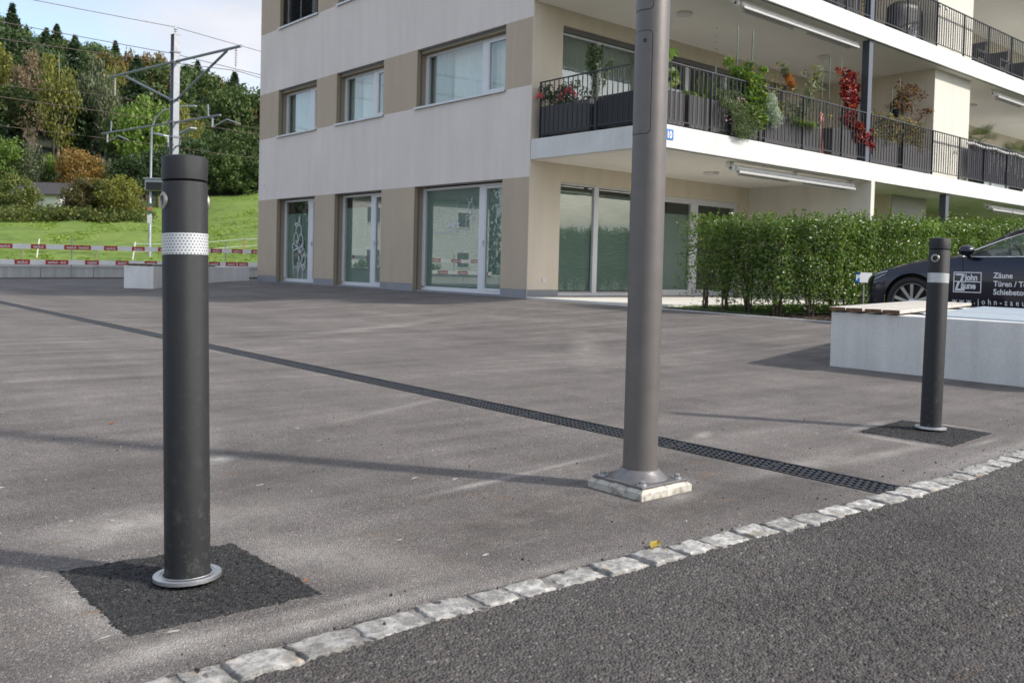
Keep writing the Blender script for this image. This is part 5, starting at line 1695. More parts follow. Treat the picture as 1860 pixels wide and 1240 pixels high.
b = MB(); b.lathe([(.235, -.022), (.25, -.02), (.25, -.005), (.235, -.003)], 40, (10.145, -1.96, 4.69), axis='x', closed=True); b.obj('rim', M['cloth_dark'], t, 50)
# screen, lanterns, fairy lights, palms on the next balcony
t = wthing('privacy_screen', (14.6, -2.94, ZP), 'dark fabric privacy screen tied behind the right hand railing', 'screen')
b = MB(); b.grid(100, 6, lambda u, v: (11.72 + 6.0 * u, -2.955 + .008 * sin(u * 130) * v, ZP + .1 + .87 * v)); b.obj('fabric', M['cloth_dark'], t, 180)
t = wthing('lantern_string', (13, -3.02, ZP + .98), 'string of round white lanterns draped along the right hand railing', 'lights')
bm = MB(); bm.sphere((0, 0, 0), .036, 14, 9); bme = bm.mesh('lantern', M['bulb'], 180)
pts = []
rr = random.Random(4)
x = 11.48
while x < 17.5:
    z = ZP + .945 - .035 * abs(sin(x * 2.4)); pts.append((x, -3.035, z + .05)); o = link('lantern', bme, t); o.matrix_parent_inverse = PINV[t.name]; o.location = (x, -3.04, z); x += rr.uniform(.135, .20)
b = MB(); b.tube(pts, .003, 5); b.obj('cord', M['gap'], t)
t = wthing('fairy_lights', (14.5, -3.0, ZP + .9), 'tiny white icicle lights hanging down the right hand railing', 'lights')
b = MB()
rr = random.Random(6); x = 12.9
while x < 17.4:
    ln = rr.uniform(.25, .62); z = ZP + .86
    while z > ZP + .86 - ln:
        b.sphere((x + rr.uniform(-.018, .018), -3.005, z), .0075, 5, 4); z -= rr.uniform(.03, .06)
    x += rr.uniform(.16, .30)
b.obj('light', M['white_sign'], t, kind='stuff')
def palm(x, y, z, s, label, seed):
    t = wthing('fan_palm', (x, y, ZP), label, 'palm')
    rr = random.Random(seed)
    b = MB(); bs = MB()
    for k in range(9):
        a = 2 * pi * k / 9 + rr.uniform(-.2, .2); el = rr.uniform(.35, 1.15)
        d = Vector((cos(a) * cos(el), sin(a) * cos(el), sin(el))); base = Vector((x, y, z)); hub = base + d * s * .42
        bs.tube([base, hub], [.012 * s, .006 * s], 5)
        side = d.cross(Vector((0, 0, 1))).normalized(); upv = side.cross(d)
        droop = .9 if k in (2, 5) else .25
        for j in range(19):
            an = -1.75 + 3.5 * j / 18
            fd = (d * cos(an) + side * sin(an)).normalized(); L_ = s * .42 * (1 - .25 * abs(an) / 1.7)
            tip = hub + fd * L_ + Vector((0, 0, -droop * L_ * .35)); mid = hub + fd * L_ * .55 + upv * .02 * s; w = fd.cross(upv).normalized() * .011 * s
            q = len(b.v); b.v += [hub[:], (mid + w)[:], tip[:], (mid - w)[:]]; b.f += [(q, q + 1, q + 2, q + 3)]; b.m += [1 if (k in (2,) and seed == 1) else 0]
    b.obj('frond', [M['l_green'], M['l_rosemary']], t); bs.obj('leaf_stalk', M['stem'], t)
    b = MB(); b.tube([(x, y, ZP + .4), (x, y, z)], [.07, .06], 10); P, N = ball_pts(120, (x, y, z - .04), (.16, .16, .07), rr, .4); leafmesh(b, P, N, .09, rr, .15); b.obj('trunk', M['orange_pot'], t)
    b = MB(); b.lathe([(.15, 0), (.2, .38), (.21, .4), (.19, .4), (.17, .36), (.001, .36)], 24, (x, y, ZP)); b.obj('pot', M['planter'], t, 40)
palm(14.0, -2.2, 4.15, .95, 'fan palm with one drooping frond behind the lantern railing', 1)
palm(17.3, -2.0, 4.1, .95, 'fan palm cut by the right edge of the picture', 2)
# things on the second floor balcony
ZQ = 5.881
t = wthing('covered_grill', (9.7, -2.2, ZQ), 'barbecue under a black cover on the upper balcony', 'grill')
def cov(u, v):
    a = 2 * pi * u; w = .62 * (1 - .12 * v) + .03 * sin(a * 6); q = .36 * (1 - .1 * v) + .02 * sin(a * 7)
    k = 1 if v < .8 else sqrt(max(0, 1 - ((v - .8) / .2) ** 2))
    return (9.7 + w * k * cos(a) + .02 * noise.noise((a * 3, v * 5, 1)), -2.2 + q * k * sin(a), ZQ + .06 + 1.12 * v)
b = MB(); b.grid(48, 18, cov); b.obj('cover', M['grill_cover'], t, 180)
for sx in (-.4, .4):
    b = MB(); b.lathe([(.0001, -.02), (.05, -.02), (.06, 0), (.05, .02), (.0001, .02)], 14, (9.7 + sx, -2.2, ZQ + .06), axis='y'); b.obj('wheel', M['tyre'], t, 40)
t = wthing('metal_bucket', (9.0, -2.72, ZQ), 'metal bucket with a hooped handle standing behind the upper railing', 'bucket')
b = MB(); b.lathe([(.10, 0), (.13, .26), (.135, .27), (.125, .27), (.095, .02), (.001, .02)], 24, (9.0, -2.72, ZQ)); b.obj('pail', M['galv'], t, 40)
b = MB(); b.tube([(9.0 + .13 * cos(a), -2.72, ZQ + .26 + .17 * sin(a)) for a in [pi * i / 12 for i in range(13)]], .008, 6); b.obj('handle', M['steel'], t, 180)
t = wthing('planter', (6.0, -2.7, ZQ), 'tall grey ribbed planter on the upper balcony left of the column', 'planter', 'planters along the balcony rail')
b = MB(); b.box(5.55, 6.45, -2.9, -2.5, ZQ + .05, ZQ + .62)
for k in range(12): b.box(5.58 + k * .073, 5.60 + k * .073, -2.91, -2.9, ZQ + .06, ZQ + .61)
b.obj('box', M['planter'], t)
def f(b):
    r2 = random.Random(33)
    for k in range(18):
        c = (6.6 + r2.uniform(-.08, .08), -2.86, ZQ + .1 + k * .05); P, N = ball_pts(12, c, (.05, .05, .05), r2); leafmesh(b, P, N, .045, r2)
plant('ivy_strand', 'thin ivy strand climbing beside the upper balcony column', (6.6, -2.86, ZQ), f, 'l_pale')
def chair(x, y, label):
    t = wthing('lounge_chair', (x, y, ZQ), label, 'chair', 'dark woven chairs on the upper balcony')
    b = MB(); b.box(x - .3, x + .3, y - .3, y + .3, ZQ + .30, ZQ + .40); b.obj('seat', M['rattan'], t, bevel=.03)
    b = MB(); b.obox((x + .27, y, ZQ + .62), (.05, 0, .0), (0, .3, 0), (.08, 0, .26)); b.obj('backrest', M['rattan'], t, bevel=.03)
    for sy in (-.3, .3):
        b = MB(); b.box(x - .3, x + .3, y + sy - .03, y + sy + .03, ZQ + .52, ZQ + .58); b.obj('armrest', M['rattan'], t, bevel=.015)
    for sx in (-.26, .26):
        for sy in (-.3, .3):
            b = MB(); b.box(x + sx - .025, x + sx + .025, y + sy - .025, y + sy + .025, ZQ, ZQ + .52); b.obj('leg', M['rattan'], t)
chair(13.1, -2.3, 'dark woven chair nearest the white shaft on the upper balcony')
chair(14.5, -2.3, 'dark woven chair in the middle of the upper right balcony')
chair(16.1, -2.3, 'dark woven chair at the right end of the upper balcony')
for (x, s) in ((9.93, 0), (10.06, 1)):
    pass
t = wthing('lantern_pair', (9.9, -3.03, ZQ + .98), 'two round white lanterns on the upper railing beside the white shaft', 'lights')
for x in (9.72, 10.02):
    o = link('lantern', bme, t); o.matrix_parent_inverse = PINV[t.name]; o.location = (x, -3.04, ZQ + .93)
b = MB(); b.obox((.022, -.15, 3.74), (.012, .0, .0), (0, .055, -.045), (0, .02, .02)); b.obox((.022, -.24, 3.73), (.012, 0, 0), (0, .03, .04), (0, .02, -.015))
tag(b.obj('red_clip', M['red_plastic']), 'red plastic clip on the first post of the balcony railing', 'clip')

LEAF = 1.0
# ------------------------------------------------------------------ hedge of single shrubs
def hedge_proto(seed, w=.62, dp=.62, h=1.5, leaves=5000, skirt=.32):
    root = empty('hedge_shrub')
    rr = random.Random(seed)
    b = MB()
    P = []; N = []
    while len(P) < leaves:
        x = rr.uniform(-.62, .62) * w; z = rr.uniform(.06, 1.0) * h; y = rr.uniform(-.5, .5) * dp
        # thin and leggy near the ground, dense above
        lim = 1.0 if z > skirt * h else max(.06, (z / (skirt * h)) ** 1.7)
        if rr.random() > lim: continue
        e = max(abs(x) / (.62 * w), abs(y) / (.5 * dp), (z / h - .5) * 2)
        if e < .55 and rr.random() < .75: continue
        dens = noise.noise((x * 5 + seed * 9, y * 5, z * 5))
        if dens < -.22 and rr.random() < .85: continue
        bul = .07 * noise.noise((x * 3, z * 3, seed))
        top = .05 * noise.noise((x * 7 + seed, y * 7, 3))
        P.append((x, y + bul, z + (top if z > .85 * h else 0))); N.append((x * .5, y * 1.6, .35 + (z / h > .9) * .8))
    for k in range(26):      # young shoots over the clipped top
        x, y = rr.uniform(-.55, .55) * w, rr.uniform(-.45, .45) * dp; ln = rr.uniform(.04, .16) * (1.7 if rr.random() < .12 else 1)
        for i in range(int(ln / .016)):
            P.append((x + rr.uniform(-.02, .02), y + rr.uniform(-.02, .02), h + i * .016)); N.append((rr.uniform(-1, 1), rr.uniform(-1, 1), .8))
    leafmesh(b, P, N, .053, rr, .5, jitter=.75)
    b.obj('foliage', M['l_hedge'], root)
    b = MB()
    for k in range(7):
        a = rr.uniform(0, 6.3); x0, y0 = .05 * cos(a), .05 * sin(a); tx, ty = rr.uniform(-.5, .5) * w, rr.uniform(-.35, .35) * dp
        b.tube([(x0, y0, -.05), (x0 + tx * .25, y0 + ty * .25, h * .28), (x0 + tx * .7, y0 + ty * .7, h * .6), (tx, ty, h * .9)], [.013, .011, .008, .004], 6)
    b.obj('stem', M['bark'], root)
    return root
HP = [hedge_proto(50 + k) for k in range(6)] + [hedge_proto(60, leaves=2100, skirt=.5), hedge_proto(61, leaves=3000, skirt=.45)]
used_h = set()
HL = {0: 'thin end shrub of the hedge nearest the white terrace corner', 1: 'second hedge shrub from the terrace end, sparse near the ground'}
def put_hedge(i, k, x, y, rz, sz):
    if k in used_h: o = copy_tree(HP[k])
    else: o = HP[k]; used_h.add(k)
    o.location = (x, y, g(0, y) - .01); o.rotation_euler = (0, 0, rz); o.scale = (1.0, 1.0, sz)
    if i in HL: tag(o, HL[i], 'shrub', 'shrubs clipped into one hedge')
    elif x < 1.0: tag(o, 'dense green hedge shrub along the edge of the asphalt square', 'shrub', 'shrubs clipped into one hedge')
    elif x < 3.2: tag(o, 'dense green hedge shrub in the row behind the parking sign', 'shrub', 'shrubs clipped into one hedge')
    elif x < 6.5: tag(o, 'dense green hedge shrub in the row behind the bonnet of the dark car', 'shrub', 'shrubs clipped into one hedge')
    else: tag(o, 'dense green hedge shrub at the far end of the row, above the car windscreen', 'shrub', 'shrubs clipped into one hedge')
rr = random.Random(12)
i = 0
for (x, y) in ((.72, -3.55), (.68, -4.0), (.62, -4.45), (.66, -4.95)):
    put_hedge(i, (6, 7, 1, 2)[i], x, y, pi / 2 + rr.uniform(-.25, .25), (.97, .955, .95, .95)[i]); i += 1
x = 1.05
while x < 11.6:
    k = rr.randrange(0, 6)
    y = -5.30 + rr.uniform(-.05, .05)
    put_hedge(i, k, x, y, rr.choice([0, pi]) + rr.uniform(-.2, .2), .95 + .022 * x + rr.uniform(-.015, .015)); i += 1
    x += rr.uniform(.42, .52)
for k in range(len(HP)):
    if k not in used_h: bpy.data.objects.remove(HP[k])

# parking sign in front of the hedge
PS = (1.86, -5.66)
t = wthing('parking_sign', (PS[0], PS[1], -.06), 'small blue and white parking sign on a thin post in front of the hedge', 'sign')
b = MB(); b.tube([(PS[0] + .02, PS[1] + .006, -.1), (PS[0] + .02, PS[1] + .006, .62)], .011, 8); b.obj('post', M['galv'], t, 40)
sv = Vector((.80, -.60, 0)); sn = Vector((-.60, -.80, 0))
def sp(u, v, o=0): p = Vector((PS[0], PS[1], .555)) + sv * u + Vector((0, 0, v)) + sn * (.008 + o); return p[:]
def splate(u0, u1, v0, v1, mat, nm):
    b = MB(); vs = [sp(u0, v0), sp(u1, v0), sp(u1, v1), sp(u0, v1), sp(u0, v0, -.006), sp(u1, v0, -.006), sp(u1, v1, -.006), sp(u0, v1, -.006)]
    b.add(vs, [(0, 1, 2, 3), (7, 6, 5, 4), (0, 4, 5, 1), (1, 5, 6, 2), (2, 6, 7, 3), (3, 7, 4, 0)]); return b.obj(nm, M[mat], t)
p1 = splate(-.13, -.062, -.075, .075, 'blue_sign', 'blue_field')
splate(-.0615, .13, -.075, .075, 'white_sign', 'white_field')
vs, fs = text_geo('P', .115, .004, 'CENTER'); b = MB(); b.add([sp(-.096 + a, -.04 + c, .0015) for a, c in vs], fs); b.obj('letter', M['white_sign'], p1)

# ------------------------------------------------------------------ parked car
CX, CY, CZ = 1.215, -8.575, -.085
car = wthing('parked_car', (CX, CY, CZ), 'dark blue estate car with white company lettering on its side', 'car')
YF, YR = 1.42, -1.42
def lerp(a, c, t): return a + (c - a) * t
def curve(tab, y):
    if y <= tab[0][0]: return tab[0][1]
    for (a, p), (c, q) in zip(tab, tab[1:]):
        if y <= c:
            t = (y - a) / (c - a); return p + (q - p) * t
    return tab[-1][1]
def smooth_tab(tab, n=8):
    out = []
    P = [tab[0]] + tab + [tab[-1]]
    for i in range(1, len(P) - 2):
        for k in range(n):
            t = k / n
            y = lerp(P[i][0], P[i + 1][0], t)
            m0 = (P[i + 1][1] - P[i - 1][1]) / max(1e-6, P[i + 1][0] - P[i - 1][0]) * (P[i + 1][0] - P[i][0]); m1 = (P[i + 2][1] - P[i][1]) / max(1e-6, P[i + 2][0] - P[i][0]) * (P[i + 1][0] - P[i][0])
            h = (2 * t ** 3 - 3 * t * t + 1) * P[i][1] + (t ** 3 - 2 * t * t + t) * m0 + (-2 * t ** 3 + 3 * t * t) * P[i + 1][1] + (t ** 3 - t * t) * m1
            out.append((y, h))
    out.append(tab[-1]); return out
TOP = smooth_tab([(-2.40, .70), (-2.34, .92), (-2.22, 1.04), (-1.75, 1.30), (-1.2, 1.42), (-.55, 1.465), (-.05, 1.445), (.35, 1.275), (.84, .995), (1.25, .925), (1.7, .825), (2.02, .735), (2.18, .64), (2.27, .50)])
BELT = smooth_tab([(-2.40, .60), (-2.3, .80), (-2.1, .93), (-1.5, .965), (-.4, .945), (.5, .93), (.86, .925), (1.25, .865), (1.7, .775), (2.02, .69), (2.18, .60), (2.27, .47)])
WID = smooth_tab([(-2.40, .62), (-2.27, .78), (-2.1, .87), (-1.4, .912), (-.5, .915), (.5, .915), (1.3, .912), (1.75, .885), (2.02, .80), (2.16, .64), (2.27, .40)])
LOW = smooth_tab([(-2.40, .42), (-2.25, .27), (-1.9, .22), (0, .20), (1.8, .19), (2.1, .20), (2.25, .26), (2.27, .34)])
def zbot(y):
    z = curve(LOW, y)
    for yc_ in (YF, YR):
        q = .385 ** 2 - (y - yc_) ** 2
        if q > 0: z = max(z, .33 + sqrt(q))
    return z
def side_x(y, z):
    w = curve(WID, y); zb = curve(BELT, y)
    t = (z - .2) / max(.05, zb - .2)
    prof = curve([(-.2, .90), (0, .925), (.18, .975), (.38, .995), (.62, 1.0), (.80, .992), (.86, .978), (1.0, .955)], t)
    return w * prof
NL, NG, NT = 9, 5, 7
ROOFH = 1.465
def section(y):
    zb = curve(BELT, y); zt = max(curve(TOP, y), zb + .012); z0 = min(zbot(y), zb - .03)
    pts = []
    for j in range(NL):
        z = lerp(z0, zb, j / NL); pts.append((side_x(y, z), z))
    h = clamp01((zt - zb) / .50)
    wb = side_x(y, zb)
    xe = lerp(wb * .90, .60, h); ze = zt - lerp(.012, .085, h) if zt - zb > .03 else lerp(zb, zt, .7)
    ze = max(ze, zb + .004)
    for j in range(NG):
        u = j / NG; bul = .035 * sin(pi * u) * h
        pts.append((lerp(wb, xe, u) + bul, lerp(zb, ze, u)))
    for j in range(NT + 1):
        a = pi / 2 * j / NT
        pts.append((xe * cos(a) ** .9 if j < NT else 0.0, ze + (zt - ze) * sin(a) ** .8))
    return pts
ys = []
y = -2.40
while y < 2.2701:
    ys.append(y); y += .0525 if not any(abs(abs(y - c) - .385) < .06 for c in (YF, YR)) else .0175
ys.append(2.27)
secs = [section(y) for y in ys]
NP = NL + NG + NT + 1
def cw(p): return (p[0] + CX, p[1] + CY, p[2] + CZ)
bodyv = []
for sgn in (-1, 1):
    for y, s in zip(ys, secs): bodyv += [cw((sgn * x, y, z)) for x, z in s]
def vid(side, i, j): return side * len(ys) * NP + i * NP + j
fc = {'body': [], 'hood': [], 'side_window': [], 'windscreen': [], 'pillar': [], 'front_door': [], 'rear_door': []}
for side in (0, 1):
    for i in range(len(ys) - 1):
        ym = (ys[i] + ys[i + 1]) / 2
        for j in range(NP - 1):
            q = (vid(side, i, j), vid(side, i + 1, j), vid(side, i + 1, j + 1), vid(side, i, j + 1))
            if side == 0: q = q[::-1]
            k = 'body'
            h = curve(TOP, ym) - curve(BELT, ym)
            if NL <= j < NL + NG - 1 and -1.95 < ym < .80:
                k = 'side_window'
                if -.32 < ym < -.20 or -1.30 < ym < -1.22 : k = 'pillar'
            elif j >= NL + NG and .0 < ym < .86: k = 'windscreen'
            elif j >= NL + NG and -2.2 < ym < -1.72: k = 'windscreen'
            elif j >= NL + NG - 1 and .86 < ym < 2.12: k = 'hood'
            elif 0 < j < NL and -.26 < ym < .76: k = 'front_door'
            elif 0 < j < NL and -1.12 < ym < -.26 : k = 'rear_door'
            fc[k].append((side, q))
def car_part(name, quads, mat, par=car, smooth=35):
    idx = {}; vs = []; fs = []
    for q in quads:
        f = []
        for v in q:
            if v not in idx: idx[v] = len(vs); vs.append(bodyv[v])
            f.append(idx[v])
        fs.append(tuple(f))
    b = MB(); b.add(vs, fs); return b.obj(name, mat, par, smooth)
car_part('body', [q for _, q in fc['body']] , M['paint'])
car_part('hood', [q for _, q in fc['hood']], M['paint'])
car_part('windscreen', [q for _, q in fc['windscreen']], M['glass_car'])
car_part('pillar', [q for _, q in fc['pillar']], M['black_plastic'])
cdoor = {}
for s in (0, 1):
    cdoor[s] = car_part('door', [q for a, q in fc['front_door'] if a == s], M['paint'])
    d2 = car_part('door', [q for a, q in fc['rear_door'] if a == s], M['paint'])
    car_part('side_window', [q for a, q in fc['side_window'] if a == s], M['glass_car'])
    sg = -1 if s == 0 else 1
    for dd_, yh in ((cdoor[s], -.10), (d2, -.98)):
        b = MB(); pts = [cw((sg * (side_x(yh + k, .80) + (.028 if 0 < i < 3 else .0)), yh + k, .80)) for i, k in enumerate((-.1, -.07, .07, .1))]; b.tube(pts, .013, 8); b.obj('handle', M['paint'], dd_, 60)
    b = MB()   # door seams
    for ysm in (.765, -.262, -1.12):
        zz = [max(.23, zbot(ysm) + .01) + (curve(BELT, ysm) - max(.23, zbot(ysm) + .01)) * k / 10 for k in range(11)]
        b.tube([cw((sg * (side_x(ysm + .06 * ((z - .6) / .4) ** 2 * (1 if ysm > 0 else 0), z) + .0005), ysm + .06 * ((z - .6) / .4) ** 2 * (1 if ysm > 0 else 0), z)) for z in zz], .0035, 5)
    b.obj('door_seam', M['gap'], car)
    b = MB()   # character line
    # chrome round the side windows
    def wpt(y, j, off=.006):
        p = section(y); return cw((sg * (p[j][0] + off), y, p[j][1]))
    low = [wpt(yy, NL) for yy in [-1.9 + i * .09 for i in range(31)]]
    up = [wpt(yy, NL + NG - 1) for yy in [-1.9 + i * .0675 for i in range(41)]]
    b.tube([low[0], *low[1:]], .009, 6); b.tube(up, .009, 6); b.tube([low[-1], up[-1]], .009, 6); b.tube([low[0], up[0]], .009, 6)
    b.obj('chrome_trim', M['chrome'], car, 60)
    # mirror
    b = MB()
    def mir(u, v):
        a = 2 * pi * u; t = v
        r = sin(pi * min(.999, max(.001, t))) ** .6
        return cw((sg * (.99 + .115 * (t - .5) * 2), .70 + .095 * r * cos(a) + .02 * (1 - t), 1.0 + .075 * r * sin(a) * (1.0 if sin(a) > 0 else .8)))
    b.grid(24, 12, mir); b.tube([cw((sg * .86, .72, .93)), cw((sg * .95, .71, .955))], [.03, .025], 8); b.obj('mirror', M['paint'], car, 60)
    b = MB(); b.tube([cw((sg * .90, .765, .975)), cw((sg * 1.0, .80, .972)), cw((sg * 1.09, .765, .975))], .008, 6); b.obj('mirror_strip', M['chrome'], car, 60)
    # headlamp
    def sk(y, z, off=.004): return cw((sg * (side_x(y, z) + off), y, z))
    b = MB()
    def hl(u, v):
        y = lerp(2.205, 1.77, u); zu = lerp(curve(BELT, y) - .012, curve(BELT, y) - .02, u); zl = lerp(.47, .70, u ** .8)
        if zl > zu - .004: zl = zu - .004
        return sk(y, lerp(zl, zu, v), .005)
    b.grid(16, 6, hl); h_ = b.obj('headlight', M['glass_car'], car, 60)
    b = MB()
    def hl2(u, v):
        p = hl(lerp(.03, .97, u), lerp(.08, .92, v)); return (p[0] - sg * .004, p[1], p[2])
    b.grid(12, 5, hl2); b.obj('lamp_housing', M['black_plastic'], h_, 60)
    b = MB(); b.tube([hl(u / 10, .97) for u in range(11)], .0055, 6); b.tube([hl(.55 + u / 22, .12) for u in range(10)], .004, 6); b.obj('light_strip', M['chrome'], h_, 60)
    # bumper crease, sill strip
    b = MB(); b.tube([sk(2.18 - .01 * i, .43 + .004 * i, .004) for i in range(4)], .006, 6); b.tube([sk(y_, .235, .006) for y_ in [-1.0 + i * .11 for i in range(19)]], .007, 6); b.obj('lower_trim', M['chrome'], car, 60)
b = MB()   # grille and plate
for k in range(4):
    z = .42 + .045 * k; b.tube([cw((x, 2.275 - .55 * (x / 1.0) ** 2 - .0, z)) for x in [-.48 + .08 * i for i in range(13)]], .009, 6)
b.obj('grille', M['chrome'], car, 60)
b = MB(); b.box(-.75 + CX, .75 + CX, CY - 2.1, CY + 1.95, CZ + .19, CZ + .24); b.box(CX - .80, CX + .80, CY + YF - .40, CY + YF + .40, CZ + .24, CZ + .74); b.box(CX - .80, CX + .80, CY + YR - .40, CY + YR + .40, CZ + .24, CZ + .74); b.obj('underbody', M['gap'], car)
# wheels
def wheel(sg, yw):
    t = MB()
    prof = [(.245, -.085), (.262, -.105), (.300, -.112), (.322, -.100), (.332, -.075), (.334, 0), (.332, .075), (.322, .100), (.300, .112), (.262, .105), (.245, .085)]
    c = cw((sg * .80, yw, .335))
    t.lathe(prof, 48, c, axis='x', closed=True); w = t.obj('wheel', M['tyre'], car, 40)
    b = MB(); b.lathe([(.246, -.09), (.238, -.07), (.232, .02), (.236, .085), (.252, .092), (.258, .086), (.258, -.09)], 48, c, axis='x', closed=True)
    for k in range(10):
        a = 2 * pi * (k // 2) / 5 + (-.17 if k % 2 else .17); a2 = 2 * pi * (k // 2) / 5 + (-.30 if k % 2 else .30)
        P0 = Vector((sg * .075, .05 * cos(a), .05 * sin(a))); P1 = Vector((sg * .088, .238 * cos(a2), .238 * sin(a2)))
        d = (P1 - P0).normalized(); s_ = Vector((1, 0, 0)).cross(d)
        q = len(b.v)
        for (p, wd) in ((P0, .017), (P1, .021)):
            for (o1, o2) in ((-1, 0), (1, 0), (.6, -1), (-.6, -1)): b.v.append((p.x + c[0] + sg * .022 * o2, p.y + c[1] + s_.y * wd * o1, p.z + c[2] + s_.z * wd * o1))
        b.f += [(q, q + 1, q + 5, q + 4), (q + 1, q + 2, q + 6, q + 5), (q + 2, q + 3, q + 7, q + 6), (q + 3, q, q + 4, q + 7)]; b.m += [0] * 4
    b.lathe([(.0001, sg * .085), (.03, sg * .084), (.055, sg * .076), (.06, sg * .05)], 24, c, axis='x')
    b.obj('rim', M['rim'], w, 30)
    b = MB(); b.lathe([(.0001, sg * .02), (.232, sg * .02), (.234, sg * -.02)], 40, c, axis='x'); b.obj('brake_disc', M['rim_dark'], w, 40)
    return w
for sg in (-1, 1):
    for yw in (YF, YR): wheel(sg, yw)
# cabin
b = MB()
for (x, y) in ((-.37, .0), (.37, .0), (-.37, -.95), (.37, -.95)):
    b.box(CX + x - .25, CX + x + .25, CY + y - .25, CY + y + .28, CZ + .35, CZ + .55); b.obox(cw((x, y - .30, .80)), (.25, 0, 0), (0, .06, 0), (0, -.08, .32)); b.obox(cw((x, y - .40, 1.2)), (.13, 0, 0), (0, .04, 0), (0, -.01, .09))
b.obj('seat', M['seat'], car, bevel=.03)
b = MB(); b.tube([cw((-.75, .62, .90)), cw((0, .66, .93)), cw((.75, .62, .90))], [.12, .13, .12], 12); b.obj('dashboard', M['seat'], car, 60)
b = MB(); pts = [cw((-.37 + .185 * cos(a), .36 + .05 * sin(a), .93 + .175 * sin(a))) for a in [2 * pi * i / 24 for i in range(25)]]; b.tube(pts, .016, 8); b.tube([cw((-.37, .36, .93)), cw((-.37, .6, .86))], .03, 8); b.obox(cw((-.37, .36, .93)), (.15, 0, 0), (0, .012, 0), (0, 0, .03)); b.obj('steering_wheel', M['black_plastic'], car, 60)
b = MB(); b.obox(cw((0, .28, 1.24)), (.12, 0, 0), (0, .015, 0), (0, 0, .035)); b.obj('interior_mirror', M['black_plastic'], car, bevel=.01)
# lettering on the near side, laid on the bodywork
def on_side(shapes, name, y0, z0, mat='decal', off=.0035):
    b = MB()
    for vs, fs in shapes:
        out = []
        for (u, v) in vs:
            y = y0 - u; z = z0 + v
            out.append(cw((-(side_x(y, z) + off), y, z)))
        b.add(out, [tuple(f) for f in fs])
    return b.obj(name, M[mat], cdoor[0])
def sub(poly):  return (poly, [tuple(range(len(poly)))])
def T_(s, u, v, size, bold=0, sp=1.0, sq=1.0):
    vs, fs = text_geo(s, size, bold, 'LEFT', sp); return ([(u + a * sq, v + c) for a, c in vs], fs)
LW, LH = .335, .252      # company logo
fr = .011
logo = [sub([(0, 0), (LW, 0), (LW, fr), (0, fr)]), sub([(0, LH - fr), (LW, LH - fr), (LW, LH), (0, LH)]), sub([(0, fr), (fr, fr), (fr, LH - fr), (0, LH - fr)]), sub([(LW - fr, fr), (LW, fr), (LW, LH - fr), (LW - fr, LH - fr)]),
        sub([(fr, .127), (LW - fr, .127), (LW - fr, .139), (fr, .139)]),
        sub([(.024, .208), (.122, .208), (.122, .232), (.024, .232)]), sub([(.082, .1395), (.112, .1395), (.134, .208), (.134, .232), (.100, .208)]),
        sub([(.05, .127), (.082, .127), (.052, .045), (.022, .022), (.022, .030)]), sub([(.022, .020), (.140, .020), (.140, .045), (.052, .045)])]
logo += [T_('John', .140, .150, .108, .0035, .95, .80), T_('\u00e4une', .094, .048, .112, .0035, .95, .86)]
on_side(logo, 'company_logo', .885 - .0, .493)
on_side([T_('Z\u00e4une', 0, 0, .093, .0022, 1.0, .92), T_('T\u00fcren / Tore', .004, -.100, .093, .0022, 1.0, .92), T_('Schiebetore', .004, -.198, .093, .0022, 1.0, .92)], 'company_lettering', .413, .680)
on_side([T_('www.john-zaeune.ch', 0, 0, .098, .001, 1.75, .80)], 'web_address', .895, .356)

# ------------------------------------------------------------------ railway edge: low wall, barrier, mast, wires
def wy(x): return 19.8 + .164 * (x + 4.85)
def wz(x): return -.2 + .0095 * max(-6, (x + 4.85))
WD = Vector((1, .164, 0)).normalized(); WN = Vector((-WD.y, WD.x, 0))
wall = wthing('platform_wall', (-4.85, 19.8, -.2), 'low concrete wall of long blocks along the railway, with a pale capping', 'wall')
x = -24.0; k = 0
while x < 12:
    ln = 1.72 * WD.x; z0 = wz(x + ln / 2)
    c = Vector((x + ln / 2, wy(x + ln / 2), 0)) + WN * .12
    b = MB(); b.obox((c.x, c.y, z0 + .17), WD * .85, WN * .12, (0, 0, .205)); b.obj('wall_block', M['wall_conc'], wall, bevel=.008)
    b = MB(); b.obox((c.x + WN.x * .1, c.y + WN.y * .1, z0 + .415), WD * .862, WN * .24, (0, 0, .038)); b.obj('capping', M['white_conc'], wall)
    x += ln; k += 1
b = MB(); vs = []
xs = [-24 + i * 2 for i in range(19)]
for x in xs:
    for o, dz in ((-.02, .03), (-.09, .03), (-.09, .003)): vs.append((x + WN.x * o, wy(x) + WN.y * o, wz(x) + dz - .005))
b.add(vs, [(3 * i + j, 3 * i + 3 + j, 3 * i + 4 + j, 3 * i + 1 + j) for i in range(len(xs) - 1) for j in range(2)])
b.obj('base_strip', M['mulch'], wall)
b = MB(); vs = []
for x in [-40, -20, 0, 20, 40]:
    for o in (.36, 9.5): vs.append((x + WN.x * o, wy(x) + WN.y * o, .13 if o < 1 else -.1))
b.add(vs, [(2 * i, 2 * i + 2, 2 * i + 3, 2 * i + 1) for i in range(4)])
tag(b.obj('railway_bed', M['ballast']), kind='structure')

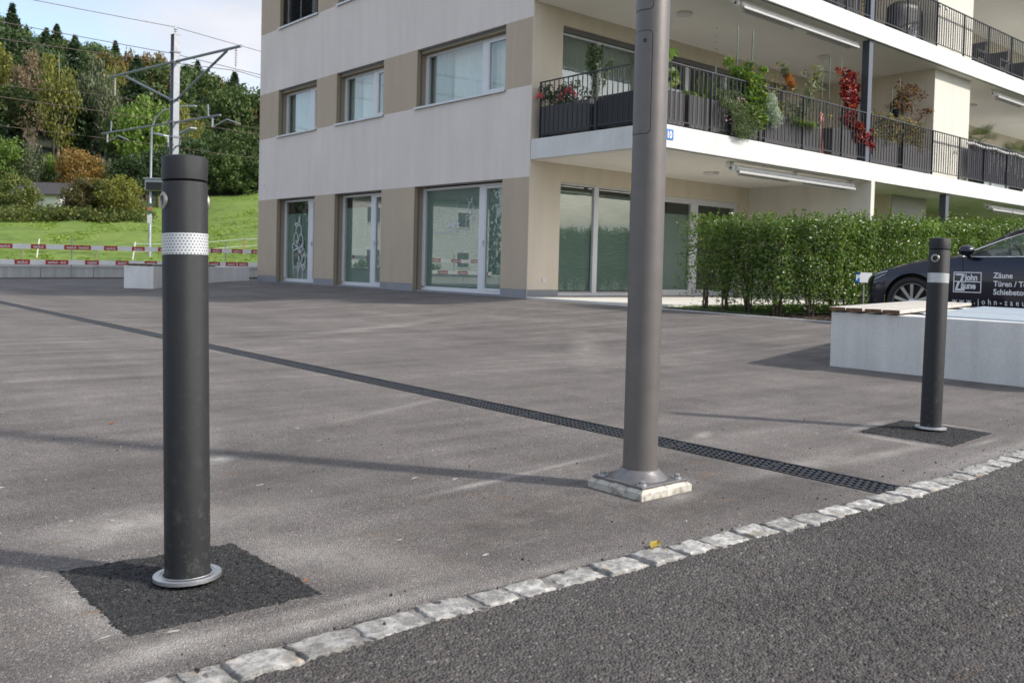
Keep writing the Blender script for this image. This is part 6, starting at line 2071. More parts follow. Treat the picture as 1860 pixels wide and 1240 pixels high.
bar = wthing('site_barrier', (-4.85, 19.75, -.2), 'red and white construction barrier of two rows of boards with vanoli.ch labels', 'barrier')
tv, tf = text_geo('vanoli.ch', .118, .0032, 'CENTER', .98)
BT = MB(); BT.add([(a * .80, 0, c - .04) for a, c in tv], tf); bt_me = BT.mesh('lettering', M['white_sign'])
RL = MB(); RL.box(-.232, .232, -.004, 0, -.074, .074); rl_me = RL.mesh('red_label', M['barrier_red'])
ang = atan2(WD.y, WD.x)
def board(x0, x1, zc, labels, off):
    c = Vector(((x0 + x1) / 2, wy((x0 + x1) / 2), 0)) - WN * (.10 + off)
    zc0 = wz((x0 + x1) / 2) + zc
    L_ = (x1 - x0) / WD.x / 2
    rise = .0095 * (x1 - x0) / 2
    b = MB(); b.obox((c.x, c.y, zc0), WD * L_ + Vector((0, 0, rise)), WN * .011, (0, 0, .076)); o = b.obj('board', M['barrier_white'], bar)
    for xl in labels:
        p = Vector((xl, wy(xl), 0)) - WN * (.10 + off + .0115)
        r = link('red_label', rl_me, o); r.matrix_parent_inverse = PINV[bar.name] if False else Matrix.Identity(4)
        r.location = (p.x, p.y, wz(xl) + zc); r.rotation_euler = (0, -.009, ang)
        q = p - WN * .0055
        l = link('lettering', bt_me, o); l.location = (q.x, q.y, wz(xl) + zc); l.rotation_euler = (pi / 2 * 0, 0, ang)
    return o
# photograph: labels about every 0.95 m on boards about 3.4 m long that overlap at their ends
xs_u = [-24 + 3.0 * k for k in range(12)]
LU = [-12.6, -11.65, -10.7, -9.75, -8.8, -7.85, -6.9, -5.55, -4.77, -3.77, -2.74, -2.32, -1.42, -.45, .50, 1.4, 2.55, 3.45, 4.3, 5.2]
LL = [-13.0, -12.0, -11.05, -10.1, -9.15, -8.2, -7.25, -6.3, -5.25, -4.25, -3.32, -3.05, -2.05, -1.02, .0, .85, 1.75, 2.5, 3.2, 3.7, 4.6]
edges_u = [(-13.2, -9.2), (-9.4, -5.9), (-6.1, -2.5), (-2.6, .75), (.6, 3.05), (2.95, 5.8)]
for n_, (a, c) in enumerate(edges_u):
    board(a, c, 1.035, [x for x in LU if a + .2 < x < c - .2 and (n_ == len(edges_u) - 1 or x < edges_u[n_ + 1][0] + .22)], .0 if n_ % 2 else .024)
edges_l = [(-13.4, -9.9), (-10.1, -6.6), (-6.8, -3.15), (-3.28, -.4), (-.6, 2.25), (2.1, 5.8)]
for n_, (a, c) in enumerate(edges_l):
    board(a, c, .535, [x for x in LL if a + .2 < x < c - .1 and (n_ == len(edges_l) - 1 or x < edges_l[n_ + 1][0] + .24)], .0 if n_ % 2 else .024)
for x in (-11.6, -9.3, -6.0, -2.70, .62, 2.98, 5.6):
    p = Vector((x, wy(x), 0)) - WN * .06
    b = MB(); b.tube([(p.x, p.y, wz(x)), (p.x, p.y, wz(x) + 1.32)], .017, 8)
    b.obj('barrier_post', M['galv'], bar, 40)
for x in (-2.66, 2.0):
    p = Vector((x, wy(x), 0)) + WN * .02
    b = MB(); b.tube([(p.x, p.y, wz(x) + .55), (p.x, p.y, wz(x) + 1.0)], .008, 6); b.obj('orange_tie', M['orange_pot'], bar)

UX = Vector((-.164, .986, 0)).normalized(); RD = Vector((.986, .164, 0)).normalized()
MX, MY = 2.40, 24.98
mast = wthing('catenary_mast', (MX, MY, -.1), 'grey steel railway mast with two pairs of cross arms', 'mast')
def mp_(u, z, r=0): p = Vector((MX, MY, 0)) + UX * u + RD * r; return (p.x, p.y, z)
b = MB()
hw = .13
for s in (-1, 1): b.obox(mp_(s * hw, 4.8), UX * .009, RD * .13, (0, 0, 4.9))
b.obox(mp_(0, 4.8), UX * hw, RD * .007, (0, 0, 4.9)); b.obox(mp_(0, 9.71), UX * .15, RD * .14, (0, 0, .012))
b.obj('mast_column', M['galv'], mast)
b = MB()
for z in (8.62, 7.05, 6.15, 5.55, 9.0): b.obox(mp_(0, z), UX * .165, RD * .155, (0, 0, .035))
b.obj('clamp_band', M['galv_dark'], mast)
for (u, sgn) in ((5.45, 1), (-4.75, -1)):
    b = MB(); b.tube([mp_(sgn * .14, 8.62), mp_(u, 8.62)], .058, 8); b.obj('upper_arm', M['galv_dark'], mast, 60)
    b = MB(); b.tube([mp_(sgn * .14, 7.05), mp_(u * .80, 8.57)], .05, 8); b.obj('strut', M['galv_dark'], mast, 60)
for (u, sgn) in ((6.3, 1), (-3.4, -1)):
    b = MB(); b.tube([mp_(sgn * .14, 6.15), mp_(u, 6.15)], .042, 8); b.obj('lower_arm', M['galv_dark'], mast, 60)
    b = MB(); ua = u - sgn * .55
    b.tube([mp_(ua, 6.15), mp_(ua, 5.72)], .035, 6); b.tube([mp_(ua, 5.72), mp_(ua - 1.0 , 5.95), mp_(ua - 1.9, 5.70)], .028, 6); b.tube([mp_(ua - sgn * .3, 6.15), mp_(ua - sgn * .35, 6.65)], .03, 6)
    b.obj('steady_arm', M['galv'], mast, 60)
ins = MB()
prof = [(.02, 0)]
for k in range(7): prof += [(.02, -.05 - k * .09), (.055, -.07 - k * .09), (.02, -.09 - k * .09)]
prof += [(.015, -.82)]
ins.lathe(prof, 10)
ime = ins.mesh('insulator', M['porcelain'], 40)
for u in (5.1, -4.4):
    o = link('insulator', ime, mast); o.matrix_parent_inverse = PINV[mast.name]; o.location = mp_(u, 8.56)
b = MB(); b.lathe([(.02, 0), (.02, .1), (.07, .13), (.03, .17), (.08, .22), (.02, .30), (.015, .34)], 10, mp_(0, 9.72)); b.obj('top_insulator', M['porcelain'], mast, 40)
# wires along the track
def wire(u, z, sag, label, x0=-46, r=.011, dz0=0):
    t = wthing('overhead_wire', mp_(u, z), label, 'wire', 'wires of the railway line')
    b = MB(); pts = []
    for k in range(49):
        s = -46 + 92 * k / 48
        e = abs(s) / 46; pts.append(mp_(u, z - sag * 4 * e * (1 - e) * 1.0, s))
    b.tube(pts, r, 5); b.obj('cable', M['copper'], t, 180)
wire(0, 10.02, .55, 'topmost thin wire over the tip of the railway mast', r=.013)
wire(5.1, 7.74, .9, 'carrying cable hanging from the far upper arm of the mast')
wire(-4.4, 7.74, .9, 'carrying cable hanging from the near upper arm of the mast', r=.013)
wire(3.9, 5.66, .1, 'contact wire on the far side of the mast')
wire(-3.3, 5.66, .1, 'contact wire on the near side of the mast', r=.012)
wire(.3, 9.0, .35, 'feeder wire clamped to the upper part of the mast', r=.015)
# luminaires on the mast
for sg in (1, -1):
    t = wthing('mast_luminaire', mp_(sg * .5, 5.7), 'flat lamp head fixed to the %s side of the railway mast' % ('far' if sg > 0 else 'near'), 'lamp')
    b = MB(); b.obox(mp_(sg * 1.05, 5.72), UX * .42 + Vector((0, 0, .08 * sg)), RD * .16, (0, 0, .035)); b.obj('lamp_head', M['galv'], t, bevel=.02)
    b = MB(); b.tube([mp_(sg * .15, 5.15), mp_(sg * .45, 5.2), mp_(sg * .52, 5.6)], .035, 8); b.obj('bracket', M['galv'], t, 60)
# street lamp beyond the tracks
SLX, SLY = 5.35, 36.6
t = wthing('platform_lamp', (SLX, SLY, -.1), 'slim curved lamp pole beyond the railway wall, left of the mast', 'lamp')
b = MB(); b.tube([(SLX, SLY, -.2), (SLX, SLY, 3.5), (SLX, SLY, 3.52), (SLX + .03, SLY + .0, 7.4), (SLX + .15, SLY - .2, 7.95), (SLX + .45, SLY - .55, 8.35), (SLX + 1.0, SLY - 1.15, 8.55)], [.085, .075, .062, .05, .045, .042, .04], 10); b.obj('pole', M['galv'], t, 60)
b = MB(); b.obox((SLX + 1.35, SLY - 1.55, 8.56), (.30, -.34, .02), (.09, .08, 0), (0, 0, .04)); b.obj('lamp_head', M['galv'], t, bevel=.02)
t = wthing('display_case', (SLX + .15, SLY - .3, 4.4), 'grey platform display box hanging on the slim lamp pole', 'display')
b = MB(); b.obox((SLX + .25, SLY - .25, 4.42), RT_ if False else (.60 * .754, -.60 * .657, 0), (.12 * .657, .12 * .754, 0), (0, 0, .30)); b.obj('case', M['galv'], t, bevel=.02)
b = MB(); b.obox((SLX + .25 - .085, SLY - .25 - .098, 4.36), (.52 * .754, -.52 * .657, 0), (.005, .006, 0), (0, 0, .21)); b.obj('screen', M['black_plastic'], t)
b = MB(); b.obox((SLX + .25, SLY - .25, 4.76), (.68 * .754, -.68 * .657, 0), (.16 * .657, .16 * .754, 0), (0, 0, .03)); b.obj('cover', M['galv'], t, bevel=.01)
t = wthing('notice_plate', (SLX - .05, SLY - .09, 3.0), 'small coloured notice plates strapped to the slim lamp pole', 'sign')
for (z, h, mt) in ((3.36, .10, 'stake'), (3.16, .09, 'orange_pot'), (2.98, .09, 'stake'), (2.62, .22, 'white_frame')):
    b = MB(); b.obox((SLX - .055, SLY - .10, z), (.12 * .754, -.12 * .657, 0), (.006, .007, 0), (0, 0, h)); b.obj('plate', M[mt], t)
# field fence stakes and strands
rr = random.Random(2)
for (x, y, h, mt, lab) in ((.35, 38.4, .95, 'white_sign', 'leaning white fence stake in the meadow left of the near bollard'), (4.07, 35.3, .9, 'white_sign', 'white fence stake in the meadow just left of the slim lamp pole'), (-.6, 37.2, .9, 'bark_grey', 'wooden fence stake at the left of the meadow'), (2.6, 36.4, .8, 'bark_grey', 'thin wooden fence stake behind the barrier'), (9.6, 34.6, .85, 'orange_pot', 'orange fence stake in the meadow right of the near bollard')):
    z = hill_xy(x, y); t = wthing('fence_stake', (x, y, z), lab, 'stake')
    b = MB(); b.tube([(x, y, z - .1), (x + .10, y - .09, z + h)], .028, 6); b.obj('rod', M[mt], t, 60)
t = wthing('fence_tape', (6, 36, .6), 'pale electric fence tape strung across the foot of the meadow', 'fence')
for (z, r) in ((.42, .013), (.8, .013)):
    b = MB(); pts = [(4.07 + k * 1.1, 35.3 - k * .11, hill_xy(4.07 + k * 1.1, 35.3 - k * .11) + z - .05 * sin(pi * (k % 5) / 5)) for k in range(13)]; b.tube(pts, r, 5); b.obj('tape', M['sill'], t, 60)

# ------------------------------------------------------------------ house between the bushes
def house(x, y, z, ax, L_, W_, h, rh, label, wins):
    t = wthing('house', (x, y, z), label, 'house')
    a = Vector((cos(ax), sin(ax), 0)); n = Vector((-a.y, a.x, 0)); c = Vector((x, y, z))
    b = MB(); b.obox(c + Vector((0, 0, h / 2)), a * L_ / 2, n * W_ / 2, (0, 0, h / 2))
    q = [c + a * sx * L_ / 2 + n * sy * W_ / 2 + Vector((0, 0, h)) for sx in (-1, 1) for sy in (-1, 1)]
    r0 = c - a * L_ / 2 + Vector((0, 0, h + rh)); r1 = c + a * L_ / 2 + Vector((0, 0, h + rh))
    b.add([q[0], q[1], r0, q[2], q[3], r1], [(0, 1, 2), (3, 5, 4)]); b.obj('wall', M['house_white'], t)
    b = MB(); e = .5
    for s in (-1, 1):
        e0 = c - a * (L_ / 2 + e) + n * s * (W_ / 2 + e) + Vector((0, 0, h - e * rh / (W_ / 2))); e1 = c + a * (L_ / 2 + e) + n * s * (W_ / 2 + e) + Vector((0, 0, h - e * rh / (W_ / 2)))
        k0 = c - a * (L_ / 2 + e) + Vector((0, 0, h + rh)); k1 = c + a * (L_ / 2 + e) + Vector((0, 0, h + rh)); u = Vector((0, 0, .16))
        b.add([e0, e1, k1, k0, e0 + u, e1 + u, k1 + u, k0 + u], [(0, 1, 2, 3), (4, 5, 6, 7), (0, 1, 5, 4), (1, 2, 6, 5), (3, 0, 4, 7)])
    b.obj('roof', M['roof_dark'], t)
    for (u, s, zz) in wins:
        b = MB(); p = c + a * u + n * s * (W_ / 2 + .02) + Vector((0, 0, zz)); b.obox(p, a * .55, n * .03, (0, 0, .6)); w = b.obj('window', M['white_frame'], t)
        b = MB(); b.obox(p + n * s * .032, a * .45, n * .003, (0, 0, .5)); b.obj('pane', M['grey_frame'], w)
    return t
house(13.3, 91.5, 5.0, radians(-41), 4.6, 4.2, 1.9, 1.1, 'low white house with a dark roof half hidden by the meadow bushes', [])
house(-24, 43, -.62, radians(8), 11, 9, 6.0, 3.2, 'white house beyond the railway that only the shop windows mirror', [(-3.4, -1, 1.6), (0, -1, 1.6), (3.4, -1, 1.6), (-3.4, -1, 4.4), (0, -1, 4.4), (3.4, -1, 4.4)])

# ------------------------------------------------------------------ trees
def crown_broad(b, seed, n_clump, per, leaf_s, squash=1.0, hollow=.35, lift=.0):
    """unit tree: height 1, crown width 1 at its widest"""
    rr = random.Random(seed)
    cl = []
    for _ in range(n_clump):
        d = Vector((rr.gauss(0, 1), rr.gauss(0, 1), rr.gauss(0, .9))).normalized(); k = rr.uniform(hollow, 1) ** .6
        cl.append((Vector((d.x * .36 * k, d.y * .36 * k, .56 + lift + d.z * .36 * k * squash)), rr.uniform(.09, .16)))
    for c, r in cl:
        P, N = ball_pts(per, c, (r, r, r * .8), rr, .3); leafmesh(b, P, N, leaf_s, rr, .7, jitter=.8)
def tree_proto(name, kind, seed):
    rr = random.Random(seed)
    b = MB()
    if kind == 'spruce':
        for lv in range(17):
            z = .10 + .88 * lv / 16; rad = .66 * (1 - (z - .1) / .93) ** .9 * rr.uniform(.8, 1.12) + .02
            nb = int(12 + 20 * (1 - z))
            for k in range(nb):
                a = 2 * pi * k / nb + rr.uniform(-.3, .3); L_ = rad * rr.uniform(.6, 1.12)
                for s in range(4):
                    u = (s + .7) / 4; p = (L_ * u * cos(a), L_ * u * sin(a), z - .055 * u * u + rr.uniform(-.012, .012))
                    leafmesh(b, [p, (p[0], p[1], p[2] - .012)], [(rr.uniform(-.5, .5), rr.uniform(-.5, .5), 1)] * 2, .085 * (1.15 - .6 * u) + .012, rr, .45, jitter=.5)
    elif kind == 'round':
        for _ in range(105):
            d = Vector((rr.gauss(0, 1), rr.gauss(0, 1), rr.gauss(0, 1))).normalized(); k = rr.uniform(.55, 1)
            c = (d.x * .45 * k, d.y * .45 * k, .47 + d.z * .45 * k); P, N = ball_pts(56, c, (.12, .12, .10), rr, .3); leafmesh(b, P, N, .044, rr, .7)
    elif kind == 'ivy':
        for _ in range(64):
            x, y = rr.gauss(0, .26), rr.gauss(0, .26); z = rr.uniform(.1, .95) * (1 - 1.3 * (x * x + y * y)); P, N = ball_pts(44, (x, y, z), (.13, .13, .085), rr, .3); leafmesh(b, P, N, .05, rr, .75)
    elif kind == 'bare':
        for _ in range(170):
            d = Vector((rr.gauss(0, .5), rr.gauss(0, .5), 1)).normalized(); k = rr.uniform(.3, 1); p = (d.x * .75 * k * .7, d.y * .75 * k * .7, .28 + .70 * k * d.z); P, N = ball_pts(3, p, (.05, .05, .05), rr); leafmesh(b, P, N, .03, rr, .5)
    elif kind == 'tall':
        crown_broad(b, seed, 42, 74, .040, 1.05, .2, .02)
    else:
        crown_broad(b, seed, 46, 76, .044, .95, .3, .0)
    return b
def bare_branches(b, seed, full=False):
    rr = random.Random(seed)
    def br(p, d, L_, r, lv):
        q = p + d * L_
        b.tube([p, (p + q) / 2 + Vector((rr.uniform(-.02, .02), rr.uniform(-.02, .02), 0)) * L_ * 4, q], [r, r * .85, r * .6], 5, caps=False)
        if lv == 0: return
        for _ in range(3 if lv > 1 else 4):
            nd_ = (d + Vector((rr.uniform(-.75, .75), rr.uniform(-.75, .75), rr.uniform(-.1, .55)))).normalized()
            br(p.lerp(q, rr.uniform(.45, 1.0)), nd_, L_ * rr.uniform(.55, .8), r * .58, lv - 1)
    br(Vector((0, 0, -.02)), Vector((0, 0, 1)), .28, .022, 4)
KIND = {'spruce': ('spruce', 'l_spruce', 4, 'spruce'), 'greentree': ('broad', 'l_green', 3, 'tree'), 'darkgreen': ('broad', 'l_dark', 2, 'tree'), 'yellowgreen': ('tall', 'l_yellow', 2, 'tree'), 'rust': ('broad', 'l_rust', 3, 'tree'),
        'greytree': ('tall', 'l_grey', 2, 'tree'), 'brightgreen': ('broad', 'l_bright', 1, 'tree'), 'biggreen': ('broad', 'l_bright', 1, 'tree'), 'orange': ('round', 'l_orange', 1, 'tree'), 'roundbush': ('round', 'l_bush', 1, 'bush'), 'brownbush': ('round', 'l_brown', 1, 'bush'),
        'yellowbush': ('round', 'l_yellow', 1, 'bush'), 'greybush': ('round', 'l_grey', 1, 'bush'), 'ivyshrub': ('ivy', 'l_green', 2, 'bush'), 'bare': ('bare', 'l_pink', 1, 'tree'), 'pinkbare': ('tall', 'l_pink', 1, 'tree')}
LBL = {'spruce': 'dark pointed spruce on the wooded hillside', 'greentree': 'mid green broadleaved tree on the wooded hillside', 'darkgreen': 'dark green broadleaved tree on the wooded hillside', 'rust': 'rust brown autumn tree high on the wooded hillside',
       'yellowgreen': 'yellow green slender tree on the wooded hillside', 'greytree': 'grey green slender tree on the wooded hillside', 'ivyshrub': 'dense ivy like shrub on the slope above the meadow'}
OWN = {'roundbush': ['round olive bush at the left edge of the meadow', 'small round bush between the brown and the yellowish bush'], 'brownbush': ['round brownish bush at the top of the meadow'], 'yellowbush': ['round yellowish bush at the right end of the meadow row'],
       'brightgreen': ['bright green tree at the left edge of the picture', 'small bright green tree beside the orange one'], 'greybush': ['grey green bush above the white house', 'grey green bush right of the orange tree'], 'orange': ['orange brown tree above the meadow bushes'],
       'bare': ['pale bare branched tree on the left slope'], 'biggreen': ['big bright green tree just left of the railway mast'], 'pinkbare': ['pinkish brown half bare tree high at the left']}
PROTO = {}
def protos_of(kind):
    if kind not in PROTO:
        shp, mt, n, cat = KIND[kind]; out = []
        for k in range(n):
            seed = sum(map(ord, kind)) + 17 * k
            cm = tree_proto(kind, shp, seed).mesh('crown', M[mt])
            tb = MB()
            if shp == 'bare': bare_branches(tb, seed)
            elif shp in ('round', 'ivy'):
                tb.tube([(0, 0, -.05), (.01, 0, .3), (.02, .01, .6)], [.03, .022, .01], 6)
            else:
                tb.tube([(0, 0, -.06), (.01, .005, .3), (0, .01, .62), (.01, 0, .9)], [.028, .02, .012, .003], 7)
                r2 = random.Random(seed)
                if shp != 'spruce':
                    for q in range(7):
                        a = r2.uniform(0, 6.3); z = r2.uniform(.25, .6); tb.tube([(0, 0, z), (.16 * cos(a), .16 * sin(a), z + .11), (.3 * cos(a), .3 * sin(a), z + .16)], [.011, .008, .003], 5)
            tm = tb.mesh('trunk', M['bark_grey'] if shp in ('bare', 'tall') else M['bark'], 180)
            out.append((cm, tm))
        PROTO[kind] = out
    return PROTO[kind]
own_n = {}
rr = random.Random(31)
def put_tree(x, y, z, h, w, kind, label=None, group=None):
    pr = protos_of(kind); cm, tm = pr[rr.randrange(len(pr))]
    cat = KIND[kind][3]
    nm = {'spruce': 'spruce_tree', 'bush': 'meadow_bush', 'tree': 'broadleaf_tree'}[cat]
    e = empty(nm, (x, y, z))
    if label is None:
        if kind in OWN:
            k = own_n.get(kind, 0); own_n[kind] = k + 1; label = OWN[kind][min(k, len(OWN[kind]) - 1)]; group = 'trees and bushes above the meadow'
        else:
            dx, dy = x - CAM_LOC.x, y - CAM_LOC.y
            d = dx * FW[0] + dy * FW[1]; s_ = (dx * RT[0] + dy * RT[1]) / d
            where = ('high on the slope' if d > 158 else 'low on the slope') + (' at the left edge of the picture' if s_ < -.52 else ' left of the railway mast' if s_ < -.39 else ' between the railway mast and the building')
            label = LBL[kind].rsplit(' on the ', 1)[0].replace(' high', '') + ' ' + where; group = 'trees of the wooded hillside'
    tag(e, label, cat, group)
    e.rotation_euler = (0, 0, rr.uniform(0, 6.28)); e.scale = (w, w, h)
    c = bpy.data.objects.new('crown', cm); COL.objects.link(c); c.parent = e
    t = bpy.data.objects.new('trunk', tm); COL.objects.link(t); t.parent = e
    return e
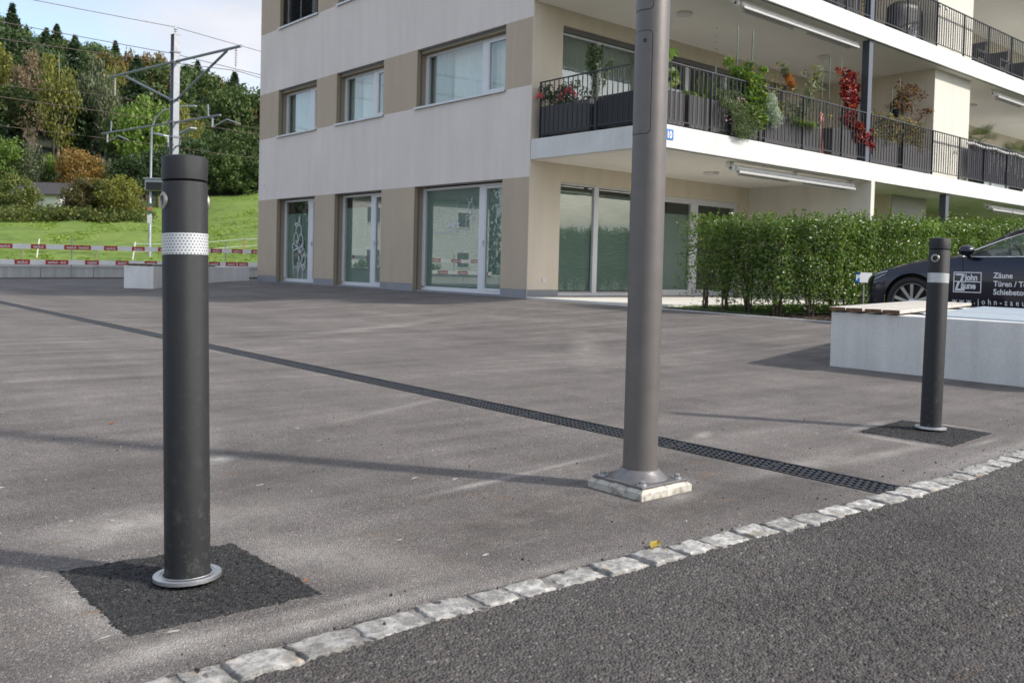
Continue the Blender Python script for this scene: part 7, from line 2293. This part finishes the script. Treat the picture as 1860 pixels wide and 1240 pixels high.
TREES = [
    (7.9, 79.6, 3.86, 4.22, 3.91, 'roundbush'),
    (11.8, 73.5, 3.76, 4.0, 3.32, 'brownbush'),
    (14.3, 71.4, 3.81, 4.14, 3.91, 'yellowbush'),
    (13.4, 73.5, 3.88, 3.81, 2.47, 'roundbush'),
    (10.1, 96.3, 5.44, 8.58, 4.11, 'brightgreen'),
    (12.4, 95.6, 5.61, 6.84, 3.91, 'greybush'),
    (14.7, 95.0, 5.78, 6.51, 2.75, 'brightgreen'),
    (16.4, 92.1, 5.68, 7.51, 3.91, 'orange'),
    (19.3, 93.6, 6.11, 5.52, 2.69, 'greybush'),
    (21.1, 89.3, 5.88, 6.99, 4.43, 'darkgreen'),
    (23.5, 88.6, 6.04, 7.87, 4.23, 'darkgreen'),
    (20.8, 93.6, 6.34, 5.26, 2.84, 'darkgreen'),
    (15.2, 107.7, 8.56, 11.32, 4.75, 'bare'),
    (24.9, 96.7, 7.22, 13.49, 6.73, 'biggreen'),
    (19.8, 114.4, 10.84, 17.64, 4.68, 'yellowgreen'),
    (18.9, 125.8, 13.96, 15.28, 4.7, 'pinkbare'),
    (24.2, 115.8, 11.62, 16.77, 4.11, 'greytree'),
    (24.9, 112.6, 10.82, 14.7, 3.6, 'greytree'),
    (34.0, 133.8, 17.01, 17.0, 5.13, 'rust'),
    (37.1, 133.8, 17.08, 17.84, 5.38, 'rust'),
    (40.4, 136.2, 17.78, 17.29, 4.99, 'rust'),
    (31.4, 130.8, 16.08, 15.35, 3.99, 'yellowgreen'),
    (36.7, 102.3, 9.82, 7.3, 5.77, 'ivyshrub'),
    (38.0, 98.5, 9.55, 7.79, 5.67, 'ivyshrub'),
    (40.1, 98.0, 9.79, 8.18, 5.72, 'ivyshrub'),
    (35.7, 105.8, 10.22, 7.41, 5.13, 'ivyshrub'),
    (30.9, 99.4, 8.09, 8.76, 5.2, 'darkgreen'),
    (35.3, 95.6, 8.68, 5.38, 4.79, 'ivyshrub'),
    (37.4, 93.8, 8.94, 5.4, 4.79, 'ivyshrub'),
    (33.6, 98.3, 8.63, 5.27, 4.42, 'ivyshrub'),
    (40.1, 94.1, 9.28, 6.9, 5.57, 'ivyshrub'),
    (34.1, 109.9, 10.74, 11.42, 4.47, 'yellowgreen'),
    (36.8, 112.8, 11.73, 12.34, 4.62, 'greentree'),
    (53.2, 171.5, 27.37, 12.74, 5.8, 'greentree'),
    (51.3, 198.0, 33.18, 15.04, 6.32, 'spruce'),
    (30.1, 167.2, 26.54, 14.02, 5.89, 'spruce'),
    (40.6, 204.0, 34.61, 15.36, 7.27, 'greentree'),
    (32.7, 113.4, 11.56, 10.01, 4.87, 'greentree'),
    (126.7, 270.9, 41.58, 12.03, 6.8, 'rust'),
    (37.1, 210.1, 35.68, 14.83, 7.43, 'darkgreen'),
    (15.6, 120.8, 12.23, 12.11, 6.84, 'greentree'),
    (28.1, 140.1, 18.57, 15.73, 6.61, 'spruce'),
    (45.2, 173.9, 28.35, 10.4, 6.01, 'rust'),
    (43.6, 114.4, 12.47, 15.51, 7.01, 'greentree'),
    (14.5, 136.0, 16.09, 16.69, 10.15, 'yellowgreen'),
    (76.2, 173.4, 18.76, 12.48, 5.85, 'yellowgreen'),
    (101.5, 272.8, 44.3, 16.02, 7.46, 'rust'),
    (36.0, 170.4, 27.46, 14.19, 5.96, 'spruce'),
    (28.8, 186.3, 32.33, 16.98, 7.13, 'spruce'),
    (96.0, 206.9, 26.75, 12.84, 5.39, 'spruce'),
    (79.2, 200.6, 27.53, 12.95, 5.9, 'darkgreen'),
    (49.7, 186.4, 31.11, 10.91, 6.08, 'greentree'),
    (48.8, 133.6, 16.12, 13.04, 6.52, 'darkgreen'),
    (124.7, 300.4, 46.31, 13.17, 7.0, 'yellowgreen'),
    (28.6, 151.2, 21.8, 11.03, 6.76, 'greytree'),
    (45.4, 148.4, 21.1, 12.37, 7.21, 'rust'),
    (73.7, 180.2, 21.17, 15.5, 6.51, 'spruce'),
    (55.8, 171.4, 27.25, 11.88, 4.99, 'spruce'),
    (94.6, 250.2, 40.32, 12.06, 6.62, 'greentree'),
    (19.7, 176.6, 28.0, 11.75, 6.92, 'darkgreen'),
    (42.5, 193.3, 32.79, 13.81, 7.43, 'darkgreen'),
    (31.0, 119.8, 13.13, 15.86, 6.66, 'spruce'),
    (91.1, 261.0, 44.86, 15.11, 8.29, 'greentree'),
    (44.4, 139.6, 18.71, 13.13, 5.97, 'greentree'),
    (24.0, 159.8, 24.22, 14.55, 8.11, 'darkgreen'),
    (20.4, 147.7, 20.47, 11.27, 5.96, 'greentree'),
    (37.8, 168.9, 27.01, 14.13, 6.36, 'darkgreen'),
    (29.8, 134.7, 17.12, 12.87, 5.41, 'spruce'),
    (58.1, 193.9, 32.33, 13.04, 6.69, 'greentree'),
    (101.6, 222.1, 30.04, 12.46, 5.83, 'greentree'),
    (46.4, 161.8, 24.83, 10.98, 5.65, 'greentree'),
    (47.2, 203.8, 34.28, 15.72, 8.4, 'darkgreen'),
    (106.4, 276.3, 43.92, 10.09, 6.15, 'greentree'),
    (59.7, 161.3, 21.63, 11.87, 5.94, 'darkgreen'),
    (49.7, 157.5, 23.57, 12.79, 6.91, 'rust'),
    (40.1, 148.6, 21.19, 12.53, 5.71, 'greentree'),
    (122.6, 278.6, 42.26, 13.82, 7.22, 'yellowgreen'),
    (78.2, 182.7, 20.27, 12.74, 6.38, 'greentree'),
    (47.1, 124.2, 14.05, 15.85, 6.66, 'spruce'),
    (37.6, 189.9, 32.55, 15.19, 6.38, 'spruce'),
    (26.8, 175.2, 28.95, 15.68, 6.59, 'spruce'),
    (106.6, 266.8, 41.35, 14.65, 9.03, 'yellowgreen'),
    (112.2, 237.7, 34.09, 10.34, 5.79, 'greentree'),
    (109.8, 242.7, 34.58, 10.94, 5.2, 'darkgreen'),
    (22.3, 177.9, 28.92, 15.2, 6.38, 'spruce'),
    (24.5, 191.0, 32.9, 11.06, 6.69, 'darkgreen'),
    (35.3, 188.2, 32.51, 13.62, 5.72, 'spruce'),
    (40.7, 181.7, 30.71, 11.26, 5.23, 'greentree'),
    (37.5, 201.9, 34.49, 13.36, 6.08, 'greentree'),
    (42.1, 125.2, 14.78, 11.06, 4.64, 'spruce'),
    (107.0, 232.5, 32.51, 15.74, 6.61, 'spruce'),
    (31.2, 201.7, 35.05, 14.54, 6.1, 'spruce'),
    (86.0, 211.3, 28.86, 14.15, 7.32, 'yellowgreen'),
    (13.4, 118.8, 11.28, 11.42, 4.8, 'spruce'),
    (97.2, 228.8, 31.24, 13.0, 6.19, 'greentree'),
    (22.1, 127.0, 14.54, 12.01, 5.47, 'darkgreen'),
    (71.3, 211.8, 36.18, 10.43, 4.38, 'spruce'),
    (19.9, 158.5, 23.25, 16.82, 7.06, 'spruce'),
    (94.0, 258.0, 42.89, 11.14, 6.8, 'greentree'),
    (47.2, 108.1, 11.88, 10.43, 4.77, 'rust'),
    (57.3, 198.5, 33.2, 13.63, 6.3, 'rust'),
    (86.7, 203.6, 25.14, 16.55, 7.59, 'greentree'),
    (27.2, 152.9, 22.24, 12.14, 7.47, 'greentree'),
    (23.9, 172.4, 27.84, 16.45, 8.0, 'darkgreen'),
    (41.5, 160.7, 24.59, 12.64, 7.65, 'greentree'),
    (60.0, 155.2, 19.15, 10.81, 6.28, 'greentree'),
    (67.1, 172.9, 22.32, 10.91, 5.07, 'greentree'),
    (39.0, 163.5, 25.43, 11.72, 5.37, 'greentree'),
    (22.2, 142.2, 18.94, 12.62, 6.35, 'greentree'),
    (82.7, 224.5, 35.93, 15.5, 8.14, 'greentree'),
    (95.1, 240.3, 36.74, 16.68, 8.27, 'greentree'),
    (72.4, 186.9, 25.12, 10.91, 5.4, 'greentree'),
    (101.8, 253.6, 38.74, 10.67, 6.09, 'greentree'),
    (42.6, 202.1, 34.21, 13.23, 5.56, 'spruce'),
    (114.0, 299.1, 47.64, 13.73, 6.42, 'greentree'),
    (29.6, 221.2, 36.87, 10.23, 6.14, 'darkgreen'),
    (57.9, 161.8, 22.69, 12.46, 7.39, 'rust'),
    (94.3, 231.0, 33.34, 12.81, 6.83, 'darkgreen'),
    (27.0, 191.4, 33.56, 16.3, 8.23, 'greentree'),
    (101.3, 290.6, 48.18, 14.36, 6.03, 'spruce'),
    (16.2, 150.7, 20.36, 12.68, 6.57, 'yellowgreen'),
    (121.5, 260.2, 39.09, 16.47, 6.92, 'spruce'),
    (50.7, 180.6, 29.77, 12.54, 6.76, 'greentree'),
    (51.7, 175.0, 28.35, 12.7, 7.26, 'rust'),
    (107.2, 310.6, 49.92, 16.28, 9.37, 'rust'),
    (39.8, 211.9, 35.79, 13.81, 7.13, 'greentree'),
    (123.1, 284.1, 43.33, 14.29, 8.11, 'greentree'),
    (58.5, 141.4, 15.35, 14.43, 6.65, 'greentree'),
    (105.7, 250.5, 36.4, 12.92, 7.8, 'rust'),
    (28.7, 174.7, 28.78, 14.52, 6.69, 'greentree'),
    (65.2, 152.1, 16.43, 14.88, 6.95, 'rust'),
    (15.6, 131.5, 15.15, 14.31, 8.23, 'yellowgreen'),
    (108.4, 300.7, 48.66, 16.7, 7.81, 'rust'),
    (131.6, 286.1, 44.76, 10.51, 5.26, 'yellowgreen'),
    (96.8, 274.6, 46.12, 14.03, 5.89, 'spruce'),
    (68.1, 184.9, 26.71, 10.11, 5.21, 'rust'),
    (27.1, 109.3, 10.13, 11.53, 6.11, 'greentree'),
    (17.8, 145.3, 19.29, 16.68, 7.66, 'darkgreen'),
    (24.3, 200.1, 34.45, 12.89, 5.41, 'spruce'),
    (117.3, 247.9, 36.5, 16.24, 8.47, 'yellowgreen'),
    (136.9, 294.6, 45.35, 11.52, 6.1, 'greentree'),
    (34.8, 178.2, 29.82, 10.86, 5.02, 'darkgreen'),
    (127.3, 287.9, 44.43, 10.22, 5.06, 'rust'),
    (51.9, 143.1, 18.17, 13.63, 6.34, 'greentree'),
    (68.1, 152.7, 16.67, 13.98, 8.03, 'rust'),
    (73.0, 196.2, 28.94, 13.53, 6.22, 'greentree'),
    (129.8, 288.9, 44.96, 16.92, 7.1, 'spruce'),
    (52.0, 122.9, 13.36, 13.14, 6.78, 'rust'),
    (71.3, 165.6, 17.84, 13.86, 7.07, 'greentree'),
    (26.3, 159.4, 24.16, 10.42, 4.94, 'greentree'),
    (23.4, 138.4, 17.88, 16.14, 7.75, 'darkgreen'),
    (10.8, 122.2, 11.61, 15.77, 6.62, 'spruce'),
    (48.4, 159.7, 24.19, 11.55, 5.32, 'rust'),
    (59.6, 184.5, 30.4, 11.69, 5.5, 'greentree'),
    (19.1, 136.4, 17.04, 11.84, 5.51, 'greentree'),
    (22.6, 116.4, 11.65, 12.98, 6.23, 'darkgreen'),
    (92.3, 215.9, 27.87, 14.64, 8.67, 'yellowgreen'),
    (66.5, 160.5, 17.73, 14.41, 6.77, 'darkgreen'),
    (69.2, 197.2, 31.54, 15.31, 6.43, 'spruce'),
    (116.2, 258.1, 38.0, 16.27, 8.47, 'greentree'),
    (84.3, 215.8, 31.57, 10.98, 5.81, 'darkgreen'),
    (43.1, 150.4, 21.69, 11.99, 6.35, 'rust'),
    (87.0, 233.8, 37.71, 10.94, 6.28, 'greentree'),
    (32.7, 220.9, 37.1, 10.93, 5.75, 'greentree'),
    (56.9, 182.5, 30.05, 11.14, 6.11, 'rust'),
    (121.7, 287.8, 44.4, 11.97, 5.66, 'darkgreen'),
    (34.1, 147.7, 20.89, 15.45, 8.87, 'greentree'),
    (26.2, 220.0, 36.47, 12.19, 6.36, 'darkgreen'),
    (98.3, 243.0, 36.36, 12.38, 7.07, 'rust'),
    (21.6, 188.5, 31.57, 14.07, 7.37, 'darkgreen'),
    (41.2, 128.1, 15.62, 11.82, 4.97, 'spruce'),
    (36.4, 148.7, 21.2, 15.32, 8.96, 'rust'),
    (103.0, 285.8, 46.84, 14.32, 8.85, 'rust'),
    (35.3, 213.2, 36.2, 16.26, 6.83, 'spruce'),
    (72.6, 182.3, 22.84, 10.66, 5.06, 'greentree'),
    (76.8, 208.6, 32.27, 15.62, 8.65, 'rust'),
    (64.7, 174.1, 24.25, 14.74, 6.19, 'spruce'),
    (100.5, 230.5, 31.25, 10.28, 5.4, 'rust'),
    (44.9, 203.8, 34.36, 10.62, 6.01, 'greentree'),
    (44.3, 178.3, 29.63, 10.29, 6.21, 'greentree'),
    (57.1, 145.3, 17.04, 13.32, 5.6, 'spruce'),
    (44.9, 192.9, 32.56, 13.95, 7.36, 'greentree'),
    (111.8, 258.8, 37.57, 12.14, 5.1, 'spruce'),
    (118.3, 268.4, 39.98, 15.48, 7.68, 'greentree'),
    (75.6, 213.2, 34.87, 10.07, 5.99, 'rust'),
    (89.9, 199.7, 24.71, 15.86, 6.66, 'spruce'),
    (109.3, 264.2, 39.9, 12.07, 6.63, 'greentree'),
    (84.2, 241.6, 42.02, 10.15, 4.26, 'spruce'),
    (82.2, 194.4, 23.2, 11.8, 5.61, 'rust'),
    (107.5, 243.6, 34.38, 14.97, 8.3, 'greentree'),
    (96.9, 268.2, 44.53, 13.28, 5.58, 'spruce'),
    (37.8, 181.5, 30.75, 13.85, 7.5, 'greentree'),
    (48.4, 196.9, 33.07, 14.79, 7.99, 'greentree'),
    (86.2, 252.5, 44.37, 11.87, 4.98, 'spruce'),
    (29.7, 210.3, 35.85, 14.05, 6.43, 'yellowgreen'),
    (123.2, 272.1, 41.28, 13.38, 8.25, 'greentree'),
    (47.9, 114.1, 12.43, 16.16, 6.79, 'spruce'),
    (31.1, 150.1, 21.51, 11.95, 5.72, 'darkgreen'),
    (84.9, 191.1, 22.6, 15.54, 6.53, 'spruce'),
    (52.3, 153.8, 21.86, 12.92, 5.43, 'spruce'),
    (61.4, 182.2, 29.63, 11.78, 4.95, 'spruce'),
    (48.0, 142.8, 19.18, 15.83, 9.1, 'greentree'),
    (65.3, 184.3, 28.16, 10.9, 6.32, 'yellowgreen'),
    (33.5, 196.7, 34.08, 13.73, 5.77, 'spruce'),
    (78.4, 170.1, 18.65, 12.73, 5.35, 'spruce'),
    (64.5, 142.8, 15.68, 16.33, 6.86, 'spruce'),
    (86.8, 226.3, 34.81, 14.47, 6.75, 'rust'),
    (75.5, 221.8, 38.35, 12.04, 5.06, 'spruce'),
    (22.1, 161.2, 24.48, 10.52, 6.12, 'greentree'),
    (94.6, 213.0, 27.55, 14.19, 5.96, 'spruce'),
    (139.6, 292.8, 45.37, 16.66, 8.46, 'greentree'),
    (102.5, 218.1, 29.52, 16.26, 8.54, 'greentree'),
    (34.5, 124.0, 14.4, 16.25, 10.04, 'greentree'),
    (57.1, 168.9, 26.05, 14.07, 7.23, 'greentree'),
    (85.7, 184.3, 21.61, 11.68, 5.74, 'darkgreen'),
    (59.2, 130.7, 14.42, 16.6, 8.16, 'rust'),
    (57.2, 131.2, 14.33, 11.58, 4.86, 'spruce'),
    (120.0, 309.6, 47.89, 15.4, 8.33, 'yellowgreen'),
    (127.4, 292.7, 45.04, 15.33, 7.2, 'yellowgreen'),
    (68.3, 201.6, 33.99, 11.39, 4.78, 'spruce'),
    (110.2, 277.6, 43.44, 15.64, 6.57, 'spruce'),
    (87.5, 242.6, 40.96, 11.53, 4.84, 'spruce'),
    (104.5, 282.2, 45.74, 13.63, 5.73, 'spruce'),
]
for (x, y, z, h, w, k) in TREES:
    if k in ('roundbush', 'brownbush', 'yellowbush', 'greybush', 'ivyshrub'): w *= 1.1; h *= 1.08
    put_tree(x, y, z - .2, h, w * (1.38 if KIND[k][3] != 'bush' and k != 'bare' else 1.0), k)
for (x, y, h, k) in ((-33, 44, 12, 'spruce'), (-17.5, 46, 11, 'spruce'), (-15, 47, 9, 'greentree'), (-38, 40, 13, 'greentree'), (-13, 44, 7, 'greentree'), (-20, 36.5, 1.6, 'ivyshrub'), (-17.5, 36, 1.5, 'ivyshrub'), (-14.8, 35.6, 1.5, 'ivyshrub'), (-23, 37, 1.6, 'ivyshrub')):
    put_tree(x, y, -.6, h, h * (.4 if k == 'spruce' else .6 if k != 'ivyshrub' else 1.15), k, 'tree or shrub beside the mirrored white house, outside the picture', 'plants mirrored in the shop windows')
# brambles at the foot of the bushes
b = MB()
rr = random.Random(41)
for k in range(420):
    t_ = rr.uniform(-.60, -.415); d = rr.uniform(76, 84) + (t_ + .6) * 6
    x = CAM_LOC.x + FW[0] * d + RT[0] * t_ * d; y = CAM_LOC.y + FW[1] * d + RT[1] * t_ * d
    P, N = ball_pts(26, (x, y, hill(t_, d) + (.2 + rr.random() * .9 * (.5 + .5 * noise.noise((t_ * 60, d * .5, 0)) + .3))), (.75, .75, .5), rr, .3); leafmesh(b, P, N, .22, rr, .8)
tag(b.obj('brambles', M['l_bush']), kind='stuff')

# tufts of uneven grass over the meadow
rr = random.Random(52)
vs = []; fs = []
for k in range(16000):
    t_ = rr.uniform(-.62, -.27); d = 44 + 62 * rr.random() ** 1.3
    if t_ < -.42 and d > 90: continue
    x = CAM_LOC.x + FW[0] * d + RT[0] * t_ * d; y = CAM_LOC.y + FW[1] * d + RT[1] * t_ * d
    if noise.noise((x * .16, y * .16, 4)) + .45 * noise.noise((x * .7, y * .7, 1)) < rr.uniform(-.35, .25): continue
    z = hill(t_, d) - .05; a = rr.uniform(0, 6.3); w = rr.uniform(.05, .16); h = rr.uniform(.04, .11); n = len(vs)
    vs += [(x - w * cos(a), y - w * sin(a), z), (x + w * cos(a), y + w * sin(a), z), (x + w * .6 * cos(a) + rr.uniform(-.1, .1), y + w * .6 * sin(a) + rr.uniform(-.1, .1), z + h), (x - w * .7 * cos(a) + rr.uniform(-.1, .1), y - w * .7 * sin(a) + rr.uniform(-.1, .1), z + h * .9)]
    fs.append((n, n + 1, n + 2, n + 3))
b = MB(); b.add(vs, fs)
tag(b.obj('meadow_tufts', M['tuft']), kind='stuff')
